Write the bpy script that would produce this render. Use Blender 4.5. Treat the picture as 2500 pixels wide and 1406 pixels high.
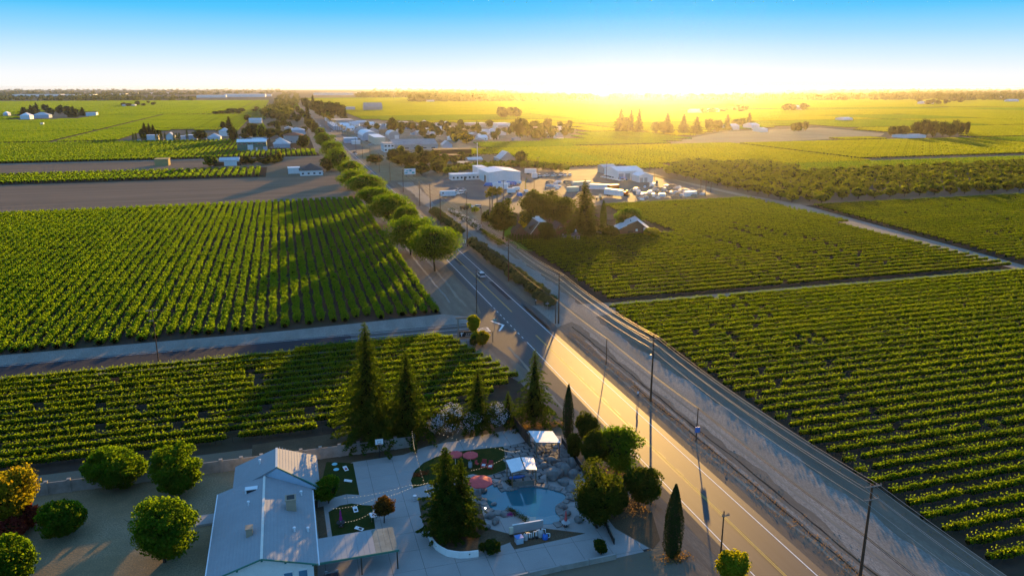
import bpy, bmesh, math, random
import numpy as np
from mathutils import Vector, Matrix
R = math.radians
for _o in list(bpy.data.objects):
    bpy.data.objects.remove(_o)
SC = bpy.context.scene
COL = SC.collection
# ------------------------------------------------------------------ camera
# world frame: +Y runs along the highway, +X to its right, origin on the yellow centre line, metres
HEAD, PITCH, CAMZ, FPX = R(16.6), math.atan(491 / 1850.0), 60.0, 1850.0
CAMX, CAMY = -57.18, -75.93
cam = bpy.data.objects.new('camera', bpy.data.cameras.new('camera'))
COL.objects.link(cam)
cam.location = (CAMX, CAMY, CAMZ)
cam.rotation_euler = (R(90) - PITCH, 0, -HEAD)
cam.data.sensor_width = 36.0
cam.data.lens = 36.0 * FPX / 2500.0
cam.data.clip_start = 1.0
cam.data.clip_end = 90000.0
SC.camera = cam
# ------------------------------------------------------------------ light
SUN_AZ, SUN_EL = R(26.6), R(6.0)
SUN_DIR = Vector((math.sin(SUN_AZ) * math.cos(SUN_EL), math.cos(SUN_AZ) * math.cos(SUN_EL), math.sin(SUN_EL)))
sl = bpy.data.lights.new('sun', 'SUN')
sl.energy = 5.0
sl.angle = R(0.53)
sl.color = (1.0, 0.56, 0.14)
sun = bpy.data.objects.new('sun', sl)
COL.objects.link(sun)
sun.rotation_euler = SUN_DIR.to_track_quat('Z', 'Y').to_euler()
world = bpy.data.worlds.new('World')
SC.world = world
world.use_nodes = True
wn, wl = world.node_tree.nodes, world.node_tree.links
wn.clear()
w_out = wn.new('ShaderNodeOutputWorld')
w_add = wn.new('ShaderNodeMixShader')
w_add.inputs[0].default_value = 0.985
w_bg1 = wn.new('ShaderNodeBackground')
w_bg2 = wn.new('ShaderNodeBackground')
w_sky = wn.new('ShaderNodeTexSky')
w_sky.sky_type = 'NISHITA'
w_sky.sun_disc = False
w_sky.sun_elevation = SUN_EL
w_sky.sun_rotation = SUN_AZ
w_bg1.inputs[1].default_value = 0.05
wl.new(w_sky.outputs[0], w_bg1.inputs[0])
w_tc = wn.new('ShaderNodeTexCoord')
w_sep = wn.new('ShaderNodeSeparateXYZ')
wl.new(w_tc.outputs['Generated'], w_sep.inputs[0])
w_rmp = wn.new('ShaderNodeValToRGB')
wl.new(w_sep.outputs['Z'], w_rmp.inputs[0])
cr = w_rmp.color_ramp
cr.interpolation = 'LINEAR'
stops = [(0.0, (0.99, 0.98, 0.95)), (0.014, (0.95, 0.97, 1.0)), (0.036, (0.66, 0.86, 1.0)), (0.062, (0.33, 0.70, 1.0)),
         (0.088, (0.09, 0.57, 1.0)), (0.112, (0.0, 0.50, 1.0)), (0.22, (0.12, 0.45, 0.95)), (1.0, (0.22, 0.43, 0.82))]
while len(cr.elements) < len(stops):
    cr.elements.new(0.5)
for el, (p, c) in zip(cr.elements, stops):
    el.position = p
    el.color = (c[0], c[1], c[2], 1)
w_bg2.inputs[1].default_value = 0.43
wl.new(w_rmp.outputs[0], w_bg2.inputs[0])
wl.new(w_bg1.outputs[0], w_add.inputs[1])
wl.new(w_bg2.outputs[0], w_add.inputs[2])
wl.new(w_add.outputs[0], w_out.inputs[0])
vs = SC.view_settings
SC.display_settings.display_device = 'sRGB'
vs.view_transform = 'Standard'
vs.look = 'None'
vs.exposure = 1.25
vs.gamma = 1.0
vs.use_curve_mapping = False
SC.render.engine = 'CYCLES'
cy = SC.cycles
cy.use_denoising = True
cy.max_bounces = 6
cy.diffuse_bounces = 3
cy.glossy_bounces = 2
cy.transmission_bounces = 4
cy.transparent_max_bounces = 6
cy.volume_bounces = 1
cy.use_adaptive_sampling = False
cy.adaptive_threshold = 0.02
cy.sample_clamp_indirect = 4.0
cy.caustics_reflective = False
cy.caustics_refractive = False

# ------------------------------------------------------------------ survey helpers
CP, SP = math.cos(PITCH), math.sin(PITCH)
CH, SH = math.cos(HEAD), math.sin(HEAD)
def gp(px, py, z=0.0):
    """ground (or height z) position of a point surveyed from the photograph"""
    u, v = (px - 1250) / FPX, (py - 703) / FPX
    d, f = v * CP + SP, CP - v * SP
    t = (CAMZ - z) / d
    X, Y = u * t, f * t
    return Vector((CAMX + X * CH + Y * SH, CAMY - X * SH + Y * CH, z))
def depth(p):
    dx, dy = p[0] - CAMX, p[1] - CAMY
    return (dx * SH + dy * CH) * CP + (CAMZ - p[2]) * SP
def mpp(p):
    return depth(p) / FPX
def hgt(px, yb, yt):
    p = gp(px, yb)
    dist = (p.x - CAMX) * SH + (p.y - CAMY) * CH
    v = (yt - 703) / FPX
    return CAMZ - dist * (v * CP + SP) / (CP - v * SP)

# ------------------------------------------------------------------ materials
MATS = {}
def nmat(name):
    m = bpy.data.materials.new(name)
    m.use_nodes = True
    n, l = m.node_tree.nodes, m.node_tree.links
    n.clear()
    o = n.new('ShaderNodeOutputMaterial')
    MATS[name] = m
    return m, n, l, o
def rgba(c):
    return (c[0], c[1], c[2], 1.0)
def mix_col(n, l, fac, a, b):
    m = n.new('ShaderNodeMix')
    m.data_type = 'RGBA'
    for i, v in ((6, a), (7, b)):
        if hasattr(v, 'is_output') or hasattr(v, 'links'):
            l.new(v, m.inputs[i])
        else:
            m.inputs[i].default_value = rgba(v)
    if hasattr(fac, 'links'):
        l.new(fac, m.inputs[0])
    else:
        m.inputs[0].default_value = fac
    return m.outputs[2]
def noise(n, l, vec, scale, detail=4, rough=0.6, lo=0.3, hi=0.7):
    t = n.new('ShaderNodeTexNoise')
    t.inputs['Scale'].default_value = scale
    t.inputs['Detail'].default_value = detail
    t.inputs['Roughness'].default_value = rough
    if vec is not None:
        l.new(vec, t.inputs['Vector'])
    r = n.new('ShaderNodeMapRange')
    r.inputs[1].default_value = lo
    r.inputs[2].default_value = hi
    l.new(t.outputs[0], r.inputs[0])
    return r.outputs[0]
def coords(n, l, scale=(1, 1, 1), kind='Object'):
    t = n.new('ShaderNodeTexCoord')
    m = n.new('ShaderNodeMapping')
    m.inputs['Scale'].default_value = scale
    l.new(t.outputs[kind], m.inputs[0])
    return m.outputs[0]
def surf(name, c1, c2=None, scale=1.0, stretch=(1, 1, 1), rough=0.85, spec=0.3, metal=0.0, c3=None, scale3=0.1, fine=None,
         bump=0.0, bscale=None, amt3=0.6, emit=None):
    """general procedural surface: two mottled tones, a third in broad stains, fine speckle, relief"""
    m, n, l, o = nmat(name)
    b = n.new('ShaderNodeBsdfPrincipled')
    b.inputs['Roughness'].default_value = rough
    b.inputs['Specular IOR Level'].default_value = spec
    b.inputs['Metallic'].default_value = metal
    vec = coords(n, l, stretch)
    c2 = c2 or tuple(v * 0.82 for v in c1)
    nz = noise(n, l, vec, scale)
    col = mix_col(n, l, nz, c1, c2)
    if c3:
        f3 = noise(n, l, vec, scale3, 5, 0.6, 0.45, 0.68)
        ml = n.new('ShaderNodeMath'); ml.operation = 'MULTIPLY'; ml.inputs[1].default_value = amt3
        l.new(f3, ml.inputs[0])
        col = mix_col(n, l, ml.outputs[0], col, c3)
    if fine:
        ff = noise(n, l, vec, fine[0], 2, 0.7, 0.35, 0.65)
        col = mix_col(n, l, ff, col, fine[1])
    l.new(col, b.inputs['Base Color'])
    if bump:
        bz = n.new('ShaderNodeTexNoise')
        bz.inputs['Scale'].default_value = bscale or scale * 2
        bz.inputs['Detail'].default_value = 5
        l.new(vec, bz.inputs['Vector'])
        bp = n.new('ShaderNodeBump')
        bp.inputs['Distance'].default_value = bump
        bp.inputs['Strength'].default_value = 1.0
        l.new(bz.outputs[0], bp.inputs['Height'])
        l.new(bp.outputs[0], b.inputs['Normal'])
    if emit:
        b.inputs['Emission Color'].default_value = rgba(emit[0])
        b.inputs['Emission Strength'].default_value = emit[1]
    l.new(b.outputs[0], o.inputs[0])
    return m
def leaf(name, d1, d2, t1, t2, fac=0.5):
    """leaf cards: diffuse front, light coming through, every leaf its own tone"""
    m, n, l, o = nmat(name)
    g = n.new('ShaderNodeNewGeometry')
    oi = n.new('ShaderNodeObjectInfo')
    ad = n.new('ShaderNodeMath'); ad.operation = 'MULTIPLY_ADD'
    l.new(oi.outputs['Random'], ad.inputs[0]); ad.inputs[1].default_value = 0.35; ad.inputs[2].default_value = -0.17
    a2 = n.new('ShaderNodeMath'); a2.operation = 'ADD'; a2.use_clamp = True
    l.new(g.outputs['Random Per Island'], a2.inputs[0]); l.new(ad.outputs[0], a2.inputs[1])
    cd = mix_col(n, l, a2.outputs[0], d1, d2)
    ct = mix_col(n, l, a2.outputs[0], t1, t2)
    bd = n.new('ShaderNodeBsdfDiffuse'); l.new(cd, bd.inputs[0])
    bt = n.new('ShaderNodeBsdfTranslucent'); l.new(ct, bt.inputs[0])
    mx = n.new('ShaderNodeMixShader'); mx.inputs[0].default_value = fac
    l.new(bd.outputs[0], mx.inputs[1]); l.new(bt.outputs[0], mx.inputs[2])
    l.new(mx.outputs[0], o.inputs[0])
    return m
def emitter(name, c, s):
    m, n, l, o = nmat(name)
    e = n.new('ShaderNodeEmission')
    e.inputs[0].default_value = rgba(c); e.inputs[1].default_value = s
    l.new(e.outputs[0], o.inputs[0])
    return m

# foliage
leaf('leaf_vine', (.010, .036, .005), (.022, .052, .005), (.16, .33, .006), (.40, .56, .008), .52)
leaf('leaf_vine_young', (.010, .046, .012), (.020, .062, .010), (.16, .36, .008), (.40, .60, .008), .52)
leaf('leaf_vine_sunlit', (.02, .05, .005), (.035, .06, .005), (.30, .44, .004), (.56, .66, .006), .58)  # brighter vine leaf, low sunlight put into the colour of the far fields
leaf('leaf_round', (.016, .050, .006), (.034, .075, .008), (.14, .32, .008), (.30, .46, .010), .5)
leaf('leaf_dark', (.010, .032, .006), (.022, .048, .008), (.08, .14, .008), (.17, .22, .010), .42)
leaf('leaf_grey', (.05, .085, .035), (.09, .12, .05), (.12, .15, .03), (.20, .21, .04), .35)
leaf('leaf_conifer', (.010, .036, .007), (.022, .052, .008), (.08, .17, .006), (.18, .28, .008), .42)
leaf('leaf_cypress', (.010, .032, .010), (.02, .048, .014), (.03, .05, .006), (.06, .07, .008), .25)
leaf('leaf_orange', (.05, .07, .008), (.12, .10, .010), (.34, .42, .01), (.60, .46, .012), .5)
leaf('leaf_maple', (.05, .028, .010), (.07, .05, .012), (.14, .10, .01), (.26, .14, .012), .4)
leaf('leaf_red', (.12, .020, .022), (.20, .045, .025), (.35, .05, .03), (.45, .10, .03), .45)
leaf('leaf_lime', (.08, .14, .010), (.12, .17, .012), (.50, .55, .012), (.65, .60, .012), .5)
leaf('leaf_orchard', (.016, .048, .006), (.030, .068, .008), (.22, .34, .008), (.38, .46, .010), .5)
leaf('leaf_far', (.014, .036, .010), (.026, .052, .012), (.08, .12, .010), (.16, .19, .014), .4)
leaf('leaf_palm', (.05, .075, .02), (.09, .10, .025), (.25, .25, .03), (.40, .34, .04), .4)
leaf('leaf_dry', (.22, .16, .07), (.16, .11, .05), (.30, .20, .06), (.40, .24, .06), .4)
leaf('flower_white', (.75, .75, .78), (.6, .62, .66), (.5, .5, .5), (.6, .6, .55), .25)
leaf('flower_pink', (.55, .06, .30), (.42, .04, .25), (.4, .05, .2), (.5, .06, .25), .3)
surf('bark', (.075, .055, .04), (.045, .034, .026), 3, (1, 1, .2), .95, .1, bump=.05)
surf('bark_pale', (.26, .22, .17), (.17, .14, .11), 3, (1, 1, .2), .95, .1)
surf('pole_wood', (.13, .065, .035), (.075, .040, .024), 2, (4, 4, .3), .85, .2)
surf('leaf_core', (.006, .016, .004), (.011, .024, .005), 1.2, rough=1, spec=0)  # dark cores added inside foliage to block sun, inner shade in their colour
# grounds
surf('ground_dirt', (.20, .175, .13), (.155, .135, .10), .12, c3=(.11, .115, .05), scale3=.02, fine=(2.5, (.15, .13, .10)), rough=1, spec=0.0, bump=.12, bscale=1.2)
surf('soil', (.068, .052, .040), (.045, .036, .030), .5, c3=(.05, .055, .03), scale3=.06, rough=1, spec=0, bump=.08, bscale=1.2)
surf('soil_plough', (.27, .20, .14), (.19, .145, .105), .25, (.12, 3, 1), c3=(.13, .105, .075), scale3=.03, rough=1, spec=0, bump=.25, bscale=.9)
surf('soil_track', (.30, .26, .20), (.22, .19, .15), .25, (1, .2, 1), c3=(.16, .14, .10), scale3=.08, rough=1, spec=0, bump=.05)
surf('gravel', (.36, .335, .30), (.27, .25, .22), .30, (1, .22, 1), c3=(.13, .115, .09), scale3=.2, fine=(7, (.16, .15, .13)), rough=1, spec=0.05, bump=.015, bscale=6)
surf('verge', (.27, .225, .17), (.16, .13, .10), .55, (1, .16, 1), c3=(.09, .065, .04), scale3=.22, fine=(7, (.16, .13, .10)), rough=1, spec=0, bump=.04, bscale=2.5)
surf('asphalt', (.070, .070, .072), (.048, .048, .051), .8, (1, .015, 1), rough=.60, spec=.26, c3=(.10, .098, .096), scale3=.3, amt3=.5, fine=(14, (.06, .06, .062)))
surf('asphalt_shoulder', (.075, .072, .068), (.052, .050, .048), .6, (1, .05, 1), rough=.82, spec=.12, c3=(.10, .09, .075), scale3=.3, fine=(14, (.10, .095, .09)))
surf('asphalt_new', (.020, .022, .030), (.014, .016, .022), .25, (.1, 1, 1), rough=.8, spec=.2, fine=(14, (.017, .018, .025)))
surf('yard_asphalt', (.12, .115, .11), (.085, .082, .08), .09, c3=(.17, .155, .135), scale3=.05, rough=.85, spec=.15)
surf('tar', (.016, .014, .013), (.022, .02, .018), 3, rough=.5)
surf('paint_white', (.78, .78, .76), (.62, .62, .60), 1.2, rough=.6)
surf('paint_yellow', (.60, .40, .06), (.50, .33, .06), 1.2, rough=.6)
surf('concrete', (.36, .355, .34), (.29, .288, .28), .35, c3=(.23, .225, .215), scale3=.12, fine=(5, (.31, .305, .295)), rough=.85, spec=.25)
surf('concrete_wall', (.36, .33, .29), (.27, .25, .22), .8, c3=(.18, .165, .14), scale3=.5, rough=.9)
surf('turf', (.022, .045, .012), (.035, .055, .016), .6, c3=(.055, .062, .022), scale3=.25, fine=(9, (.018, .036, .010)), rough=1, spec=0)
surf('lawn_green', (.05, .13, .012), (.035, .09, .012), .4, rough=1, spec=0)
surf('dry_grass', (.34, .245, .135), (.22, .165, .095), .45, c3=(.42, .34, .23), scale3=.12, fine=(5, (.17, .15, .095)), rough=1, spec=0, bump=.03, bscale=3)
surf('mulch', (.13, .10, .065), (.085, .068, .045), .8, c3=(.17, .14, .085), scale3=.3, fine=(6, (.075, .06, .04)), rough=1, spec=0, bump=.04)
surf('straw_field', (.42, .35, .22), (.36, .30, .19), .05, c3=(.30, .24, .16), scale3=.015, rough=1, spec=0)
surf('field_far', (.10, .15, .018), (.08, .12, .02), .02, rough=1, spec=0)
# buildings and objects
surf('shingle', (.33, .355, .37), (.27, .29, .305), .8, c3=(.24, .26, .275), scale3=.25, fine=(6, (.28, .30, .315)), rough=.8, spec=.3)
surf('ridge_metal', (.70, .68, .60), (.62, .60, .54), 2, rough=.5)
surf('stucco', (.80, .80, .78), (.72, .72, .70), 1.2, rough=.9)
surf('white_paint', (.80, .80, .79), (.72, .72, .71), .9, rough=.6)
surf('white_metal', (.80, .82, .84), (.70, .72, .74), .7, (1, 1, 1), rough=.45, spec=.5)
surf('grey_metal', (.42, .44, .46), (.33, .35, .37), .6, rough=.5, spec=.5)
surf('roof_grey', (.36, .36, .36), (.27, .27, .275), .5, c3=(.20, .20, .205), scale3=.15, rough=.8)
surf('roof_dark', (.085, .08, .08), (.06, .056, .056), .8, rough=.9)
surf('roof_brown', (.13, .095, .075), (.09, .068, .055), .8, rough=.9)
surf('roof_red', (.28, .10, .06), (.20, .075, .05), .8, rough=.9)
surf('roof_tin', (.58, .60, .62), (.46, .48, .50), .7, (1, 1, 1), c3=(.36, .35, .34), scale3=.3, rough=.42, spec=.5)
surf('roof_patina', (.20, .25, .23), (.15, .19, .18), 1.2, c3=(.10, .13, .12), scale3=.6, rough=.8)
surf('wall_cream', (.62, .57, .44), (.54, .50, .39), .7, rough=.9)
surf('wall_grey', (.42, .42, .42), (.35, .35, .355), .7, rough=.9)
surf('wall_tan', (.38, .30, .21), (.31, .25, .18), .7, rough=.9)
surf('wall_green', (.055, .20, .15), (.045, .16, .125), .6, rough=.7)
surf('wall_brown', (.16, .095, .065), (.11, .07, .05), 1.5, (1, 6, 1), rough=.9)
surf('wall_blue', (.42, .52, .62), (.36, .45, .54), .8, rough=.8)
surf('wood', (.27, .17, .09), (.20, .125, .07), 2, (6, 1, 1), rough=.8)
surf('wood_dark', (.055, .042, .032), (.035, .028, .022), 2, (6, 1, 1), rough=.9)
surf('wood_grey', (.24, .22, .19), (.17, .155, .135), 2, (6, 1, 1), rough=.9)
surf('rock', (.22, .22, .21), (.14, .14, .14), 1.1, c3=(.08, .08, .08), scale3=.7, rough=.9, bump=.12, bscale=2.5)
surf('flagstone', (.26, .25, .235), (.18, .175, .168), .8, c3=(.12, .118, .11), scale3=.6, rough=.85, bump=.03, bscale=4)
surf('rock_dark', (.03, .03, .032), (.02, .02, .022), 1, rough=.9)
surf('pool_water', (.004, .12, .17), (.005, .14, .19), .35, rough=.03, spec=1.0, bump=.004, bscale=1.3)
MATS['pool_water'].node_tree.nodes['Principled BSDF'].inputs['IOR'].default_value = 1.6
surf('pool_shallow', (.13, .26, .30), (.18, .28, .31), .6, rough=.12, spec=.5)
surf('glass_dark', (.02, .026, .034), (.03, .036, .045), .5, rough=.08, spec=.6)
surf('glass_blue', (.08, .22, .34), (.06, .17, .28), .6, rough=.1, spec=.6)
surf('canvas_red', (.68, .10, .10), (.56, .08, .08), 1.5, rough=.8)
surf('plastic_red', (.40, .03, .03), (.34, .025, .025), 1.5, rough=.5)
surf('plastic_white', (.82, .83, .84), (.75, .76, .77), 2, rough=.45)
surf('plastic_blue', (.03, .16, .55), (.025, .13, .46), 2, rough=.45)
surf('plastic_black', (.018, .018, .02), (.026, .026, .028), 2, rough=.5)
surf('plastic_cyan', (.25, .62, .72), (.22, .56, .66), 2, rough=.5)
surf('paint_blue', (.05, .20, .56), (.04, .17, .48), 1, rough=.35, spec=.5)
surf('paint_orange', (.50, .11, .02), (.42, .09, .02), 1, rough=.5)
surf('paint_yellow_truck', (.62, .40, .04), (.54, .35, .04), 1, rough=.4)
surf('paint_silver', (.50, .51, .53), (.45, .46, .48), 1, rough=.3, spec=.6)
surf('paint_darkcar', (.03, .032, .04), (.025, .026, .033), 1, rough=.25, spec=.6)
surf('rubber', (.016, .016, .016), (.022, .021, .02), 3, rough=.9)
surf('steel', (.40, .41, .42), (.32, .33, .34), 2, rough=.35, spec=.6, metal=.6)
surf('wire_metal', (.42, .40, .36), (.34, .32, .30), 2, rough=.5, spec=.6, metal=.5)
surf('cable_dark', (.03, .028, .026), (.02, .02, .02), 2, rough=.6)
surf('ceramic', (.35, .22, .16), (.28, .18, .13), 2, rough=.4)
surf('hay', (.42, .33, .14), (.34, .27, .12), 1.5, rough=1)
surf('sign_black', (.012, .012, .014), (.016, .016, .018), 2, rough=.6)
surf('sign_green', (.02, .20, .13), (.02, .17, .11), 2, rough=.5)
surf('sign_teal', (.10, .45, .44), (.09, .40, .40), 2, rough=.5)
surf('skin', (.42, .26, .18), (.38, .23, .16), 4, rough=.6)
surf('cloth_white', (.78, .78, .80), (.68, .68, .70), 4, rough=.9)
surf('cloth_navy', (.03, .035, .06), (.025, .03, .05), 4, rough=.9)
surf('hair_dark', (.03, .022, .016), (.02, .016, .012), 8, rough=.7)
surf('tail_lamp', (.45, .02, .02), (.40, .02, .02), 2, rough=.3)
surf('planter_weed', (.06, .07, .03), (.04, .05, .02), 2, rough=1)
emitter('bulb_glow', (1.0, .82, .60), .7)
emitter('lamp_glow', (1.0, .95, .85), 2.0)
M = MATS
# ------------------------------------------------------------------ mesh helpers
def link(o, parent=None):
    COL.objects.link(o)
    if parent is not None:
        o.parent = parent
    return o
def tag(o, label=None, cat=None, group=None, kind=None):
    if label: o['label'] = label
    if cat: o['category'] = cat
    if group: o['group'] = group
    if kind: o['kind'] = kind
    return o
def thing(name, label, cat, loc=(0, 0, 0), rot=0.0, group=None, scale=None):
    o = bpy.data.objects.new(name, None)
    o.empty_display_size = 0.2
    COL.objects.link(o)
    o.location = loc
    o.rotation_euler = (0, 0, rot)
    if scale: o.scale = scale
    return tag(o, label, cat, group)
def mesh_np(name, V, F4, mats, mi=None, F3=None):
    """fast mesh from numpy quads"""
    me = bpy.data.meshes.new(name)
    V = np.asarray(V, dtype=np.float32)
    F4 = np.asarray(F4, dtype=np.int32)
    me.vertices.add(len(V)); me.vertices.foreach_set('co', V.ravel())
    me.loops.add(F4.size); me.loops.foreach_set('vertex_index', F4.ravel())
    me.polygons.add(len(F4))
    me.polygons.foreach_set('loop_start', np.arange(0, F4.size, F4.shape[1], dtype=np.int32))
    for m in mats: me.materials.append(M[m] if isinstance(m, str) else m)
    if mi is not None: me.polygons.foreach_set('material_index', np.asarray(mi, dtype=np.int32))
    me.update(calc_edges=True)
    return me
class MB:
    """collects simple shapes into ONE mesh"""
    def __init__(s): s.v, s.f, s.m = [], [], []
    def add(s, v, f, mi=0):
        b = len(s.v)
        s.v += [tuple(p) for p in v]
        s.f += [tuple(i + b for i in q) for q in f]
        s.m += [mi] * len(f)
        return s
    def box(s, x0, x1, y0, y1, z0, z1, mi=0):
        v = [(x, y, z) for z in (z0, z1) for y in (y0, y1) for x in (x0, x1)]
        return s.add(v, [(0, 2, 3, 1), (4, 5, 7, 6), (0, 1, 5, 4), (2, 6, 7, 3), (0, 4, 6, 2), (1, 3, 7, 5)], mi)
    def hexa(s, bot, top, mi=0):
        """prism between two equal rings of points"""
        n = len(bot)
        f = [tuple(range(n - 1, -1, -1)), tuple(range(n, 2 * n))] + [(i, (i + 1) % n, n + (i + 1) % n, n + i) for i in range(n)]
        return s.add(list(bot) + list(top), f, mi)
    def poly(s, pts, mi=0): return s.add(pts, [tuple(range(len(pts)))], mi)
    def slab(s, pts, z0, z1, mi=0):
        a = sum(pts[i][0] * pts[(i + 1) % len(pts)][1] - pts[(i + 1) % len(pts)][0] * pts[i][1] for i in range(len(pts)))
        if a < 0: pts = pts[::-1]
        return s.hexa([(p[0], p[1], z0) for p in pts], [(p[0], p[1], z1) for p in pts], mi)
    def tube(s, p0, p1, r0, r1=None, n=8, mi=0, caps=True):
        p0, p1 = Vector(p0), Vector(p1)
        r1 = r0 if r1 is None else r1
        d = (p1 - p0).normalized()
        a = d.orthogonal().normalized(); b = d.cross(a)
        v = []
        for p, r in ((p0, r0), (p1, r1)):
            for i in range(n):
                t = 2 * math.pi * i / n
                v.append(p + a * math.cos(t) * r + b * math.sin(t) * r)
        f = [(i, (i + 1) % n, n + (i + 1) % n, n + i) for i in range(n)]
        if caps: f += [tuple(range(n - 1, -1, -1)), tuple(range(n, 2 * n))]
        return s.add(v, f, mi)
    def path(s, pts, r, n=6, mi=0):
        for a, b in zip(pts[:-1], pts[1:]): s.tube(a, b, r, r, n, mi)
        return s
    def lathe(s, prof, n=12, c=(0, 0, 0), mi=0, sx=1.0, sy=1.0):
        v, f = [], []
        for r, z in prof:
            for i in range(n):
                t = 2 * math.pi * i / n
                v.append((c[0] + r * math.cos(t) * sx, c[1] + r * math.sin(t) * sy, c[2] + z))
        for k in range(len(prof) - 1):
            for i in range(n):
                f.append((k * n + i, k * n + (i + 1) % n, (k + 1) * n + (i + 1) % n, (k + 1) * n + i))
        f.append(tuple(range(n - 1, -1, -1))); f.append(tuple(range((len(prof) - 1) * n, len(prof) * n)))
        return s.add(v, f, mi)
    def mesh(s, name, mats):
        me = bpy.data.meshes.new(name)
        me.from_pydata(s.v, [], s.f)
        for m in (mats if isinstance(mats, (list, tuple)) else [mats]): me.materials.append(M[m] if isinstance(m, str) else m)
        if any(s.m): me.polygons.foreach_set('material_index', s.m)
        me.update()
        return me
    def build(s, name, mats, parent=None, loc=None, rot=0.0, bevel=0.0, smooth=False):
        o = bpy.data.objects.new(name, s.mesh(name, mats))
        link(o, parent)
        if loc is not None: o.location = loc
        o.rotation_euler = (0, 0, rot)
        if bevel:
            b = o.modifiers.new('bevel', 'BEVEL'); b.width = bevel; b.segments = 2; b.limit_method = 'ANGLE'
        if smooth:
            o.data.polygons.foreach_set('use_smooth', [True] * len(o.data.polygons))
        return o
def obj(name, me, parent=None, loc=None, rot=0.0, scale=None):
    o = bpy.data.objects.new(name, me)
    link(o, parent)
    if loc is not None: o.location = loc
    o.rotation_euler = (0, 0, rot)
    if scale is not None: o.scale = scale
    return o
def copy_tree(o, parent=None, loc=None, rot=None, label=None):
    c = o.copy(); COL.objects.link(c)
    if parent is not None: c.parent = parent
    if loc is not None: c.location = loc
    if rot is not None: c.rotation_euler = (0, 0, rot)
    if label: c['label'] = label
    for ch in list(o.children): copy_tree(ch, c)
    return c
def sheet(name, pts, z, mat, kind='structure', label=None):
    """flat ground sheet from world (x, y) points, in order"""
    pts = [(p[0], p[1]) for p in pts]
    a = sum(pts[i][0] * pts[(i + 1) % len(pts)][1] - pts[(i + 1) % len(pts)][0] * pts[i][1] for i in range(len(pts)))
    if a < 0: pts = pts[::-1]
    from mathutils.geometry import tessellate_polygon
    tr = []
    for t in tessellate_polygon([[Vector((p[0], p[1], 0)) for p in pts]]):
        q = [pts[i] for i in t]
        ar = (q[1][0] - q[0][0]) * (q[2][1] - q[0][1]) - (q[2][0] - q[0][0]) * (q[1][1] - q[0][1])
        tr.append(tuple(t) if ar > 0 else tuple(t[::-1]))
    me = bpy.data.meshes.new(name)
    me.from_pydata([(p[0], p[1], z) for p in pts], [], tr)
    me.materials.append(M[mat])
    o = link(bpy.data.objects.new(name, me))
    return tag(o, label, None, None, kind)
def px_sheet(name, pix, z, mat, label=None): return sheet(name, [gp(*p) for p in pix], z, mat, label=label)
def smooth_ring(pts, n=4):
    """closed Catmull-Rom through points"""
    out, k = [], len(pts)
    for i in range(k):
        p0, p1, p2, p3 = (Vector((pts[(i + j) % k][0], pts[(i + j) % k][1], 0)) for j in (-1, 0, 1, 2))
        for q in range(n):
            t = q / n
            out.append(0.5 * ((2 * p1) + (p2 - p0) * t + (2 * p0 - 5 * p1 + 4 * p2 - p3) * t * t + (3 * p1 - p0 - 3 * p2 + p3) * t ** 3))
    return out
def clip_cell(poly, x0, x1, y0, y1):
    """Sutherland-Hodgman: the part of a polygon inside a rectangle"""
    def cut(ps, ax, val, keep_greater):
        out = []
        for i in range(len(ps)):
            a, b = ps[i], ps[(i + 1) % len(ps)]
            ia = (a[ax] >= val) == keep_greater; ib = (b[ax] >= val) == keep_greater
            if ia: out.append(a)
            if ia != ib:
                t = (val - a[ax]) / (b[ax] - a[ax])
                out.append((a[0] + (b[0] - a[0]) * t, a[1] + (b[1] - a[1]) * t))
        return out
    ps = [(p[0], p[1]) for p in poly]
    for ax, val, kg in ((0, x0, True), (0, x1, False), (1, y0, True), (1, y1, False)):
        if len(ps) < 3: return []
        ps = cut(ps, ax, val, kg)
    return ps
def inside(p, poly):
    c = False; j = len(poly) - 1
    for i in range(len(poly)):
        xi, yi, xj, yj = poly[i][0], poly[i][1], poly[j][0], poly[j][1]
        if (yi > p[1]) != (yj > p[1]) and p[0] < (xj - xi) * (p[1] - yi) / (yj - yi) + xi: c = not c
        j = i
    return c
# ------------------------------------------------------------------ foliage helpers
def cards(C, S, rng, N=None, flat=0.0, asp=(0.6, 1.0)):
    """leaf-shaped rhombs at centres C, sizes S; N optional normals, flat 0..1 how strongly they follow N"""
    n = len(C)
    nr = rng.normal(size=(n, 3))
    if N is not None: nr = nr * (1 - flat) + np.asarray(N) * flat * 1.6
    nr /= np.linalg.norm(nr, axis=1, keepdims=True) + 1e-9
    a = np.cross(nr, rng.normal(size=(n, 3))); a /= np.linalg.norm(a, axis=1, keepdims=True) + 1e-9
    b = np.cross(nr, a)
    S = np.asarray(S).reshape(-1, 1)
    k = rng.uniform(asp[0], asp[1], (n, 1))
    a = a * S * .5; b = b * S * .5 * k
    C = np.asarray(C)
    bow = nr * S * .12
    V = np.stack([C - a, C - b * 1.0 + bow, C + a, C + b * 1.0 + bow], 1).reshape(-1, 3)
    return V, np.arange(4 * n, dtype=np.int32).reshape(-1, 4)
def merge(parts):
    V, Fq, mi, b = [], [], [], 0
    for (v, f, m) in parts:
        V.append(v); Fq.append(np.asarray(f) + b); mi.append(np.full(len(f), m, dtype=np.int32)); b += len(v)
    return np.concatenate(V), np.concatenate(Fq), np.concatenate(mi)
def tube_np(p0, p1, r0, r1, n=6):
    mb = MB(); mb.tube(p0, p1, r0, r1, n, caps=False)
    return np.array([tuple(v) for v in mb.v]), np.array(mb.f, dtype=np.int32)
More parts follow.
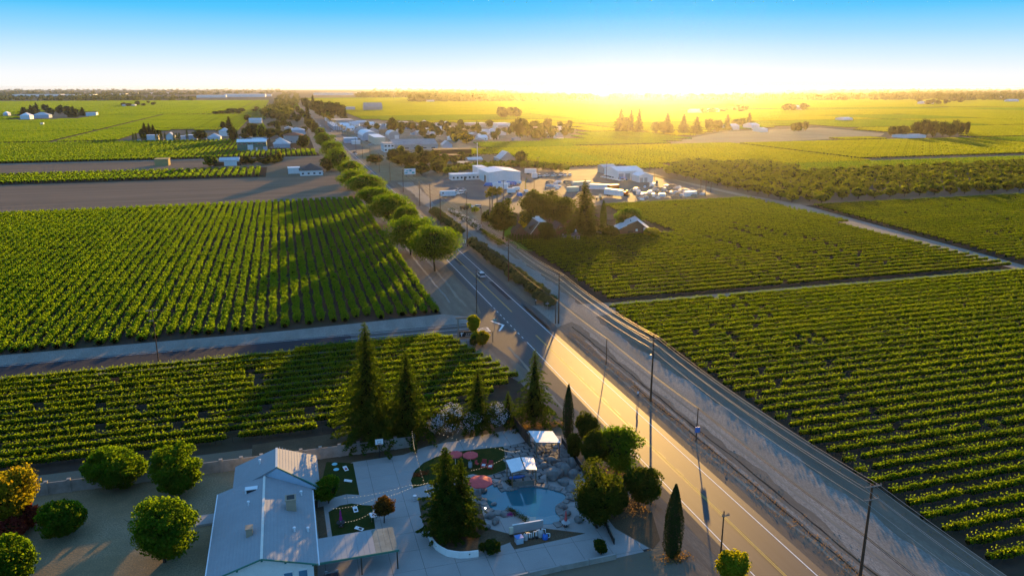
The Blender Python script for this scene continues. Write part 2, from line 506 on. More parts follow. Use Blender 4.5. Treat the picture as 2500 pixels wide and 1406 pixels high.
def crown_cards(rng, r, zc, rz, nclump, per, size, clump=.34, hollow=.55, flat=.45):
    """lumpy broadleaf crown: leaf clumps over an uneven ellipsoid, gaps between them"""
    d = rng.normal(size=(nclump, 3)); d /= np.linalg.norm(d, axis=1, keepdims=True)
    rad = rng.uniform(hollow, 1.0, (nclump, 1)) ** .5 * rng.uniform(.86, 1.04, (nclump, 1))
    lob = rng.normal(size=(4, 3)); lob /= np.linalg.norm(lob, axis=1, keepdims=True)
    rad = rad * (1 + (np.maximum(0, d @ lob.T) ** 2 * rng.uniform(-.55, .30, 4)[None]).sum(1, keepdims=True))
    cr_ = rng.uniform(.6, 1.25, nclump) * clump * r
    k = np.clip(1 - cr_ / r * .75, .2, 1)[:, None]
    cc = d * rad * np.array([r, r, rz]) * k
    cc[:, :2] *= np.where(cc[:, 2:3] < -.45 * rz, .80, 1.0)
    e = rng.normal(size=(nclump, per, 3)); e /= np.linalg.norm(e, axis=2, keepdims=True)
    e[:, :, 2] = e[:, :, 2] * .85
    off = e * (rng.uniform(.30, 1.0, (nclump, per, 1)) ** .5) * cr_[:, None, None]
    off[:, :, 2] *= np.clip(rz / r, .6, 1.2)
    C = (cc[:, None, :] + off).reshape(-1, 3)
    C[:, 2] = np.maximum(C[:, 2] + zc, .06)
    Nn = (e + d[:, None, :] * .6).reshape(-1, 3)
    S = rng.uniform(.7, 1.3, len(C)) * size
    return cards(C, S, rng, Nn, flat)
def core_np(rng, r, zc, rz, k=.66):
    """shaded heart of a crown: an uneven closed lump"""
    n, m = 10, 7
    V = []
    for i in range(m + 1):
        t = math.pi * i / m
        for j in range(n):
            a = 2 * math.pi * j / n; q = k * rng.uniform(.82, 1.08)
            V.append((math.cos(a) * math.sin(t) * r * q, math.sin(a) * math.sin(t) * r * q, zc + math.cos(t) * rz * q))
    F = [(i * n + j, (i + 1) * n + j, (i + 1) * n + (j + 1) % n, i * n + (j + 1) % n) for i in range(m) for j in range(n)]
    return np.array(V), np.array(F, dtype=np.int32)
def limbs_np(rng, h, r, rt, zsplit, n=6):
    """trunk and forking limbs"""
    parts = []
    top = np.array([rng.normal() * .03 * h, rng.normal() * .03 * h, zsplit])
    v, f = tube_np((0, 0, -.1), top, rt, rt * .75, 8); parts.append((v, f, 0))
    for i in range(n):
        a = 2 * math.pi * (i + rng.uniform(-.3, .3)) / n
        e = np.array([math.cos(a) * r * .55, math.sin(a) * r * .55, zsplit + (h - zsplit) * rng.uniform(.3, .6)])
        v, f = tube_np(top, e, rt * .5, rt * .2, 5); parts.append((v, f, 0))
        e2 = e + np.array([math.cos(a + .5) * r * .25, math.sin(a + .5) * r * .25, (h - zsplit) * .2])
        v, f = tube_np(e, e2, rt * .2, rt * .06, 4); parts.append((v, f, 0))
    v, f = tube_np(top, (top[0], top[1], zsplit + (h - zsplit) * .6), rt * .6, rt * .15, 6); parts.append((v, f, 0))
    return merge(parts)
def conifer_np(rng, h, r, z0=.08, size=.5, step=.55, nb=9, droop=.25, top_pow=.9, dens=7.0):
    C, Nn, S = [], [], []
    z = h * z0
    while z < h * .985:
        k = (h - z) / (h * (1 - z0))
        rr = r * 1.12 * (k ** top_pow) * rng.uniform(.66, 1.12) + .16
        m = max(5, int(nb * (.5 + .5 * k)))
        a0 = rng.uniform(0, 6.28)
        for i in range(m):
            a = a0 + 2 * math.pi * (i + rng.uniform(-.3, .3)) / m
            L = rr * rng.uniform(.48, 1.18)
            q = max(4, int(L * dens * 2.6))
            t = rng.uniform(.12, 1.0, q) ** .75
            x = t * L
            w = (rng.uniform(-1, 1, q)) * (.22 * L * (1.1 - t) + .10)
            zz = z + .10 * L * np.sin(t * 2.2) - droop * L * t ** 2 + rng.normal(0, .06, q)
            C.append(np.stack([np.cos(a) * x - np.sin(a) * w, np.sin(a) * x + np.cos(a) * w, zz], 1))
            S.append(np.full(q, size) * rng.uniform(.6, 1.25, q) * (.55 + .45 * k))
            Nn.append(np.tile([math.cos(a) * .25, math.sin(a) * .25, 1.0], (q, 1)))
        z += step * rng.uniform(.8, 1.2) * (.55 + .45 * k)
    C.append(np.array([[0, 0, h * .985], [0, 0, h], [0.05, 0, h * .97]])); S.append(np.array([.3, .3, .3]) * size / .5); Nn.append(np.tile([1., 0, 0], (3, 1)))
    return cards(np.concatenate(C), np.concatenate(S), rng, np.concatenate(Nn), .55, (.35, .6))
def column_np(rng, h, r, size, n, tip=.35, base=.04):
    """dense columnar evergreen"""
    t = rng.uniform(0, 1, n) ** .9
    prof = np.where(t < .12, .55 + t * 3.4, 1.0 - np.clip((t - .45) / .55, 0, 1) ** 1.6 * .93)
    a = rng.uniform(0, 6.283, n)
    lob = 1 + .10 * np.sin(a * 5 + t * 9) + rng.normal(0, .05, n)
    rr = prof * r * lob * rng.uniform(.78, 1.0, n) ** .5
    C = np.stack([np.cos(a) * rr, np.sin(a) * rr, base * h + t * h * (1 - base)], 1)
    Nn = np.stack([np.cos(a), np.sin(a), np.full(n, .15)], 1)
    return cards(C, rng.uniform(.7, 1.3, n) * size, rng, Nn, .7, (.4, .7))
def palm_np(rng, h, rc, nf=26, seg=4):
    """fan palm: slim trunk, ball of fans"""
    parts = []
    v, f = tube_np((0, 0, 0), (.15, .1, h - rc * .4), .34, .22, 8); parts.append((v, f, 1))
    C, Nn, S = [], [], []
    for i in range(nf):
        a = rng.uniform(0, 6.28); el = rng.uniform(-.9, 1.3)
        d = np.array([math.cos(a) * math.cos(el), math.sin(a) * math.cos(el), math.sin(el)])
        for k in range(seg):
            t = .45 + .55 * k / (seg - 1)
            C.append(d * rc * t + np.array([.15, .1, h - rc * .4]) + rng.normal(0, .08, 3)); S.append(rc * .5); Nn.append(np.cross(d, rng.normal(size=3)))
    v, f = cards(np.array(C), np.array(S), rng, np.array(Nn), .5, (.4, .7)); parts.append((v, f, 0))
    return merge(parts)
# ------------------------------------------------------------------ ground, roads
sheet('ground', [(-15000, -3000), (15000, -3000), (15000, 16000), (-15000, 16000)], 0.0, 'ground_dirt')
Z1, Z2, Z3, Z4, Z5 = .004, .008, .012, .016, .020
def rect(name, x0, x1, y0, y1, z, mat): return sheet(name, [(x0, y0), (x1, y0), (x1, y1), (x0, y1)], z, mat)
rect('vineyard_soil', -330, -19, 112.5, 352, Z1, 'soil')
rect('vineyard_soil', 24.5, 230, -60, 112.2, Z1, 'soil')
sheet('vineyard_soil', [(27, 112.8), (182, 112.8), (187, 289), (98, 289), (96, 206), (24, 206)], Z1, 'soil')
sheet('vineyard_soil', [(186, 112.8), (470, 112.8), (470, 258), (201, 258)], Z1, 'soil')
sheet('vineyard_soil', [(-330, 50.5), (-14, 50.5), (-12.5, 68), (-21.5, 100.2), (-330, 97.2)], Z1, 'soil')
rect('ploughed_field', -420, -20, 354, 472, Z1, 'soil_plough')
rect('ploughed_field', -420, -22, 545, 622, Z1, 'soil_plough')
rect('field_track', -420, -21, 352.2, 354.4, Z2, 'soil_track')
rect('field_track', -420, -24, 622, 630, Z2, 'soil_track')
rect('vineyard_soil', -420, -70, 473, 544, Z1, 'soil')
rect('vineyard_soil', -430, -26, 631, 880, Z1, 'soil')
sheet('farm_track', [(178.5, 112.6), (186, 112.6), (202.5, 262), (196, 300), (190, 420), (186, 420), (190, 296)], Z3, 'gravel')
rect('farm_track', 27, 400, 112.3, 116.5, Z2, 'soil_track')
# gravel frontage road on the right
gr = []
for y in range(-90, 420, 3):
    gr.append((20.6 + .8 * math.sin(y * .05) + .5 * math.sin(y * .37) + .4 * math.sin(y * .93) + (max(0, -y) * .14 if y < 0 else 0), y))
gl = [(12.6 + .6 * math.sin(y * .07 + 1) + .4 * math.sin(y * .41) + .3 * math.sin(y * 1.1) - (max(0, 12 - y) * .07 if y < 12 else 0), y) for y in range(-90, 420, 3)]
sheet('verge', [(5.5, -100), (27, -100), (27, 420), (5.5, 420)], Z1 + .002, 'verge')
sheet('gravel_road', gl + gr[::-1], Z2 + .002, 'gravel')
sheet('gravel_apron', [(4.5, 98), (13, 103), (30, 108), (30, 117), (13, 118.5), (4.5, 121)], Z2 + .004, 'gravel')
sheet('verge', [(-24, 109), (-4, 109), (-4, 420), (-19, 420), (-18.6, 120)], Z1 + .002, 'verge')
sheet('verge', [(-13, -60), (-4, -60), (-4, 101), (-24, 101), (-13, 66), (-12, 30)], Z1 + .003, 'verge')
sheet('verge', [(-420, 92.5), (-24, 97), (-24, 101), (-420, 101.5)], Z1 + .003, 'verge')
sheet('gravel_shoulder', [(-420, 108), (-24, 108.4), (-12, 109), (-10, 113), (-18.5, 119.5), (-60, 116.5), (-420, 116)], Z2, 'gravel')
# highway
rect('highway', -4.9, 5.6, -160, 6000, Z3, 'asphalt')
sheet('highway_shoulder', [(5.2, -160), (6.5, -160), (6.6, 90), (7.4, 101), (7.4, 118), (6.6, 126), (6.4, 430), (5.2, 430)], Z2 + .006, 'asphalt_shoulder')
sheet('highway_shoulder', [(-5.9, -160), (-4.5, -160), (-4.5, 430), (-5.9, 430), (-6.0, 135), (-8.5, 117), (-14, 109.8), (-14, 100.2), (-11.5, 86), (-8.6, 66), (-6.4, 45)], Z2 + .006, 'asphalt_shoulder')
sheet('side_road', [(-46, 101.2), (-13.5, 100.8), (-5, 97.5), (-5, 111.5), (-13.5, 109.4), (-46, 109)], Z3 + .001, 'asphalt_shoulder')
rect('side_road', -420, -44.5, 101, 108.8, Z3 + .003, 'asphalt_new')
# painted markings
def mark(name, pts, mat): return sheet(name, pts, Z5, mat)
rect('edge_line', 3.80, 3.97, -160, 900, Z5, 'paint_white')
rect('edge_line', -3.85, -3.68, -160, 90.5, Z5, 'paint_white')
rect('edge_line', -3.85, -3.68, 123, 900, Z5, 'paint_white')
for i in range(9):
    rect('lane_dash', -3.85, -3.66, 93.5 + i * 3.3, 94.9 + i * 3.3, Z5, 'paint_white')
rect('centre_line', -.18, -.06, -160, 95, Z5, 'paint_yellow')
rect('centre_line', .06, .18, -160, 95, Z5, 'paint_yellow')
rect('centre_line', -.18, -.06, 116, 900, Z5, 'paint_yellow')
rect('centre_line', .06, .18, 116, 900, Z5, 'paint_yellow')
rect('tar_strip', -.44, -.25, -160, 92, Z5 - .002, 'tar')
for k in range(40):
    rect('tar_strip', .25, .40, -150 + k * 6.1, -150 + k * 6.1 + 2.6, Z5 - .002, 'tar')
rect('side_road_line', -420, -14.5, 108.1, 108.22, Z5, 'paint_white')
rect('side_road_line', -46, -14.5, 101.5, 101.62, Z5, 'paint_white')
rect('side_road_line', -46, -14.5, 104.95, 105.1, Z5, 'paint_white')
# limit line, a pointed white bar
sheet('limit_line', [(-7.4, 109.6), (-7.9, 109.6), (-5.9, 105.2), (-8.1, 100.8), (-7.6, 100.8), (-5.2, 105.2)], Z5, 'paint_white')
def text_obj(name, body, size, mat, parent=None, extrude=0.0, loc=(0, 0, 0), rot=(0, 0, 0), align='CENTER', spacing=1.0):
    c = bpy.data.curves.new(name, 'FONT')
    c.body = body; c.size = size; c.extrude = extrude; c.align_x = align; c.align_y = 'CENTER'; c.space_character = spacing
    t = bpy.data.objects.new(name, c)
    COL.objects.link(t)
    dg = bpy.context.evaluated_depsgraph_get()
    me = bpy.data.meshes.new_from_object(t.evaluated_get(dg))
    bpy.data.objects.remove(t)
    me.materials.clear(); me.materials.append(M[mat])
    o = bpy.data.objects.new(name, me); link(o, parent)
    o.location = loc; o.rotation_euler = rot
    return o
st = text_obj('road_lettering', 'STOP', 2.0, 'paint_white', loc=(-11.6, 102.9, Z5), rot=(0, 0, R(-90)))
st.scale = (.75, 2.2, 1); tag(st, 'white word painted on the side road before the junction', None, None, 'structure')

# ------------------------------------------------------------------ vine rows
def row_mesh(name, L, seed, hw, z0, z1, perm, size, mat, gap=.03, plant=1.9, clump=0.35, shoots=.10, up=.35):
    """one trained row of vines along +X, L metres: leaf cards round a cordon, one swelling per vine, a few vines missing"""
    rng = np.random.default_rng(seed)
    n = int(L * perm)
    x = rng.uniform(0, L, n)
    ph = rng.uniform(0, 6.28)
    vine = np.floor(x / plant).astype(int)
    nv = int(L / plant) + 2
    vig = np.clip(rng.normal(1.0, .17, nv), .55, 1.3)
    miss = rng.uniform(0, 1, nv) < gap
    lf = np.sin(np.arange(nv) * .31 + ph) + np.sin(np.arange(nv) * .11 + ph * 2)
    vig = vig * (1 + .08 * lf)
    keep = ~miss[vine] & (rng.uniform(0, 1, n) < vig[vine])
    fx = np.abs((x / plant) % 1 - .5) * 2
    keep &= rng.uniform(0, 1, n) < 1.0 - clump * fx ** 2
    x, vine = x[keep], vine[keep]; n = len(x)
    a = rng.uniform(-.5, 3.64, n)
    rr = rng.uniform(.25, 1.0, n) ** .5
    zc, hz = (z0 + z1) / 2, (z1 - z0) / 2
    y = np.cos(a) * rr * hw * vig[vine] + .10 * np.sin(x * .55 + ph)
    z = zc + np.sin(a) * rr * hz * vig[vine] + .06 * np.sin(x * 1.3 + ph)
    sh = rng.uniform(0, 1, n) < shoots
    z = np.where(sh, z1 * rng.uniform(.9, 1.25, n), z)
    y = np.where(sh, y * 1.25, y)
    Nn = np.stack([np.zeros(n), np.cos(a), np.sin(a) + up], 1)
    V, Fq = cards(np.stack([x, y, z], 1), rng.uniform(.7, 1.35, n) * size, rng, Nn, .35)
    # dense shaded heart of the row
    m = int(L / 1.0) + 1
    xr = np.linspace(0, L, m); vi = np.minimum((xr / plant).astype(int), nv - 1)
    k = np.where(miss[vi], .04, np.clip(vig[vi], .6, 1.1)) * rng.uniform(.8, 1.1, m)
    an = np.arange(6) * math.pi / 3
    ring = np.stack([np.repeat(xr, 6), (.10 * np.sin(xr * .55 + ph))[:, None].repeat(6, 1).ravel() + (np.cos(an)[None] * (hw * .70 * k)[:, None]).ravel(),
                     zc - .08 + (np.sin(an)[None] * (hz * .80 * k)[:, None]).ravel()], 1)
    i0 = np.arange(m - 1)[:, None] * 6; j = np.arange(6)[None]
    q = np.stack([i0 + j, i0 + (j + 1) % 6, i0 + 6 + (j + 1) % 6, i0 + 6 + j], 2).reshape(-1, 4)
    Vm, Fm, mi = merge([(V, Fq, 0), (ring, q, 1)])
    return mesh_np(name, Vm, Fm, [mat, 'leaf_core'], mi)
def trunk_mesh(name, L, seed, h, plant=1.9, step=1, post=True):
    rng = np.random.default_rng(seed)
    mb = MB()
    for i in range(0, int(L / plant), step):
        x = (i + .5) * plant
        mb.tube((x, 0, 0), (x + rng.normal() * .06, rng.normal() * .05, h), .06, .045, 4, caps=False)
        if post and i % 4 == 0: mb.tube((x + .9, 0, 0), (x + .9, 0, h + .75), .05, .05, 4, caps=False)
    return mb.mesh(name, ['wood_dark'])
_O1 = ['', 'first', 'second', 'third', 'fourth', 'fifth', 'sixth', 'seventh', 'eighth', 'ninth', 'tenth', 'eleventh', 'twelfth', 'thirteenth', 'fourteenth', 'fifteenth', 'sixteenth', 'seventeenth', 'eighteenth', 'nineteenth']
_OT = ['', '', 'twent', 'thirt', 'fort', 'fift', 'sixt', 'sevent', 'eight']
def ordinal(n):
    if n < 20: return _O1[n]
    return _OT[n // 10] + ('ieth' if n % 10 == 0 else 'y ' + _O1[n % 10])
def lay_rows(field, rows, meshes, tmeshes, rot, label, rng, flip=True):
    """rows: list of (x, y) starts; each row is a thing with its trunks as one part"""
    for i, (x, y) in enumerate(rows):
        k = rng.integers(len(meshes))
        o = obj('vine_row', meshes[k], None, (x, y, 0), rot)
        tag(o, label.replace('#', ordinal(i + 1)), 'vine row', field)
        if tmeshes:
            t = obj('vine_trunks', tmeshes[k % len(tmeshes)], o)
            t['kind'] = 'stuff'
RG = np.random.default_rng(7)
# right foreground field: rows square to the highway
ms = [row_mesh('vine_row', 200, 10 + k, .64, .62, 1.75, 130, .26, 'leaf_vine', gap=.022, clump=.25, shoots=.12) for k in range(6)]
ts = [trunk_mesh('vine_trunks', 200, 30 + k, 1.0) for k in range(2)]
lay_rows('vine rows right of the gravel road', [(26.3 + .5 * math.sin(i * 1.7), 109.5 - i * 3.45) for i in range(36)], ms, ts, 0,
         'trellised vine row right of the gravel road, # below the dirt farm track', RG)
# right middle field
ms = [row_mesh('vine_row', 150, 40 + k, .52, .6, 1.8, 110, .27, 'leaf_vine', gap=.012, clump=.15, shoots=.06) for k in range(5)]
ts = [trunk_mesh('vine_trunks', 150, 50, 1.0, step=2)]
lay_rows('vine rows in front of the farmhouse', [(29.5 - .05 * i + .4 * math.sin(i * 2.1), 118.5 + i * 4.25) for i in range(21)], ms, ts, 0,
         'trellised vine row before the farmhouse, # above the dirt farm track', RG)
ms = [row_mesh('vine_row', 88, 60 + k, .52, .6, 1.8, 90, .30, 'leaf_vine', gap=.012, clump=.15, shoots=.06) for k in range(4)]
lay_rows('vine rows beside the barn', [(99 + .5 * math.sin(i * 2.1), 207.7 + i * 4.25) for i in range(19)], ms, None, 0,
         'vine row between red barn and storage yard, # counting from the barn', RG)
ms = [row_mesh('vine_row', 215, 70 + k, .52, .6, 1.85, 90, .31, 'leaf_vine', gap=.012, clump=.15, shoots=.06) for k in range(4)]
lay_rows('vine rows beyond the diagonal farm track', [(188 + i * .48, 120 + i * 4.25) for i in range(32)], ms, None, 0,
         'vine row beyond the pale diagonal track, # counting up from its near end', RG)
# left lower field, rows end on a slant along the highway verge
for i in range(14):
    y = 98.3 - i * 3.45
    xr = -22.5 + (100 - y) * .29 if y > 66 else -13.5 - (66 - y) * 1.2
    xl = -150.0
    if i == 0: xr, xl = -23.5, -58
    me = row_mesh('vine_row', xr - xl, 90 + i, .62, .62, 1.75, 120, .27, 'leaf_vine', gap=.03, clump=.2, shoots=.14)
    o = tag(obj('vine_row', me, None, (xl, y - (0.6 if i == 0 else 0), 0), R(.35)), None, 'vine row', 'vine rows behind the house')
    o['label'] = 'trellised vine row behind the house, %s counting from the side road' % ordinal(i + 1)
    t = obj('vine_trunks', trunk_mesh('vine_trunks', xr - xl, 190 + i, 1.0), o); t['kind'] = 'stuff'
# left middle field: bushy rows along the highway
ms = [row_mesh('vine_row', 231, 110 + k, .92, .10, 1.45, 110, .36, 'leaf_vine_young', gap=.012, plant=2.1, clump=.42, shoots=.06) for k in range(6)]
lay_rows('bushy vine rows left of the roadside trees', [(-20.2 - i * 3.06, 120.3 - .100 * i + .5 * math.sin(i * 2.3)) for i in range(76)], ms, None, R(90),
         'bushy vine row parallel to the highway, # from the roadside trees', RG)
# far left rows
ms = [row_mesh('vine_row', 236, 130 + k, 1.0, .3, 1.8, 14, .85, 'leaf_vine_young', gap=.03, clump=.3) for k in range(3)]
lay_rows('vine rows left of the green warehouse', [(-102 - i * 4.5, 634) for i in range(58)], ms, None, R(90),
         'slanting vine row left of the green warehouse, # from the warehouse', RG)
ms = [row_mesh('vine_row', 62, 140 + k, 1.1, .3, 1.9, 14, .85, 'leaf_vine_young', gap=.06, clump=.3) for k in range(3)]
lay_rows('short vine rows below the green warehouse', [(-30 - i * 4.5, 634) for i in range(16)], ms, None, R(90),
         'short vine row before the green warehouse, # from the highway', RG)
ms = [row_mesh('vine_row', 58, 150 + k, 1.3, .2, 1.7, 14, .85, 'leaf_vine_young', gap=.10, clump=.5) for k in range(3)]
lay_rows('vine rows between the ploughed fields', [(-76 - i * 5.0, 480) for i in range(42)], ms, None, R(90),
         'short vine row between the two ploughed fields, # from the white shed', RG)

# ------------------------------------------------------------------ far vineyards: counted by nobody, blocks repeated over each field
def block_mesh(name, size, spacing, perm, card, seed, mat, h=1.8):
    rng = np.random.default_rng(seed)
    n = int(size / spacing)
    C, Nn = [], []
    for k in range(n):
        m = int(size * perm)
        yy = rng.uniform(-size / 2, size / 2, m)
        a = rng.uniform(-.2, 3.3, m)
        C.append(np.stack([(k - n / 2 + .5) * spacing + np.cos(a) * .7, yy, h * .6 + np.sin(a) * h * .4 + rng.normal(0, .12, m)], 1))
        Nn.append(np.stack([np.cos(a), np.zeros(m), np.sin(a) + .3], 1))
    C = np.concatenate(C)
    V, Fq = cards(C, rng.uniform(.7, 1.3, len(C)) * card, rng, np.concatenate(Nn), .3)
    mb = MB()
    for k in range(n):
        x = (k - n / 2 + .5) * spacing
        mb.box(x - .4, x + .4, -size / 2, size / 2, h * .25, h * .80)
    Vm, Fm, mi = merge([(V, Fq, 0), (np.array(mb.v), np.array(mb.f), 1)])
    return mesh_np(name, Vm, Fm, [mat, 'leaf_core'], mi)
def spread(name, pts, src, label):
    """one object: the source block repeated on a list of points"""
    me = bpy.data.meshes.new(name)
    me.from_pydata([(p[0], p[1], p[2] if len(p) > 2 else 0) for p in pts], [], [])
    o = link(bpy.data.objects.new(name, me))
    tag(o, label, None, None, 'stuff')
    ng = bpy.data.node_groups.new(name, 'GeometryNodeTree')
    ng.interface.new_socket('Geometry', in_out='INPUT', socket_type='NodeSocketGeometry')
    ng.interface.new_socket('Geometry', in_out='OUTPUT', socket_type='NodeSocketGeometry')
    gi, go = ng.nodes.new('NodeGroupInput'), ng.nodes.new('NodeGroupOutput')
    ip, oi = ng.nodes.new('GeometryNodeInstanceOnPoints'), ng.nodes.new('GeometryNodeObjectInfo')
    oi.inputs[0].default_value = src
    oi.transform_space = 'ORIGINAL'
    ng.links.new(gi.outputs[0], ip.inputs['Points'])
    ng.links.new(oi.outputs['Geometry'], ip.inputs['Instance'])
    ng.links.new(ip.outputs[0], go.inputs[0])
    md = o.modifiers.new('spread', 'NODES'); md.node_group = ng
    return o
BLK = {}
def far_field(pix, kind, label, world_pts=None, margin=0):
    poly = world_pts or [gp(*p) for p in pix]
    size = BLK[kind][1]
    xs, ys = [p[0] for p in poly], [p[1] for p in poly]
    pts = []
    y = min(ys) + size / 2
    while y < max(ys):
        x = min(xs) + size / 2
        while x < max(xs):
            if inside((x, y), poly): pts.append((x, y, 0))
            x += size
        y += size
    if not pts: return
    first = pts.pop(0)
    src = obj('vineyard_block', BLK[kind][0], None, first)
    tag(src, label, None, None, 'stuff')
    if pts: spread('vineyard', pts, src, label)
for nm, sz, sp, pm, cd, mt in (('a', 30, 3.75, 5.5, .95, 'leaf_vine_sunlit'), ('b', 30, 3.75, 5.5, .95, 'leaf_vine_young'), ('c', 60, 5.0, 2.6, 1.7, 'leaf_vine_sunlit'), ('d', 60, 5.0, 2.4, 1.7, 'leaf_vine_young')):
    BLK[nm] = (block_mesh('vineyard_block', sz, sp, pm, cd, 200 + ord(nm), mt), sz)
def fill(x0, x1, y0, y1, kind, label, holes=(), tx=330, ty=260, off=0):
    """grid of vineyard blocks parted by farm tracks, left out where something else stands"""
    kinds = kind
    size = BLK[kinds[0]][1]
    groups = {q: [] for q in kinds}
    fx, n_ = x0, off
    while fx < x1:
        fy = y0 + (off * 1.7 + fx * .37) % 60 - 60
        while fy < y1:
            n_ += 1
            pts = groups[kinds[(n_ * 7 + n_ // 3) % len(kinds)]]
            wx, wy = min(tx, x1 - fx) - 8, ty - 15
            nx, ny = max(1, round(wx / size)), max(1, round(wy / size))
            for i in range(nx):
                for j in range(ny):
                    q = (fx + (i + .5) * wx / nx, fy + (j + .5) * wy / ny)
                    if y0 < q[1] < y1 and not any(inside(q, h) for h in holes): pts.append((q[0], q[1], 0))
            fy += ty
        fx += tx
    for k_, pts in groups.items():
        if not pts: continue
        lb = label + {'a': ', golden blocks', 'b': ', greener blocks', 'c': ', golden blocks', 'd': ', greener blocks'}[k_]  # golden blocks carry the sunlit look in their leaf colour
        s0 = pts.pop(0)
        src = tag(obj('vineyard_block', BLK[k_][0], None, s0), lb, None, None, 'stuff')
        if pts: spread('vineyard', pts, src, lb)
W_ = lambda pix: [gp(*p) for p in pix]
H_STRAW = W_([(1590, 356), (1760, 318), (1990, 306), (2170, 324), (2160, 336), (1830, 352), (1700, 354)])
H_TOWN = W_([(700, 380), (640, 300), (640, 262), (800, 240), (850, 272), (870, 290), (1010, 300), (1180, 303), (1400, 312), (1424, 338), (1330, 347), (1190, 356), (1150, 372), (1260, 392), (1300, 412), (1400, 408), (1480, 410), (1600, 412), (1700, 480), (1000, 520)])
H_FARM = W_([(20, 296), (110, 270), (210, 274), (240, 288), (130, 294)])
H_ORCH = W_([(1600, 440), (1640, 403), (1850, 404), (1960, 425), (2250, 417), (2440, 406), (2600, 401), (2600, 480), (2000, 505)])
H_LEFT = W_([(560, 400), (300, 346), (330, 322), (450, 318), (600, 322), (600, 296), (760, 280), (800, 420)])
H_CLUMP = W_([(2160, 340), (2180, 326), (2360, 326), (2370, 340)])
far_field([(1180, 352), (1330, 344), (1375, 338), (1465, 408), (1330, 403), (1290, 385), (1240, 372)], 'b', 'vineyard behind the white office')
fill(-1500, -76, 890, 1750, 'b', 'broad vineyards left of the town', (H_FARM, H_LEFT), 400, 300, 120)
fill(-2400, -90, 1790, 3600, 'd', 'flat vineyards left of the highway towards the horizon', (H_FARM,), 900, 500, 200)
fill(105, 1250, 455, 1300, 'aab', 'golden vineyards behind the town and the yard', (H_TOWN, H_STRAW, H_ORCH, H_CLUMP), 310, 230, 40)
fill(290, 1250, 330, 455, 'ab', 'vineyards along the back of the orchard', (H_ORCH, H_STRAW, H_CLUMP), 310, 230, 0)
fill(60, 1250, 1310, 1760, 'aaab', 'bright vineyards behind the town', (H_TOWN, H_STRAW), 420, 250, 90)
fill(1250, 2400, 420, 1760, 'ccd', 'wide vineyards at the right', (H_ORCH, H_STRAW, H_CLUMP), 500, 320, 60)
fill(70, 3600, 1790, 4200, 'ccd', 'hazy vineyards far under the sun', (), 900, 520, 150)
px_sheet('straw_field', [(1600, 352), (1770, 322), (2000, 312), (2160, 326), (2150, 333), (1830, 350), (1700, 350)], Z2, 'straw_field')
px_sheet('soil_track', [(1975, 298), (2160, 321), (2155, 325), (1975, 303)], Z3, 'soil_plough')

def wavy(name, x, y0, y1, w, mat, z, seed, amp=.5, slope=0.0):
    r_ = random.Random(seed); L, Rr = [], []
    y = y0; dx = 0
    while y <= y1:
        dx = dx * .85 + r_.uniform(-amp, amp) * .3; k = w * r_.uniform(.5, 1.2)
        L.append((x + dx + slope * (y - y0) - k / 2, y)); Rr.append((x + dx + slope * (y - y0) + k / 2, y)); y += 2.2
    return sheet(name, L + Rr[::-1], z, mat)
for k, (x, y0, y1, w, mt) in enumerate(((8.1, -40, 92, .5, 'soil_track'), (10.2, -40, 88, .7, 'gravel'), (11.2, -20, 100, .35, 'soil'), (9.2, -30, 60, .3, 'soil'), (14.2, -60, 300, .55, 'soil_track'), (16.2, -60, 300, .55, 'soil_track'), 
                                       (-9.0, 20, 90, .8, 'soil_track'), (-10.8, 125, 330, .9, 'soil_track'), (-14.5, 130, 345, .8, 'gravel'))):
    wavy('wheel_track', x, y0, y1, w, mt, Z2 + .006 + .0012 * k, 40 + k)
r9 = random.Random(9)
for k in range(26):
    y = r9.uniform(-25, 190); x = r9.choice((-3.3, -2, .6, 2.2)); pts_l, pts_r = [], []
    n = r9.randint(4, 8)
    for i in range(n):
        px_, py_ = x + i * r9.uniform(.25, .55), y + r9.uniform(-.25, .25) + i * .05
        pts_l.append((px_, py_)); pts_r.append((px_, py_ + .07))
    sheet('tar_crack', pts_l + pts_r[::-1], Z5 + .001 + k * .0001, 'tar')
for x, y0, y1, w in ((2.4, 128, 150, 1.3), (-1.2, 175, 186, 1.8)):
    rect('asphalt_patch', x, x + w, y0, y1, Z3 + .003, 'asphalt_new')
# ------------------------------------------------------------------ trees
def tree(name, label, cat, p, crown_me, trunk_me, rot=0.0, group=None, scale=(1, 1, 1)):
    t = thing(name, label, cat, (p[0], p[1], 0), rot, group, scale)
    if trunk_me: obj('trunk', trunk_me, t)
    obj('crown', crown_me, t)
    return t
def broad(name, label, px, yb, yt, wpx, mat, seed, size=.34, ncl=70, per=70, group=None, clump=.34, hollow=.55, cat='tree', trunk='bark', lift=.30, p=None, flat=.45, core=.54):
    """broadleaf tree surveyed from its base, top and width in the photograph"""
    p = p or gp(px, yb)
    h = hgt(px, yb, yt); r = wpx * mpp(p) / 2
    rng = np.random.default_rng(seed)
    z0 = h * lift * .55
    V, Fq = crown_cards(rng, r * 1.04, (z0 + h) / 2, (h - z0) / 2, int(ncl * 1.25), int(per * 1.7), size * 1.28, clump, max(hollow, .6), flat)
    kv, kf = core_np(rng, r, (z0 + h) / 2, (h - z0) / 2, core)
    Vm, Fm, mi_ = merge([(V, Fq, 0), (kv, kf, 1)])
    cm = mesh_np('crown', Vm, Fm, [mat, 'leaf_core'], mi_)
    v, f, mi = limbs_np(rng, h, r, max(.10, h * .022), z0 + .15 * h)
    return tree(name, label, cat, p, cm, mesh_np('trunk', v, f, [trunk]), rng.uniform(0, 6.28), group)
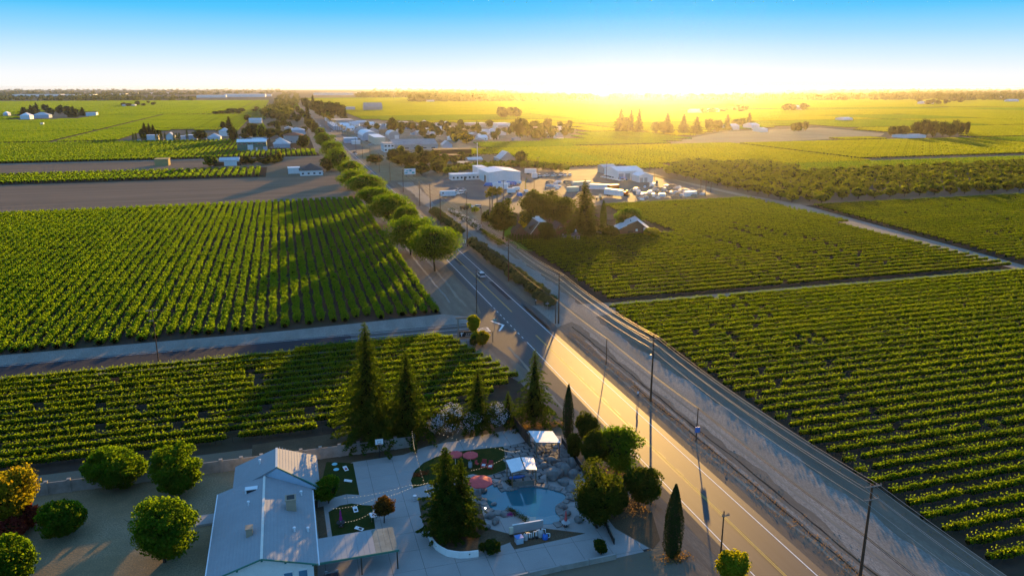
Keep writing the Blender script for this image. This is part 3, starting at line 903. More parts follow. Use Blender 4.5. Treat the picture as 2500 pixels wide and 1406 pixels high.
# big shade trees along the highway, near to far
RT = [(1062, 662, 545, 116, 'nearest and largest'), (1003, 622, 528, 108, ''), (992, 585, 500, 60, ''), (962, 552, 476, 84, ''), (922, 520, 452, 92, ''),
      (896, 480, 424, 88, ''), (866, 462, 416, 62, ''), (858, 440, 392, 60, ''), (828, 415, 362, 52, ''), (812, 392, 344, 50, ''), (794, 370, 324, 42, '')]
RL = ['round shade tree nearest the junction, its trunk on the dirt corner', 'wide shade tree touching the crown of the one nearest the junction', 'slim bright shade tree sticking up behind the two nearest big crowns',
      'shade tree beside the highway, fourth from the junction', 'broad shade tree at the corner where the ploughed field begins', 'wide shade tree opposite the white trailer', 'small shade tree left of the row beside the ploughed field',
      'shade tree of the roadside row opposite the roadside billboard', 'shade tree of the roadside row right of the dark roofed house', 'bright topped shade tree in front of the town street', 'farthest shade tree of the roadside row, at the start of town']
for i, (x, yb, yt, w, _) in enumerate(RT):
    broad('shade_tree', RL[i], x, yb, yt - 6, w * 1.38, 'leaf_round', 300 + i, .36 + .03 * i, 80 if i < 6 else 50, 85 if i < 6 else 50, 'shade trees lining the highway', lift=.14)
# fruit trees on the dry lawn
for i, (x, yb, yt, w, lb) in enumerate([(292, 1188, 1090, 146, 'round tree by the vineyard wall, left of the house'), (438, 1208, 1098, 134, 'tree with a pointed crown nearest the left roof corner'),
                                        (402, 1372, 1212, 190, 'largest round tree on the dry lawn, left of the house eave'), (165, 1306, 1214, 120, 'small round tree in the middle of the dry lawn')]):
    broad('lawn_tree', lb, x, yb, yt, w, 'leaf_round', 330 + i, .27, 90, 90, 'round trees on the dry lawn', clump=.30, hollow=.7, lift=.10)
broad('yellow_tree', 'yellow and orange leaved tree at the left edge beside the wall end', 30, 1290, 1122, 170, 'leaf_orange', 341, .30, 80, 90, lift=.1)
broad('green_tree', 'plain green tree at the lower left corner', 30, 1440, 1302, 130, 'leaf_round', 342, .27, 80, 80, lift=.1)
for i, (x, yb, yt, w) in enumerate([(70, 1290, 1225, 60), (30, 1320, 1262, 80)]):
    broad('red_shrub', ['dark red shrub under the yellow tree, farther from the camera', 'crimson shrub between the yellow tree and the green corner tree'][i], x, yb, yt, w, 'leaf_red', 343 + i, .22, 36, 50, 'red shrubs at the left edge', lift=.02, cat='shrub')
# tall conifers behind the courtyard
def conifer(label, px, yb, yt, wpx, mat, seed, size=.5, step=.5, nb=10, droop=.22, group=None, z0=.07, dens=7.0, name='conifer', pw=.9):
    p = gp(px, yb); h = hgt(px, yb, yt); r = wpx * 1.22 * mpp(p) / 2
    rng = np.random.default_rng(seed)
    V, Fq = conifer_np(rng, h, r, z0, size * 1.15, step, nb, droop, pw, dens)
    cb = MB(); cb.lathe([(.1, h * z0), (r * .30, h * (z0 + .06)), (r * .20, h * .45), (r * .08, h * .75), (.03, h * .95)], 9)
    V, Fq, mi_ = merge([(V, Fq, 0), (np.array(cb.v), np.array([q for q in cb.f if len(q) == 4]), 1)])
    tb = MB(); tb.tube((0, 0, -.1), (0, 0, h * .97), h * .017, .03, 8)
    return tree(name, label, 'tree', p, mesh_np('crown', V, Fq, [mat, 'leaf_core'], mi_), tb.mesh('trunk', ['bark']), 0, group)
conifer('tallest dark conifer behind the courtyard, with a narrow spire top', 905, 1082, 782, 140, 'leaf_conifer', 350, .46, .46, 11, .20, 'conifers behind the courtyard')
conifer('second tall conifer, just right of the tallest one', 998, 1072, 853, 118, 'leaf_conifer', 351, .44, .46, 11, .22, 'conifers behind the courtyard')
conifer('conifer rising out of the white flowering shrubs', 1168, 1052, 898, 100, 'leaf_conifer', 352, .42, .45, 10, .22, 'conifers behind the courtyard')
conifer('lone conifer between the vineyard end and the highway', 1305, 1032, 853, 104, 'leaf_conifer', 353, .42, .50, 9, .26, 'conifers behind the courtyard')
conifer('low young conifer left of the lone conifer by the highway', 1240, 1040, 955, 50, 'leaf_conifer', 354, .36, .42, 8, .2, 'conifers behind the courtyard')
# the big twin-topped pine in the courtyard planter
conifer('big spreading conifer in the planter bed beside the pool', 1092, 1312, 1088, 118, 'leaf_conifer', 355, .42, .42, 13, .10, None, .05, 8, pw=.72)
conifer('second stem of conifer in the planter bed, lower and nearer the pool', 1128, 1300, 1118, 84, 'leaf_conifer', 356, .42, .42, 11, .10, None, .05, 8, pw=.7)
# slim cypresses
def cypress(label, px, yb, yt, wpx, seed, n=4200, size=.22, group='dark columnar cypresses'):
    p = gp(px, yb); h = hgt(px, yb, yt); r = wpx * mpp(p) / 2
    rng = np.random.default_rng(seed)
    V, Fq = column_np(rng, h, r, size, n)
    core = MB(); core.lathe([(.12, 0), (r * .55, h * .12), (r * .72, h * .45), (r * .4, h * .75), (.03, h * .97)], 9)
    t = tree('cypress', label, 'tree', p, mesh_np('crown', V, Fq, ['leaf_cypress']), core.mesh('trunk', ['bark']), 0, group)
    return t
cypress('slim dark cypress right of the tin roofed shelter', 1386, 1076, 938, 27, 360)
cypress('dark cypress standing alone beside the highway at the bottom', 1640, 1362, 1182, 44, 361, 6500, .24)
# trees along the courtyard's highway side
for i, (x, yb, yt, w, mt, lb) in enumerate([(1432, 1092, 1002, 62, 'leaf_dark', 'small leafy tree just right of the slim cypress'), (1506, 1150, 1028, 130, 'leaf_round', 'bright green tree leaning over the highway edge'),
                                            (1458, 1288, 1130, 132, 'leaf_dark', 'dark dense tree over the pool rocks'), (1560, 1232, 1128, 112, 'leaf_dark', 'open branched tree between the pool and the highway'),
                                            (1400, 1120, 1050, 40, 'leaf_dark', 'narrow leafy bush behind the waste bin'), (1446, 1150, 1042, 70, 'leaf_dark', 'leafy tree between the slim cypress and the bright green tree'), (1500, 1262, 1170, 70, 'leaf_dark', 'low tree filling the gap behind the dark tree over the pool')]):
    broad('roadside_tree', lb, x, yb, yt, w, mt, 920 + i, .27, 44 if i else 30, 110, 'trees between the courtyard and the highway', clump=.38, hollow=.45, lift=.06)
broad('bright_bush', 'yellow green bush at the foot of the pole at the bottom edge', 1790, 1425, 1342, 86, 'leaf_lime', 376, .24, 50, 60, cat='bush', lift=.02)
broad('mulberry_tree', 'weeping green tree beside the house roof', 802, 1228, 1158, 80, 'leaf_round', 377, .24, 50, 70, lift=.18)
broad('maple_tree', 'small reddish brown tree beside the lower turf', 938, 1276, 1208, 62, 'leaf_maple', 378, .20, 40, 46, lift=.3)
broad('grass_tuft', 'dark shrub at the gate beside the paved drive', 1466, 1352, 1312, 42, 'leaf_dark', 379, .2, 24, 40, cat='shrub', lift=.02)
broad('round_shrub', 'spiky green shrub at the end of the curved white wall', 1196, 1352, 1320, 54, 'leaf_dark', 380, .2, 26, 46, cat='shrub', lift=.02)
# white flowering shrubs
for i, (x, yb, yt, w, lb) in enumerate([(1062, 1062, 1000, 62, 'left end of the white flowering shrubs, below the second conifer'), (1105, 1060, 986, 70, 'white flowering shrub with a sunlit yellow top'), (1150, 1056, 1002, 60, 'white flowering shrub left of the conifer stem'),
                                        (1212, 1046, 976, 64, 'tall white flowering shrub right of the conifer stem')]):
    p = gp(x, yb); h = hgt(x, yb, yt); r = w * mpp(p) / 2
    rng = np.random.default_rng(385 + i)
    t = thing('flowering_shrub', lb, 'shrub', p, 0, 'white flowering shrubs along the courtyard')
    V, Fq = crown_cards(rng, r, h * .5, h * .5, 50, 60, .26, .32, .6)
    obj('crown', mesh_np('crown', V, Fq, ['leaf_dark']), t)
    V, Fq = crown_cards(rng, r * 1.08, h * .54, h * .54, 50, 20, .22, .32, .85)
    f = obj('flowers', mesh_np('flowers', V, Fq, ['flower_white']), t); f['kind'] = 'stuff'
# hedge shrubs between the highway and the frontage road
hs = [row for row in range(14)]
for k in hs:
    y = 117 + k * 6.6 + (k % 3) * .5; x = 11.6 - k * .10
    rng = np.random.default_rng(400 + k)
    hr = 2.9 + rng.uniform(-.2, .5); V, Fq = crown_cards(rng, hr, 2.1 + (k % 4) * .15, 2.1 + (k % 3) * .15, 40, 110, .42, .34, .65)
    kv, kf = core_np(rng, hr, 2.1, 2.0, .7); V, Fq, mi_ = merge([(V, Fq, 0), (kv, kf, 1)])
    o = thing('hedge_shrub', ['grey green roadside shrub, nearest of its row to the junction', 'grey green roadside shrub behind the blue junction post'][k] if k < 2 else 'grey green shrub in the hedge between highway and gravel road', 'shrub', (x, y, 0), 0, 'grey green shrubs beside the highway')
    obj('crown', mesh_np('crown', V, Fq, ['leaf_grey', 'leaf_core'], mi_), o)
hm = []
for k in range(3):
    V, Fq = crown_cards(np.random.default_rng(420 + k), 3.0, 2.1, 2.05, 34, 80, .5, .36, .6)
    hm.append(mesh_np('crown', V, Fq, ['leaf_grey']))
for k in range(11):
    o = thing('hedge_shrub', 'grey green shrub in the farther hedge before the paved yard', 'shrub', (10.6 + .2 * (k % 3), 228 + k * 5.4, 0), k * 1.3, 'grey green shrubs before the yard')
    obj('crown', hm[k % 3], o)
for k in range(9):
    rng = np.random.default_rng(430 + k)
    t = thing('oleander', 'white flowering shrub in the row beside the gravel road', 'shrub', (19.5 + .25 * k * .5, 285 - k * 6.0, 0), k, 'white flowering shrubs beside the gravel road')
    V, Fq = crown_cards(rng, 2.2, 1.6, 1.5, 18, 26, .42, .36, .6)
    obj('crown', mesh_np('crown', V, Fq, ['leaf_grey']), t)
    V, Fq = crown_cards(rng, 2.3, 1.75, 1.55, 18, 12, .32, .36, .9)
    f = obj('flowers', mesh_np('flowers', V, Fq, ['flower_white']), t); f['kind'] = 'stuff'
# vine covered fence running on towards the gazebo
for k in range(7):
    rng = np.random.default_rng(440 + k)
    V, Fq = crown_cards(rng, 2.2, 1.1, 1.0, 14, 30, .34, .4, .6)
    o = thing('climbing_vine', 'dark vine on the wire fence beside the gravel road', 'vine', (21.6 - .0 * k, 232 - k * 4.6, 0), 0, 'vines on the roadside fence')
    obj('foliage', mesh_np('foliage', V, Fq, ['leaf_dark']), o)

# ------------------------------------------------------------------ poles and wires
POLE_H = {}
def pole(name, label, x, y, h, arms=(), group='wooden utility poles along the highway', r=.21, transformer=False, lean=(0, 0)):
    t = thing(name, label, 'utility pole', (x, y, 0), 0, group)
    s = MB(); s.tube((0, 0, -.2), (lean[0], lean[1], h), r, r * .62, 9); s.build('pole', 'pole_wood', t)
    for (z, L, dx) in arms:
        a = MB(); a.box(-L / 2 + dx, L / 2 + dx, -.07, .05, z - .07, z + .07)
        arm = a.build('crossarm', 'wood_grey', t, (0, -r * .8, 0))
        for q in (-L / 2 + .1, -L / 2 + .75, L / 2 - .75, L / 2 - .1):
            b = MB(); b.lathe([(.05, 0), (.07, .08), (.045, .14), (.06, .2), (.02, .24)], 7, (q + dx, 0, z + .07))
            b.build('insulator', 'ceramic', arm)
    if transformer:
        b = MB(); b.lathe([(.05, 0), (.27, .04), (.27, .8), (.2, .88), (.05, .9)], 12, (-.5, -.1, h * .66))
        b.build('transformer', 'grey_metal', t)
    return t
PX = 8.7
PY = [-66.8, -8.8, 49.3, 102.4, 148.9, 205.7, 258, 312.4, 368.3, 424.7, 482, 540, 600, 660]
PL = ['pole beyond the lower edge of the picture', 'tall brown pole at the lower right corner with two crossarms', 'tall pole beside the walker on the verge', 'pole at the mouth of the gravel road', 'pole standing in the grey green hedge', 'pole behind the small white road sign',
      'pole at the far end of the hedge', 'pole opposite the white trailer', 'pole before the paved yard corner', 'pole left of the billboard', 'pole near the two storey white building', 'pole at the edge of the town', 'pole beside the town street', 'farthest pole at the town street']
for i, y in enumerate(PY):
    arms = [(13.0, 2.4, 0), (11.2, 2.2, 0)] if i < 9 else [(12.8, 2.4, 0)]
    pole('utility_pole', PL[i], PX, y, 13.6 if i != 1 else 13.2, arms, transformer=(i in (2,)))
pole('utility_pole', 'stub pole strapped beside the pole at the gravel road mouth', PX - .75, 102.6, 6.2, (), r=.15)
pole('utility_pole', 'second pole of the pair at the far end of the hedge', 11.4, 297.2, 13.4, [(13.0, 2.4, 0)])
# street name post etc: left side poles
pole('utility_pole', 'dark pole with white insulators on the dirt corner left of the highway', -9.6, 117.5, 12.4, [(11.6, 2.0, 0), (8.2, 1.2, -.3)], 'poles left of the highway', r=.14)
pole('utility_pole', 'tall thin pole beside the dark side road, with a flat crossarm', -87.6, 101.0, 12.3, [(12.2, 2.6, 0), (9.8, 1.0, -.4)], 'poles left of the highway', r=.14)
pole('utility_pole', 'pole beside the yellow green bush at the bottom edge', -7.1, -1.8, 8.2, [(7.6, 1.1, .2)], 'poles left of the highway', r=.13)
TP = []
for i, (y, h, lb) in enumerate([(-8, 6.4, 'short cable pole beyond the lower edge'), (31.4, 6.2, 'short cable pole carrying a bright blue box'), (70.8, 6.0, 'short cable pole with no crossarm between the road and gravel road')]):
    if i == 0: continue
    t = thing('cable_pole', lb, 'utility pole', (PX - .2, y, 0), 0, 'short cable poles on the verge')
    s = MB(); s.tube((0, 0, -.1), (0, 0, h), .11, .085, 8); s.build('pole', 'pole_wood', t)
    if i == 1:
        b = MB(); b.box(-.42, .42, -.40, -.12, 1.75, 2.75); b.build('box', 'paint_blue', t, bevel=.03)
def wire(name, label, pts, r, mat, sag=.9, group='overhead wires along the highway', seg=14):
    """one conductor hung from pole to pole"""
    P = []
    for a, b in zip(pts[:-1], pts[1:]):
        a, b = Vector(a), Vector(b)
        for k in range(seg):
            t = k / seg
            q = a.lerp(b, t); q.z -= sag * 4 * t * (1 - t) * ((b - a).length / 55.0) ** 1.2
            P.append(q)
    P.append(Vector(pts[-1]))
    s = MB()
    for a, b in zip(P[:-1], P[1:]): s.tube(a, b, r, r, 4, caps=False)
    return tag(s.build(name, mat), label, 'cable', group)
for dx, dz, r_, lb in ((-1.1, 13.3, .040, 'upper overhead wire on the highway side'), (1.1, 13.3, .040, 'upper overhead wire on the vineyard side'), (.45, 13.3, .040, 'upper overhead wire beside the pole tops'),
                   (-1.0, 11.5, .034, 'lower overhead wire on the highway side'), (1.0, 11.5, .034, 'lower overhead wire on the vineyard side')):
    wire('overhead_wire', lb, [(PX + dx, y, dz if i != 1 else dz - .4) for i, y in enumerate(PY)], r_ * .48, 'wire_metal', .9)
for dx, lb in ((-.14, 'black telephone cable sagging low along the verge'), (.12, 'second black telephone cable just beside the first')):
    wire('telephone_cable', lb, [(PX + dx, y, 6.0) for y in (-66.8, -8.8, 31.4, 70.8, 102.4, 148.9, 205.7)], .034, 'cable_dark', .5, 'black cables along the verge')
# walker on the verge
def person(label, loc, rot, shirt, trousers, seed=1, pose=0):
    t = thing('person', label, 'person', loc, rot)
    s = .98
    J = {'pel': (0, 0, .95, .15), 'wst': (0, .01, 1.10, .135), 'chs': (0, .015, 1.32, .165), 'nck': (0, .0, 1.49, .06), 'hd0': (0, -.01, 1.58, .085), 'hd1': (0, -.015, 1.70, .08),
         'lh': (.10, 0, .90, .095), 'lk': (.11, -.10, .52, .062), 'la': (.11, -.02 + .02, .10, .042), 'lt': (.11, -.16, .035, .04),
         'rh': (-.10, 0, .90, .095), 'rk': (-.11, .05, .50, .062), 'ra': (-.11, .24, .13, .042), 'rt': (-.11, .12, .04, .04),
         'ls': (.20, .01, 1.40, .06), 'le': (.27, .12, 1.15, .045), 'lw': (.27, .0, .93, .033), 'lf': (.26, -.07, .86, .03),
         'rs': (-.20, .01, 1.40, .06), 're': (-.27, -.03, 1.14, .045), 'rw': (-.26, -.20, .98, .033), 'rf': (-.25, -.27, .93, .03)}
    E = [('pel', 'wst'), ('wst', 'chs'), ('chs', 'nck'), ('nck', 'hd0'), ('hd0', 'hd1'), ('pel', 'lh'), ('lh', 'lk'), ('lk', 'la'), ('la', 'lt'), ('pel', 'rh'), ('rh', 'rk'), ('rk', 'ra'), ('ra', 'rt'),
         ('chs', 'ls'), ('ls', 'le'), ('le', 'lw'), ('lw', 'lf'), ('chs', 'rs'), ('rs', 're'), ('re', 'rw'), ('rw', 'rf')]
    ks = list(J)
    me = bpy.data.meshes.new('body')
    me.from_pydata([J[k][:3] for k in ks], [(ks.index(a), ks.index(b)) for a, b in E], [])
    o = bpy.data.objects.new('body', me); COL.objects.link(o)
    md = o.modifiers.new('skin', 'SKIN')
    for i, k in enumerate(ks): me.skin_vertices[0].data[i].radius = (J[k][3], J[k][3] * (.8 if k in ('chs', 'wst', 'pel') else 1.0))
    me.skin_vertices[0].data[0].use_root = True
    o.modifiers.new('sub', 'SUBSURF').levels = 1
    dg = bpy.context.evaluated_depsgraph_get()
    m2 = bpy.data.meshes.new_from_object(o.evaluated_get(dg)); bpy.data.objects.remove(o)
    m2.materials.clear()
    for mm in ('skin', shirt, trousers, 'hair_dark'): m2.materials.append(M[mm])
    for pl in m2.polygons:
        c = pl.center
        arm = abs(c.x) > .235
        pl.material_index = 3 if (c.z > 1.66 or (c.z > 1.56 and c.y > .03)) else 0 if c.z > 1.47 else 0 if (arm and c.z < 1.2) else 1 if c.z > .97 else 2 if c.z > .12 else 3
    b = bpy.data.objects.new('body', m2); link(b, t)
    for sgn in (1, -1):
        fw = (.26 * sgn, -.07 if sgn > 0 else -.27, .86 if sgn > 0 else .93)
        h = MB()
        for q in range(4): h.tube((fw[0] - .03 + q * .02, fw[1], fw[2]), (fw[0] - .03 + q * .02, fw[1] - .045, fw[2] - .055), .010, .008, 5)
        h.tube((fw[0], fw[1], fw[2] + .03), (fw[0] - .03 * sgn, fw[1] - .05, fw[2] + .01), .011, .009, 5)
        h.build('hand', 'skin', t)
    return t
person('person walking on the verge in a white shirt and dark shorts', gp(1557, 972), R(200), 'cloth_white', 'cloth_navy')
# ------------------------------------------------------------------ the house and its courtyard
dry = [gp(*p) for p in [(0, 1222), (230, 1192), (500, 1142), (560, 1130), (780, 1112), (780, 1420)]]
sheet('dry_lawn', [dry[0] + Vector((-40, 0, 0)), dry[1], dry[2], dry[3], dry[4], (-56, -10), (-120, -10)], Z2 + .002, 'dry_grass')
sheet('garden_bed', [(-57.2, 27), (-52, 28), (-30, 47.5), (-13, 49), (-12, 54), (-66, 52), (-66, 38)], Z3, 'mulch')
patio_px = [(776, 1190), (800, 1150), (862, 1128), (985, 1110), (1040, 1090), (1258, 1046), (1330, 1058), (1374, 1066), (1420, 1150), (1460, 1235), (1502, 1290), (1592, 1342), (1505, 1362), (1220, 1424), (1000, 1475), (775, 1478)]
patio = [gp(*p) for p in patio_px]
base = sheet('patio', patio, Z4, 'tar')
rng = np.random.default_rng(3)
xs = np.arange(-60, 0, 4.1); ys = np.arange(-4, 60, 4.3)
for i, x in enumerate(xs):
    for j, y in enumerate(ys):
        c = clip_cell(patio, x + .02, x + 4.08, y + .02, y + 4.28)
        if len(c) >= 3:
            area = abs(sum(c[k][0] * c[(k + 1) % len(c)][1] - c[(k + 1) % len(c)][0] * c[k][1] for k in range(len(c)))) / 2
            if area > .5:
                zz = .035 + rng.uniform(0, .008)
                mb = MB(); mb.slab(c, Z4 + .004, zz); mb.build('concrete_slab', 'concrete', base)
def turf(name, pix, z, mat, smooth=0):
    pts = [gp(*p) for p in pix]
    if smooth: pts = smooth_ring(pts, smooth)
    mb = MB(); mb.slab([(p[0], p[1]) for p in pts], .02, z)
    o = mb.build(name, mat); o['kind'] = 'structure'
    return o
turf('turf_lawn', [(797, 1128), (862, 1131), (877, 1208), (846, 1206), (812, 1215), (786, 1175)], .065, 'turf')
turf('turf_lawn', [(802, 1250), (830, 1234), (859, 1229), (885, 1233), (909, 1234), (916, 1290), (811, 1309)], .065, 'turf')
turf('turf_lawn', [(1231, 1090), (1234, 1120), (1236, 1146), (1207, 1157), (1184, 1164), (1155, 1157), (1110, 1166), (1065, 1176), (1009, 1192), (1003, 1173), (1013, 1149), (1034, 1130), (1065, 1115), (1113, 1103), (1170, 1096)], .065, 'turf')
bed = turf('planter_bed', [(1020, 1214), (1060, 1219), (1120, 1222), (1172, 1230), (1190, 1290), (1246, 1304), (1250, 1322), (1223, 1332), (1170, 1346), (1107, 1346), (1070, 1334), (1045, 1306), (1030, 1270)], .09, 'mulch')
turf('equipment_bed', [(1247, 1304), (1330, 1290), (1428, 1302), (1380, 1314), (1256, 1341), (1246, 1326)], .07, 'mulch')
turf('side_bed', [(772, 1240), (790, 1236), (800, 1312), (778, 1318)], .07, 'mulch')
px_sheet('dirt_corner', [(1440, 1200), (1448, 1236), (1502, 1288), (1594, 1340), (1612, 1318), (1592, 1250), (1500, 1190)], Z3 + .001, 'mulch')
# house
hs = thing('house', 'long single storey house with grey shingle roof and white gable wall', 'house', (-63.3, 20, 0))
def hb(mb, name, mat, parent=hs, **k):
    o = mb.build(name, mat, parent, **k)
    o.location = Vector(o.location) - Vector(hs.location) if parent is hs else o.location
    return o
RX, EL, ER = -63.3, -69.85, -56.75
mb = MB()
mb.add([(EL + .6, 9.95, 0), (ER - .6, 9.95, 0), (ER - .6, 9.95, 3.02), (RX, 9.95, 4.88), (EL + .6, 9.95, 3.02),
        (EL + .6, 30, 0), (ER - .6, 30, 0), (ER - .6, 30, 3.02), (RX, 30, 4.88), (EL + .6, 30, 3.02)],
       [(0, 1, 2, 3, 4), (9, 8, 7, 6, 5), (1, 6, 7, 2), (0, 4, 9, 5)])
hb(mb, 'wall', 'stucco')
mb = MB(); mb.box(-67.3, -56.2, 30.05, 37.8, 0, 3.1); hb(mb, 'wall', 'stucco')
def slope(a, b, c, d, t=.14):
    """roof plane from four corners, given thickness downwards"""
    m_ = MB(); v = [Vector(p) for p in (a, b, c, d)]
    m_.hexa([p - Vector((0, 0, t)) for p in v], v)
    return m_
hb(slope((ER, 9.3, 3.0), (ER, 30.6, 3.0), (RX + .02, 30.6, 5.0), (RX + .02, 9.3, 5.0)), 'roof', 'shingle')
hb(slope((RX - .02, 9.3, 5.0), (RX - .02, 30.6, 5.0), (EL, 30.6, 3.0), (EL, 9.3, 3.0)), 'roof', 'shingle')
hb(slope((-55.6, 28.0, 3.2), (-55.6, 38.4, 3.2), (-61.48, 36.4, 6.3), (-61.48, 30.1, 6.3)), 'roof', 'shingle')
hb(slope((-61.52, 30.1, 6.3), (-61.52, 36.4, 6.3), (-67.9, 38.5, 3.0), (-67.9, 30.7, 3.02)), 'roof', 'shingle')
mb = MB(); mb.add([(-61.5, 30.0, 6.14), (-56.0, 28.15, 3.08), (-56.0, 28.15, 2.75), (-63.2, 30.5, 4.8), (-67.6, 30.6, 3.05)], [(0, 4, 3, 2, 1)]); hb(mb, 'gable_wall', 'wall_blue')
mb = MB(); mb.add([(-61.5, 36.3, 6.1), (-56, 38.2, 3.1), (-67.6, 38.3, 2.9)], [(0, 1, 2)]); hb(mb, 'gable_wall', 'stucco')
mb = MB(); mb.box(RX - .16, RX + .16, 9.28, 30.4, 4.98, 5.09); hb(mb, 'ridge_cap', 'ridge_metal')
mb = MB(); mb.box(-61.66, -61.34, 30.05, 36.4, 6.28, 6.38); hb(mb, 'ridge_cap', 'ridge_metal')
for a, b in (((RX, 9.26, 4.99), (ER, 9.26, 2.99)), ((RX, 9.26, 4.99), (EL, 9.26, 2.99)), ((-61.5, 30.04, 6.28), (-55.6, 27.96, 3.2))):
    mb = MB(); mb.tube(a, b, .11, n=4); hb(mb, 'fascia', 'wall_green')
for x, z in ((RX, 4.72), (-60.6, 3.92), (-57.4, 2.95), (-66.2, 3.85)):
    mb = MB(); mb.box(x - .12, x + .12, 9.35, 10, z - .14, z + .1); hb(mb, 'beam_end', 'wall_green')
for x0, x1 in ((-60.9, -59.9), (-59.15, -58.15)):
    mb = MB(); mb.box(x0 - .08, x1 + .08, 9.86, 9.95, .75, 2.2); f = hb(mb, 'window_frame', 'white_paint')
    mb = MB(); mb.box(x0, x1, 9.835, 9.86, .83, 2.12); mb.build('pane', 'glass_blue', f)
mb = MB(); mb.box(-60.35, -59.05, 21.3, 22.7, 3.6, 5.5); mb.box(-60.45, -58.95, 21.2, 22.8, 5.5, 5.62); ch = hb(mb, 'chimney', 'wall_tan')
mb = MB(); mb.box(-60.2, -59.2, 21.45, 22.55, 5.6, 5.66); mb.build('flue', 'tar', ch)
mb = MB(); mb.box(-65.9, -64.2, 27.2, 28.1, 4.15, 4.85); sk = hb(mb, 'skylight', 'white_metal')
mb = MB(); mb.box(-65.7, -64.4, 27.14, 27.2, 4.3, 4.75); mb.build('pane', 'glass_dark', sk)
mb = MB(); mb.box(-65.3, -64.5, 15.5, 16.5, 4.2, 5.5); mb.box(-65.38, -64.42, 15.42, 16.58, 5.5, 5.6); hb(mb, 'chimney', 'wall_tan')
for x, y, z in ((-65.3, 23.6, 4.3), (-59.4, 16.2, 3.7), (-57.7, 16.5, 3.2), (-64.0, 34.4, 5.0), (-58.3, 26, 3.4)):
    mb = MB(); mb.lathe([(.12, 0), (.12, .55), (.2, .58), (.2, .75), (.05, .8)], 9, (x, y, z)); hb(mb, 'vent_pipe', 'white_metal')
# covered walk joined to the house
cw = thing('carport', 'flat weathered carport roof joined to the house, stained at its outer end', 'carport', (-51.7, 12.3, 0))
def courses(x0, z0, x1, z1, y0, y1, n):
    mb = MB()
    for k in range(1, n):
        f = k / n; x, z = x0 + (x1 - x0) * f, z0 + (z1 - z0) * f; w = .05 if x1 > x0 else -.05
        mb.hexa([(x - w, y0, z), (x + w, y0, z), (x + w, y1, z), (x - w, y1, z)], [(x - w, y0, z + .008), (x + w, y0, z + .016), (x + w, y1, z + .016), (x - w, y1, z + .008)])
    o = hb(mb, 'shingle_course', 'shingle'); o['kind'] = 'stuff'
courses(RX, 5.0, ER, 3.0, 9.35, 30.3, 15); courses(RX, 5.0, EL, 3.0, 9.35, 30.5, 15); courses(-61.5, 6.3, -55.7, 3.25, 30.4, 37.2, 14)
for x, y0, y1, z in ((ER + .08, 9.3, 28.0, 2.93), (EL - .08, 9.3, 30.6, 2.93)):
    mb = MB(); mb.box(x - .08, x + .08, y0, y1, z - .1, z + .02); hb(mb, 'gutter', 'white_metal')
for k in range(14):
    x0 = -56.7 + k * .708
    mb = MB(); mb.box(x0, x0 + .69, 9.7, 15.1, 2.80, 2.90 + .01 * (k % 2)); o = mb.build('roof_panel', 'roof_patina' if k > 9 else 'shingle', cw); o.location = (51.7, -12.3, 0)
mb = MB(); mb.box(-56.6, -46.7, 9.6, 9.7, 2.66, 2.94); o = mb.build('fascia', 'wall_green', cw); o.location = (51.7, -12.3, 0)
for x, y in ((-46.95, 9.9), (-46.95, 14.8), (-51.5, 14.8), (-51.5, 9.9)):
    mb = MB(); mb.box(x - .08, x + .08, y - .08, y + .08, 0, 2.8); o = mb.build('post', 'wood_dark', cw); o.location = (51.7, -12.3, 0)
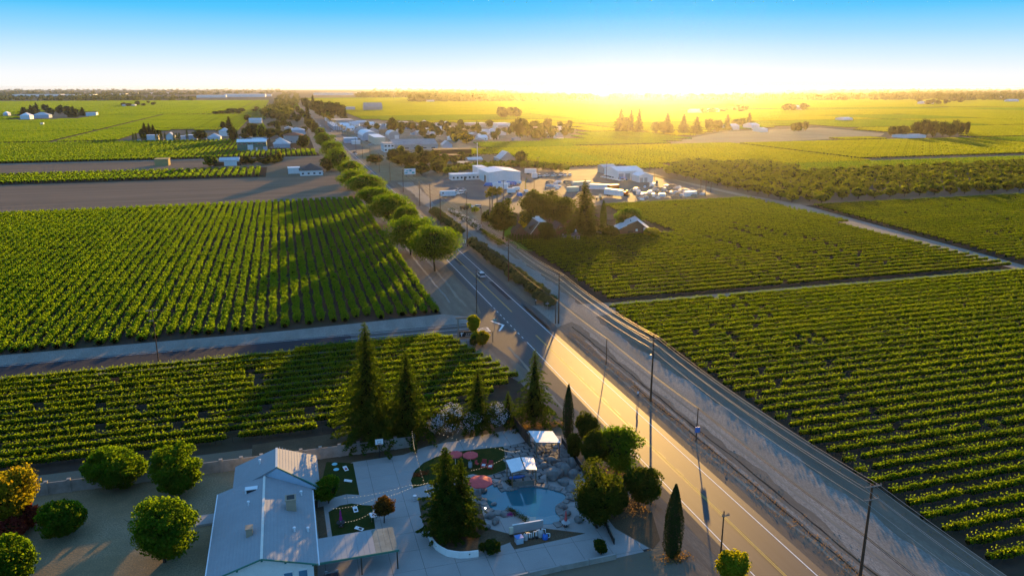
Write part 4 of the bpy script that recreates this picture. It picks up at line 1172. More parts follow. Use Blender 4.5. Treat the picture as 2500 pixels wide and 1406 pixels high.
# vehicle builder used everywhere
def car(label, loc, rot, paint, kind='suv', group=None, name='parked_car', detail=True):
    t = thing(name, label, {'pickup': 'pickup truck', 'van': 'van'}.get(kind, 'car'), loc, rot, group)
    L, W = {'suv': (4.6, 1.85), 'pickup': (5.6, 1.95), 'van': (5.6, 2.0), 'sedan': (4.6, 1.8)}[kind]
    h1 = {'suv': 1.0, 'pickup': 1.05, 'van': 1.15, 'sedan': .9}[kind]
    h2 = {'suv': 1.68, 'pickup': 1.85, 'van': 2.3, 'sedan': 1.42}[kind]
    y0, y1 = {'suv': (-2.2, .95), 'pickup': (-.55, 1.3), 'van': (-2.75, 1.7), 'sedan': (-1.6, .85)}[kind]
    b = MB()
    prof = [(-L / 2, .35), (-L / 2 + .05, h1 - .12), (-L / 2 + .25, h1), (y1 + .35, h1), (L / 2 - .35, h1 - .12), (L / 2, h1 - .35), (L / 2, .35)]
    b.hexa([(-W / 2, y, z) for y, z in prof], [(W / 2, y, z) for y, z in prof])
    if kind == 'pickup': b.box(-W / 2 + .15, W / 2 - .15, -L / 2 + .12, -.7, h1 - .02, h1 + .03)
    b.build('body', paint, t, bevel=.05 if detail else 0)
    g = MB(); s, e = W / 2 - .06, W / 2 - .22
    dy = .45 if kind != 'van' else .12
    g.hexa([(-s, y0, h1), (s, y0, h1), (s, y1 + .45, h1), (-s, y1 + .45, h1)], [(-e, y0 + dy * .8, h2 - .07), (e, y0 + dy * .8, h2 - .07), (e, y1 - .2, h2 - .07), (-e, y1 - .2, h2 - .07)])
    g.build('windows', 'glass_dark' if kind != 'van' else paint, t)
    r_ = MB(); r_.box(-e - .03, e + .03, y0 + dy * .75, y1 - .18, h2 - .07, h2); r_.build('roof', paint, t)
    for x in (-1, 1):
        for y in (-L * .31, L * .31):
            w = MB(); w.tube((x * (W / 2 - .22), y, .34), (x * (W / 2 + .01), y, .34), .34, n=10); w.build('wheel', 'rubber', t)
    if detail:
        for x in (-1, 1):
            w = MB(); w.box(x * (W / 2 - .25) - .16, x * (W / 2 - .25) + .16, L / 2 - .01, L / 2 + .015, .58, .72); w.build('headlight', 'plastic_white', t)
            w = MB(); w.box(x * (W / 2 - .16) - .11, x * (W / 2 - .16) + .11, -L / 2 - .015, -L / 2 + .04, .70, .92); w.build('tail_light', 'tail_lamp', t)
        w = MB(); w.box(-.26, .26, -L / 2 - .02, -L / 2, .55, .68); w.build('number_plate', 'plastic_white', t)
    return t
car('dark car parked under the carport at the bottom edge', (-55.2, 8.6, .04), 0, 'paint_darkcar', 'sedan')
car('white roofed sport utility vehicle driving on the highway past the hedge', (1.75, 157, .02), 0, 'paint_silver', 'suv', None, 'driving_car')
# boundary wall behind the house: panels between posts
bw = thing('garden_wall', 'grey brown block wall between the vineyard and the house', 'wall', gp(60, 1214))
A, B = gp(60, 1214), gp(1010, 1090)
n = 19
for k in range(n + 1):
    p = A.lerp(B, k / n) - A
    mb = MB(); mb.box(p.x - .22, p.x + .22, p.y - .22, p.y + .22, 0, 2.15); mb.box(p.x - .27, p.x + .27, p.y - .27, p.y + .27, 2.15, 2.24); mb.build('post', 'concrete_wall', bw)
    if k < n:
        q = A.lerp(B, (k + 1) / n) - A
        d = (q - p).normalized(); nn = Vector((-d.y, d.x, 0)) * .09
        a, b = p + d * .22, q - d * .22
        mb = MB(); mb.hexa([a - nn, b - nn, b + nn, a + nn], [v + Vector((0, 0, 1.95)) for v in (a - nn, b - nn, b + nn, a + nn)]); mb.build('wall_panel', 'concrete_wall', bw)
def fence_run(name, label, pts, h, mat, step, th=.05, cap=None, post='wood_dark', cat='fence'):
    t = thing(name, label, cat, pts[0])
    for a, b in zip(pts[:-1], pts[1:]):
        a, b = Vector(a) - Vector(pts[0]), Vector(b) - Vector(pts[0])
        k = max(1, int((b - a).length / step))
        d = (b - a).normalized(); nn = Vector((-d.y, d.x, 0)) * th
        for i in range(k):
            p, q = a.lerp(b, i / k) + d * .05, a.lerp(b, (i + 1) / k) - d * .05
            m_ = MB(); m_.hexa([p - nn, q - nn, q + nn, p + nn], [v + Vector((0, 0, h)) for v in (p - nn, q - nn, q + nn, p + nn)]); pn = m_.build('fence_panel', mat, t)
            if cap:
                m_ = MB(); m_.hexa([v + Vector((0, 0, h + .002)) for v in (p - nn * 1.6, q - nn * 1.6, q + nn * 1.6, p + nn * 1.6)], [v + Vector((0, 0, h + .06)) for v in (p - nn * 1.6, q - nn * 1.6, q + nn * 1.6, p + nn * 1.6)]); m_.build('cap', cap, pn)
            m_ = MB(); m_.box(p.x - .05 - .06, p.x - .05 + .06, p.y - .06, p.y + .06, 0, h + .15); m_.build('post', post, t)
    return t
fence_run('dark_fence', 'tall blackened board fence at the far corner of the courtyard', [gp(1254, 1040), gp(1294, 1092)], 2.0, 'wood_dark', 2.2)
fence_run('side_fence', 'low dark fence with a pale cap behind the pool rocks', [gp(1372, 1080), gp(1424, 1152), gp(1452, 1225), gp(1486, 1300), gp(1500, 1330)], 1.0, 'wood_dark', 2.6, cap='wood_grey')
fence_run('front_wall', 'low concrete fence along the paved drive at the bottom', [gp(1505, 1364), gp(1370, 1392), gp(1212, 1428)], .75, 'concrete_wall', 3.4, .07, 'concrete', 'concrete_wall')
# curved white wall
t = thing('curved_wall', 'curved white wall round the planter bed', 'wall', gp(1100, 1355))
o0 = gp(1100, 1355)
pts = [gp(*p) - o0 for p in ((1047, 1311), (1053, 1325), (1065, 1341), (1078, 1350), (1092, 1357), (1107, 1360), (1123, 1362), (1146, 1361), (1168, 1358))]
mb = MB()
for a, b in zip(pts[:-1], pts[1:]):
    d = (b - a).normalized(); nn = Vector((-d.y, d.x, 0)) * .12
    mb.hexa([a - nn, b - nn, b + nn, a + nn], [v + Vector((0, 0, .95)) for v in (a - nn, b - nn, b + nn, a + nn)])
mb.build('wall', 'stucco', t)
for k in (2, 7):
    mb = MB(); mb.lathe([(.10, 0), (.10, .05)], 8, (pts[k].x, pts[k].y - .16, .62)); mb.build('wall_lamp', 'plastic_black', t)
# pool
pool_px = [(1184, 1188), (1202, 1182), (1213, 1178), (1222, 1182), (1228, 1193), (1240, 1200), (1256, 1196), (1272, 1190), (1302, 1188), (1330, 1192), (1352, 1197), (1374, 1204), (1384, 1212), (1378, 1224), (1362, 1234), (1357, 1242), (1360, 1254), (1370, 1264), (1366, 1275),
           (1340, 1280), (1318, 1280), (1286, 1273), (1272, 1257), (1252, 1245), (1224, 1249), (1200, 1246), (1190, 1234), (1180, 1220), (1172, 1212), (1176, 1199)]
pool = smooth_ring([gp(*p) for p in pool_px], 3)
sheet('pool_water', pool, .052, 'pool_water')
sh = [gp(*p) for p in ((1252, 1246), (1272, 1259), (1286, 1274), (1318, 1281), (1366, 1276), (1371, 1266), (1362, 1256), (1330, 1262), (1295, 1262), (1268, 1250))]
sheet('pool_beach', sh, .056, 'pool_shallow')
def rock_mesh(seed, sx, sy, sz, sub=2):
    rng = np.random.default_rng(seed)
    bm = bmesh.new(); bmesh.ops.create_icosphere(bm, subdivisions=sub, radius=1.0)
    dirs = rng.normal(size=(7, 3)); dirs /= np.linalg.norm(dirs, axis=1, keepdims=True); am = rng.uniform(.55, .9, 7)
    for v in bm.verts:
        c = np.array(v.co)
        for d, a in zip(dirs, am):
            q = c @ d
            if q > a: c = c - d * (q - a) * .9
        c = c * (1 + rng.normal() * .035)
        v.co = (c[0] * sx, c[1] * sy, max(c[2], -.35) * sz)
    me = bpy.data.meshes.new('boulder'); bm.to_mesh(me); bm.free(); me.materials.append(M['rock'])
    return me
RKS = [rock_mesh(500 + k, 1, 1, .8) for k in range(5)]
def rock(px, py, w, d, h, label, k=0, mat=None, z=0.0):
    p = gp(px, py)
    o = obj('boulder', RKS[k % 5], None, (p.x, p.y, .3 * h + z), k * 1.1, (w / 2, d / 2, h * .8))
    return tag(o, label, 'boulder', 'boulders round the pool')
for k, (x, y, w, d, h, lb) in enumerate([
    (1352, 1168, 3.4, 2.6, 1.9, 'largest boulder of the pool waterfall, beside the wagon wheel'), (1378, 1158, 2.4, 2.2, 2.2, 'tall boulder in the middle of the waterfall'), (1394, 1146, 1.7, 1.6, 2.4, 'topmost pale boulder of the waterfall'),
    (1400, 1166, 2.0, 2.2, 1.7, 'boulder at the fence side of the waterfall'), (1366, 1143, 1.9, 1.5, 1.2, 'boulder behind the waterfall by the side fence'), (1347, 1128, 2.2, 1.6, 1.1, 'blue grey boulder behind the waterfall'),
    (1328, 1140, 2.0, 1.5, 1.0, 'boulder beside the open tin roofed bar'), (1320, 1128, 1.6, 1.3, .8, 'low boulder behind the open tin roofed bar'), (1376, 1182, 2.6, 1.6, 1.0, 'flat boulder at the foot of the waterfall'),
    (1394, 1196, 2.0, 2.0, .8, 'boulder at the right end of the pool'), (1398, 1218, 1.8, 2.2, .7, 'boulder below the dark tree at the pool edge'), (1372, 1240, 2.0, 1.2, .7, 'boulder jutting into the pool from the right'),
    (1384, 1258, 1.7, 1.2, .8, 'boulder behind the closed red umbrella'), (1412, 1272, 2.0, 1.4, .8, 'rounded boulder under the dark tree trunk'), (1196, 1262, 1.8, 1.4, .9, 'boulder at the planter side of the pool'),
    (1210, 1277, 1.6, 1.3, .9, 'boulder with purple flowers on top'), (1228, 1258, 1.7, 1.0, .6, 'long low boulder by the pool beach'), (1190, 1290, 1.4, 1.1, .7, 'boulder under the big conifer'),
    (1182, 1200, 1.4, 1.0, .5, 'flat boulder under the open red umbrella'), (1182, 1222, 1.3, 1.0, .5, 'dark boulder at the left pool end'), (1206, 1232, 1.1, .8, .4, 'small boulder beside the pool lamp')]):
    rock(x, y, w, d, h, lb, k)
# stone coping round the pool and flagstones
cp_ = thing('pool_coping', 'irregular stone coping along the pool edge', 'pool edge', (pool[0].x, pool[0].y, 0))
P0 = Vector((pool[0].x, pool[0].y, 0))
k = 0; cen = sum((Vector(p) for p in pool), Vector()) / len(pool)
N_ = len(pool); rng = np.random.default_rng(12)
for i in range(0, N_, 2):
    a, b = Vector(pool[i]), Vector(pool[(i + 2) % N_])
    if 54 < i < 68: continue
    d = (b - a); L = d.length
    if L < .3: continue
    d.normalize(); nn = Vector((d.y, -d.x, 0))
    if (a + nn - cen).length < (a - nn - cen).length: nn = -nn
    w = rng.uniform(.75, 1.25)
    q = [a + d * .04 - nn * .12, b - d * .04 - nn * .12, b - d * .08 + nn * w, a + d * .06 + nn * w * .92]
    mb = MB(); mb.slab([((v - P0).x, (v - P0).y) for v in q], .03, .16 + rng.uniform(0, .12)); mb.build('coping_stone', 'flagstone', cp_, bevel=.05)
fl_poly = [gp(*p) for p in ((1232, 1092), (1290, 1076), (1330, 1085), (1372, 1082), (1420, 1150), (1390, 1160), (1340, 1150), (1318, 1165), (1330, 1182), (1244, 1186), (1228, 1172), (1205, 1168), (1160, 1176), (1190, 1164), (1238, 1146))]
fl = sheet('flagstone_paving', fl_poly, .045, 'tar')
xs0, ys0 = min(p.x for p in fl_poly), min(p.y for p in fl_poly)
for i in range(18):
    for j in range(18):
        x, y = xs0 + i * 1.35 + .6 * (j % 2), ys0 + j * 1.15
        if not inside((x, y), fl_poly): continue
        jt = lambda a, b: (x + a + rng.uniform(-.14, .14), y + b + rng.uniform(-.14, .14))
        mb = MB(); mb.slab([jt(-.58, -.48), jt(0, -.55), jt(.58, -.45), jt(.6, .42), jt(.02, .52), jt(-.58, .46)], .048, .075 + rng.uniform(0, .03)); mb.build('flagstone', 'flagstone', fl)
# wagon wheel
ww = gp(1335, 1178)
t = thing('wagon_wheel', 'old wagon wheel leaning on the waterfall rocks', 'wheel', ww, R(70))
mb = MB()
for i in range(20):
    a, b = 2 * math.pi * i / 20, 2 * math.pi * (i + 1) / 20
    mb.tube((math.cos(a) * .9, .25 * math.sin(a) * .3, .95 + math.sin(a) * .9), (math.cos(b) * .9, .25 * math.sin(b) * .3, .95 + math.sin(b) * .9), .065, n=5)
mb.build('rim', 'wood_grey', t)
for i in range(10):
    a = 2 * math.pi * i / 10
    mb = MB(); mb.tube((0, 0, .95), (math.cos(a) * .87, .075 * math.sin(a), .95 + math.sin(a) * .87), .03, n=5); mb.build('spoke', 'wood_grey', t)
mb = MB(); mb.tube((0, -.14, .95), (0, .14, .95), .12, n=9); mb.build('hub', 'wood_dark', t)
# shelters
def shelter(label, quad, z, roofmat, gable=None, name='shelter'):
    t = thing(name, label, 'shelter', (0, 0, 0))
    q = [gp(p[0], p[1], z) for p in quad]
    c = sum(q, Vector()) / 4; c.z = 0
    t.location = c
    q = [p - c for p in q]
    n = 9
    for k in range(n):
        if gable is None:
            a, b = q[0].lerp(q[3], k / n), q[0].lerp(q[3], (k + .97) / n)
            d, e = q[1].lerp(q[2], k / n), q[1].lerp(q[2], (k + .97) / n)
            mb = MB(); v = [a, d, e, b]; mb.hexa([p - Vector((0, 0, .06)) for p in v], v); mb.build('roof_sheet', roofmat, t)
        else:
            f0, f1 = k / n, (k + .97) / n
            up = lambda f: Vector((0, 0, gable * (1 - abs(2 * f - 1))))
            a, b, d, e = q[0].lerp(q[1], f0) + up(f0), q[0].lerp(q[1], f1) + up(f1), q[3].lerp(q[2], f0) + up(f0), q[3].lerp(q[2], f1) + up(f1)
            if f0 < .5 < f1: f1 = .5; b, e = q[0].lerp(q[1], .5) + up(.5), q[3].lerp(q[2], .5) + up(.5)
            mb = MB(); v = [a, b, e, d]; mb.hexa([p - Vector((0, 0, .06)) for p in v], v); mb.build('roof_sheet', roofmat, t)
    for k, p in enumerate(q):
        p = p * .93
        mb = MB(); mb.box(p.x - .07, p.x + .07, p.y - .07, p.y + .07, 0, z - .06); mb.build('post', 'wood', t)
    for a, b in ((0, 1), (1, 2), (2, 3), (3, 0)):
        mb = MB(); mb.tube(q[a] * .93 + Vector((0, 0, z - z * .93 - .18)), q[b] * .93 + Vector((0, 0, z - z * .93 - .18)), .07, n=4); mb.build('beam', 'wood', t)
    return t, q
t1, q1 = shelter('flat tin roofed shelter at the far corner, half its roof in sun', [(1290, 1051), (1349, 1052), (1369, 1080), (1309, 1079)], 3.0, 'white_metal')
mb = MB(); p, q_ = q1[2] * .96, q1[1] * .96
mb.add([(p.x, p.y, 2.85), (p.x + (q_.x - p.x) * .35, p.y + (q_.y - p.y) * .35, 2.85), (p.x + (q_.x - p.x) * .08, p.y + (q_.y - p.y) * .08, .5), (p.x, p.y, .35), (p.x - .04, p.y - .03, 2.85), (p.x - .04, p.y - .03, .35)], [(0, 1, 2, 3), (4, 5, 3, 0)])
tag(mb.build('tarpaulin', 'paint_blue', None, t1.location), 'blue tarpaulin hanging from the tin roofed shelter corner', 'tarpaulin')
t2, q2 = shelter('open bar with a low pale gable roof beside the pool', [(1235, 1123), (1303, 1117), (1311, 1146), (1249, 1153)], 2.9, 'white_metal', .35, 'pool_bar')
mb = MB(); a, b = q2[3] * .85, q2[2] * .85
mb.tube((a.x, a.y, 1.0), (b.x, b.y, 1.0), .12, n=4); mb.hexa([(a.x, a.y, 0), (b.x, b.y, 0), (b.x, b.y + .12, 0), (a.x, a.y + .12, 0)], [(a.x, a.y, .98), (b.x, b.y, .98), (b.x, b.y + .12, .98), (a.x, a.y + .12, .98)])
mb.build('counter', 'wood_grey', t2)
kb = MB()
kp = [(-1.4, 0), (-.9, .3), (0, .38), (.9, .3), (1.4, 0), (.9, -.3), (0, -.38), (-.9, -.3)]
kb.hexa([(x * .8, y * .6, .9) for x, y in kp], [(x, y, 1.22) for x, y in kp])
tag(kb.build('kayak', 'plastic_blue', None, (t2.location.x - .9, t2.location.y - .3, 0), bevel=.06), 'bright blue boat on a rack under the bar roof', 'boat')
kr = MB(); kr.box(-1, -.9, -.3, .3, 0, .9); kr.box(.9, 1, -.3, .3, 0, .9)
tag(kr.build('boat_rack', 'wood', None, (t2.location.x - .9, t2.location.y - .3, 0)), 'wooden rack under the blue boat', 'rack')
for k, (x0, y0, x1, y1) in enumerate(((1292, 1082, 1318, 1112), (1300, 1080, 1326, 1108), (1310, 1082, 1336, 1108))):
    a, b = gp(x0, y0), gp(x1, y1); a = a.lerp(b, .15); d = (b - a).normalized(); nn = Vector((-d.y, d.x, 0)) * .22
    t = thing('bench', ['bench nearest the dark fence, beside the tin roofed shelter', 'middle bench beside the tin roofed shelter', 'bench under the edge of the tin roofed shelter'][k], 'bench', a)
    L = d * (b - a).length
    mb = MB(); v = [-nn, L - nn, L + nn, nn]; mb.hexa([p + Vector((0, 0, .42)) for p in v], [p + Vector((0, 0, .47)) for p in v]); mb.build('seat', 'wood_grey', t)
    for f in (.1, .9):
        p = L * f; mb = MB(); mb.box(p.x - .15, p.x + .15, p.y - .15, p.y + .15, .03, .42); mb.build('leg', 'wood_dark', t)
# umbrellas
def umbrella(label, p, r, z=2.25, mat='canvas_red', closed=False, table=False):
    t = thing('patio_umbrella', label, 'umbrella', p, .2, 'red patio umbrellas')
    mb = MB(); mb.tube((0, 0, 0), (0, 0, z + (.5 if closed else .45)), .03, n=6); mb.build('pole', 'white_metal', t)
    mb = MB(); mb.lathe([(.32, 0), (.32, .09), (.06, .12)], 10); mb.build('base', 'plastic_black', t)
    if closed:
        mb = MB(); mb.lathe([(.20, z - 1.15), (.24, z - .9), (.13, z - .5), (.15, z - .2), (.04, z + .45)], 8); mb.build('canopy', mat, t)
    else:
        for i in range(8):
            a, b = 2 * math.pi * i / 8, 2 * math.pi * (i + 1) / 8
            A_, B_ = Vector((math.cos(a) * r, math.sin(a) * r, z - .12)), Vector((math.cos(b) * r, math.sin(b) * r, z - .12))
            T = Vector((0, 0, z + .42)); m1, m2 = T.lerp(A_, .55) + Vector((0, 0, .05)), T.lerp(B_, .55) + Vector((0, 0, .05))
            mb = MB(); mb.add([T, m1, m2, A_, B_, A_ - Vector((0, 0, .16)), B_ - Vector((0, 0, .16))], [(0, 1, 2), (1, 3, 4, 2), (3, 5, 6, 4)]); mb.build('canopy_panel', mat, t)
            mb = MB(); mb.tube((0, 0, z - .1), A_.lerp(T, .1), .012, n=4); mb.build('rib', 'white_metal', t)
    if table:
        tt = thing('round_table', 'dark round table round the foot of ' + ('the closed pink umbrella' if mat == 'flower_pink' else 'the closed red umbrella'), 'table', p)
        mb = MB(); mb.lathe([(.05, .66), (.62, .68), (.62, .73), (.05, .74)], 14); mb.build('table_top', 'plastic_black' if mat == 'flower_pink' else 'grey_metal', tt)
        for i in range(4):
            a = math.pi / 4 + math.pi / 2 * i; mb = MB(); mb.tube((math.cos(a) * .45, math.sin(a) * .45, 0), (math.cos(a) * .5, math.sin(a) * .5, .67), .025, n=5); mb.build('leg', 'plastic_black', tt)
    return t
umbrella('open red umbrella on the oval turf, nearer the lounge chairs', gp(1149, 1111 + 28), 1.3)
umbrella('open red umbrella on the oval turf half hidden by the conifer', gp(1112, 1111 + 26), 1.25)
umbrella('open red umbrella over the left end of the pool', gp(1172, 1175 + 30), 2.0)
umbrella('closed red umbrella standing beside the shallow pool end', gp(1381, 1285), 1, 2.1, closed=True, table=True)
umbrella('closed pink umbrella on the lower turf', gp(833, 1285), 1, 2.2, 'flower_pink', closed=True, table=True)
# lounge chairs
def lounge(label, p, rot):
    t = thing('lounge_chair', label, 'chair', p, rot, 'red lounge chairs')
    for k in range(5):
        mb = MB(); mb.box(-.36 + k * .148, -.36 + k * .148 + .13, -.75, .35, .30, .34); mb.build('seat_slat', 'plastic_red', t)
        mb = MB(); x = -.36 + k * .148; mb.hexa([(x, .36, .32), (x + .13, .36, .32), (x + .13, .40, .32), (x, .40, .32)], [(x, .72, 1.05), (x + .13, .72, 1.05), (x + .13, .76, 1.05), (x, .76, 1.05)]); mb.build('back_slat', 'plastic_red', t)
    for x in (-.42, .42):
        mb = MB(); mb.box(x - .05, x + .05, -.5, .4, .55, .60); mb.box(x - .03, x + .03, -.48, -.4, 0, .55); mb.box(x - .03, x + .03, .3, .38, 0, .55); mb.build('armrest', 'plastic_red', t)
    c = MB(); c.box(-.3, .3, -.35, .3, .342, .39)
    tag(c.build('towel', 'cloth_white', None, p + Vector((0, 0, 0)), rot), 'white towel on the ' + ('left' if 'left' in label else 'right') + ' one of the two red lounge chairs', 'towel')
lounge('red lounge chair, the left of the two on the oval turf', gp(1181, 1140) + Vector((0, 0, .065)), R(-25))
lounge('red lounge chair, the right of the two on the oval turf', gp(1197, 1143) + Vector((0, 0, .065)), R(-25))
t = thing('garden_chair', 'dull pink garden chair left of the red lounge chairs', 'chair', gp(1165, 1138) + Vector((0, 0, .065)), R(30))
mb = MB(); mb.box(-.25, .25, -.25, .25, .42, .46); mb.build('seat', 'canvas_red', t)
mb = MB(); mb.box(-.25, .25, .22, .27, .46, .95); mb.build('backrest', 'canvas_red', t)
for x in (-.22, .22):
    for y in (-.22, .22): mb = MB(); mb.tube((x, y, 0), (x, y, .42), .02, n=5); mb.build('leg', 'plastic_black', t)
def can(name, label, cat, p, r, h, mat, lid=None, top=None):
    t = thing(name, label, cat, p)
    mb = MB(); mb.lathe([(r * .9, 0), (r, h * .3), (r, h * .7), (r * .95, h)], 12); mb.build('body', mat, t)
    for zz in (.33, .66):
        mb = MB(); mb.lathe([(r * 1.0, h * zz - .03), (r * 1.04, h * zz), (r * 1.0, h * zz + .03)], 12); mb.build('hoop', lid or mat, t)
    mb = MB(); mb.lathe([(r * 1.02, h), (r * .9, h + .06), (.03, h + .08)], 12); mb.build('lid', lid or mat, t)
can('barrel', 'grey barrel under the open red umbrella on the turf', 'barrel', gp(1148, 1141) + Vector((0, 0, .065)), .33, .9, 'grey_metal', 'steel')
can('waste_bin', 'white topped waste bin at the corner of the planter bed', 'bin', gp(1013, 1222), .30, .85, 'grey_metal', 'plastic_white')
can('waste_bin', 'white cylindrical bin by the side fence', 'bin', gp(1395, 1120), .30, 1.05, 'plastic_white', 'plastic_black')
# games on the turf
def board(label, p, rot, c1, c2, name='game_board'):
    t = thing(name, label, 'game board', p + Vector((0, 0, .065)), rot, 'bean bag boards on the turf')
    mb = MB(); mb.hexa([(-.32, -.6, .04), (.32, -.6, .04), (.32, .6, .26), (-.32, .6, .26)], [(-.32, -.6, .08), (.32, -.6, .08), (.32, .6, .31), (-.32, .6, .31)]); mb.build('board', c1, t)
    mb = MB(); mb.lathe([(.09, .235), (.09, .245)], 10, (0, .28, 0)); mb.build('hole', 'plastic_black', t)
    mb = MB(); mb.hexa([(-.2, -.4, .125), (.2, -.4, .125), (.2, .05, .21), (-.2, .05, .21)], [(-.2, -.4, .13), (.2, -.4, .13), (.2, .05, .215), (-.2, .05, .215)]); mb.build('emblem', c2, t)
    for x in (-.28, .28): mb = MB(); mb.box(x - .03, x + .03, .5, .56, 0, .26); mb.build('leg', 'wood', t)
board('red and white bean bag board on the upper turf', gp(844, 1146), R(15), 'plastic_white', 'plastic_red')
board('plain white bean bag board on the upper turf', gp(850, 1176), R(75), 'plastic_white', 'plastic_white')
board('white bean bag board with black emblem on the lower turf', gp(868, 1246), R(5), 'plastic_white', 'plastic_black')
board('tilted white bean bag board beside the carport roof', gp(877, 1293), R(60), 'plastic_white', 'plastic_black')
for k, (x, y) in enumerate(((817, 1134), (821, 1147))):
    mb = MB(); mb.lathe([(.42, 0), (.47, .06), (.40, .12), (.1, .10)], 14)
    tag(mb.build('play_disc', 'plastic_cyan', None, gp(x, y) + Vector((0, 0, .07))), ['pale blue disc on the upper turf, farther from the house tree', 'pale blue disc on the upper turf, nearer the house tree'][k], 'disc')
t = thing('white_table', 'white rectangular table beside the reddish tree', 'table', gp(911, 1268) + Vector((0, 0, .05)), R(8))
mb = MB(); mb.box(-.42, .42, -.65, .65, .70, .75); mb.build('table_top', 'plastic_white', t)
for x in (-.36, .36):
    for y in (-.58, .58): mb = MB(); mb.tube((x, y, 0), (x, y, .7), .025, n=5); mb.build('leg', 'steel', t)
t = thing('basketball_hoop', 'basketball hoop on a dark pole at the turf edge', 'basketball hoop', gp(927, 1118))
mb = MB(); mb.tube((0, 0, 0), (0, -.1, 3.0), .07, n=7); mb.build('pole', 'plastic_black', t)
mb = MB(); mb.box(-.65, .65, -.5, -.45, 2.75, 3.7); bb = mb.build('backboard', 'plastic_white', t)
for a in ((-.3, .3, 3.35, 3.39), (-.3, .3, 2.95, 2.99), (-.3, -.26, 2.99, 3.35), (.26, .3, 2.99, 3.35)):
    mb = MB(); mb.box(a[0], a[1], -.512, -.5, a[2], a[3]); mb.build('target_line', 'plastic_black', bb)
mb = MB()
for i in range(12):
    a, b = 2 * math.pi * i / 12, 2 * math.pi * (i + 1) / 12
    mb.tube((math.cos(a) * .23, -.75 + math.sin(a) * .23, 2.9), (math.cos(b) * .23, -.75 + math.sin(b) * .23, 2.9), .02, n=4)
mb.build('rim', 'paint_orange', t)
# pool machinery
pm = gp(1250, 1312)
t = thing('equipment_wall', 'low wall with white cap behind the pool machinery', 'wall', gp(1251, 1300))
q = gp(1326, 1287) - gp(1251, 1300)
mb = MB(); mb.hexa([(0, 0, 0), (q.x, q.y, 0), (q.x, q.y + .1, 0), (0, .1, 0)], [(0, 0, 1.15), (q.x, q.y, 1.15), (q.x, q.y + .1, 1.15), (0, .1, 1.15)]); mb.build('wall', 'wall_grey', t)
mb = MB(); mb.hexa([(0, -.06, 1.152), (q.x, q.y - .06, 1.152), (q.x, q.y + .16, 1.152), (0, .16, 1.152)], [(0, -.06, 1.22), (q.x, q.y - .06, 1.22), (q.x, q.y + .16, 1.22), (0, .16, 1.22)]); mb.build('cap', 'white_paint', t)
def tank(label, px, py, r, h, mat, name='filter_tank'):
    t = thing(name, label, 'pool filter', gp(px, py), 0, 'pool machinery')
    mb = MB(); mb.lathe([(r * .7, 0), (r, .12), (r, h * .7), (r * .75, h * .9), (r * .2, h)], 12); mb.build('body', mat, t)
    mb = MB(); mb.lathe([(r * .25, h), (r * .25, h + .15), (.02, h + .17)], 8); mb.build('valve', 'plastic_black', t)
    mb = MB(); mb.path([(r, 0, .25), (r + .25, -.05, .25), (r + .25, -.05, h * .95), (r * .1, 0, h + .1)], .045, 6); mb.build('pipe', 'plastic_white', t)
tank('pale filter tank left of the pumps, behind the curved wall end', 1283, 1318, .36, 1.05, 'wall_grey')
tank('larger pale filter tank right of the pumps', 1320, 1310, .42, 1.15, 'wall_grey')
tank('bright blue filter tank at the right end of the machinery', 1331, 1316, .40, .85, 'plastic_blue')
t = thing('pump_cabinet', 'blue topped heater cabinet at the left of the pool machinery', 'cabinet', gp(1267, 1325), R(5))
mb = MB(); mb.box(-.5, .5, -.45, .45, .08, .95); mb.build('body', 'wall_blue', t, bevel=.04)
mb = MB(); mb.box(-.54, .54, -.49, .49, .952, 1.02); mb.build('lid', 'paint_blue', t)
t = thing('control_box', 'cream control box on the end of the equipment wall', 'cabinet', gp(1248, 1310), 0)
mb = MB(); mb.box(-.28, .28, -.15, .15, .5, 1.5); mb.build('body', 'wall_cream', t); mb = MB(); mb.box(-.2, .2, -.2, .2, 0, .5); mb.build('stand', 'wood_dark', t)
t = thing('pump_pipes', 'white pump pipes between the filter tanks', 'pipes', gp(1302, 1314), 0, 'pool machinery')
for k, x in enumerate((-.6, 0, .5)):
    mb = MB(); mb.path([(x, 0, .1), (x, 0, .9 + .15 * k), (x + .35, 0, .9 + .15 * k), (x + .35, 0, .15)], .05, 6); mb.build('pipe', 'plastic_white', t)
    mb = MB(); mb.tube((x - .1, -.35, .2), (x - .1, .15, .2), .16, n=9); mb.build('pump', 'plastic_black', t)
# string lights
def string(label, pts, n, sag=.35):
    t = thing('string_lights', label, 'string lights', pts[0], 0, 'string lights over the courtyard')
    o0 = Vector(pts[0]); P = [Vector(p) - o0 for p in pts]
    allp = []
    for a, b in zip(P[:-1], P[1:]):
        for k in range(n):
            f = k / n; q = a.lerp(b, f); q.z -= sag * 4 * f * (1 - f); allp.append(q)
    allp.append(P[-1])
    mb = MB()
    for a, b in zip(allp[:-1], allp[1:]): mb.tube(a, b, .008, n=3, caps=False)
    mb.build('cable', 'cable_dark', t)
    for q in allp: obj('bulb', BULB, t, (q.x, q.y, q.z - .06))
BULB = MB().lathe([(.012, -.04), (.034, 0), (.024, .03), (.010, .05)], 6).mesh('bulb', ['bulb_glow'])
hh = 3.4
string('string of lights from the conifers down over the oval turf', [gp(1006, 1052, 4.5), gp(1012, 1095, hh), gp(1044, 1202, hh)], 13)
string('string of lights from the flowering shrubs to the pool bar', [gp(1073, 1057, 4), gp(1220, 1094, hh), gp(1268, 1099, hh)], 14)
string('string of lights crossing the paving, the upper of the pair', [gp(842, 1214, hh), gp(1000, 1182, hh), gp(1062, 1170, hh)], 17)
string('string of lights crossing the paving, the lower of the pair', [gp(814, 1240, hh), gp(915, 1216, hh), gp(1008, 1186, hh)], 14)
string('short string of lights over the lower turf', [gp(844, 1273, 2.4), gp(911, 1246, hh)], 10)
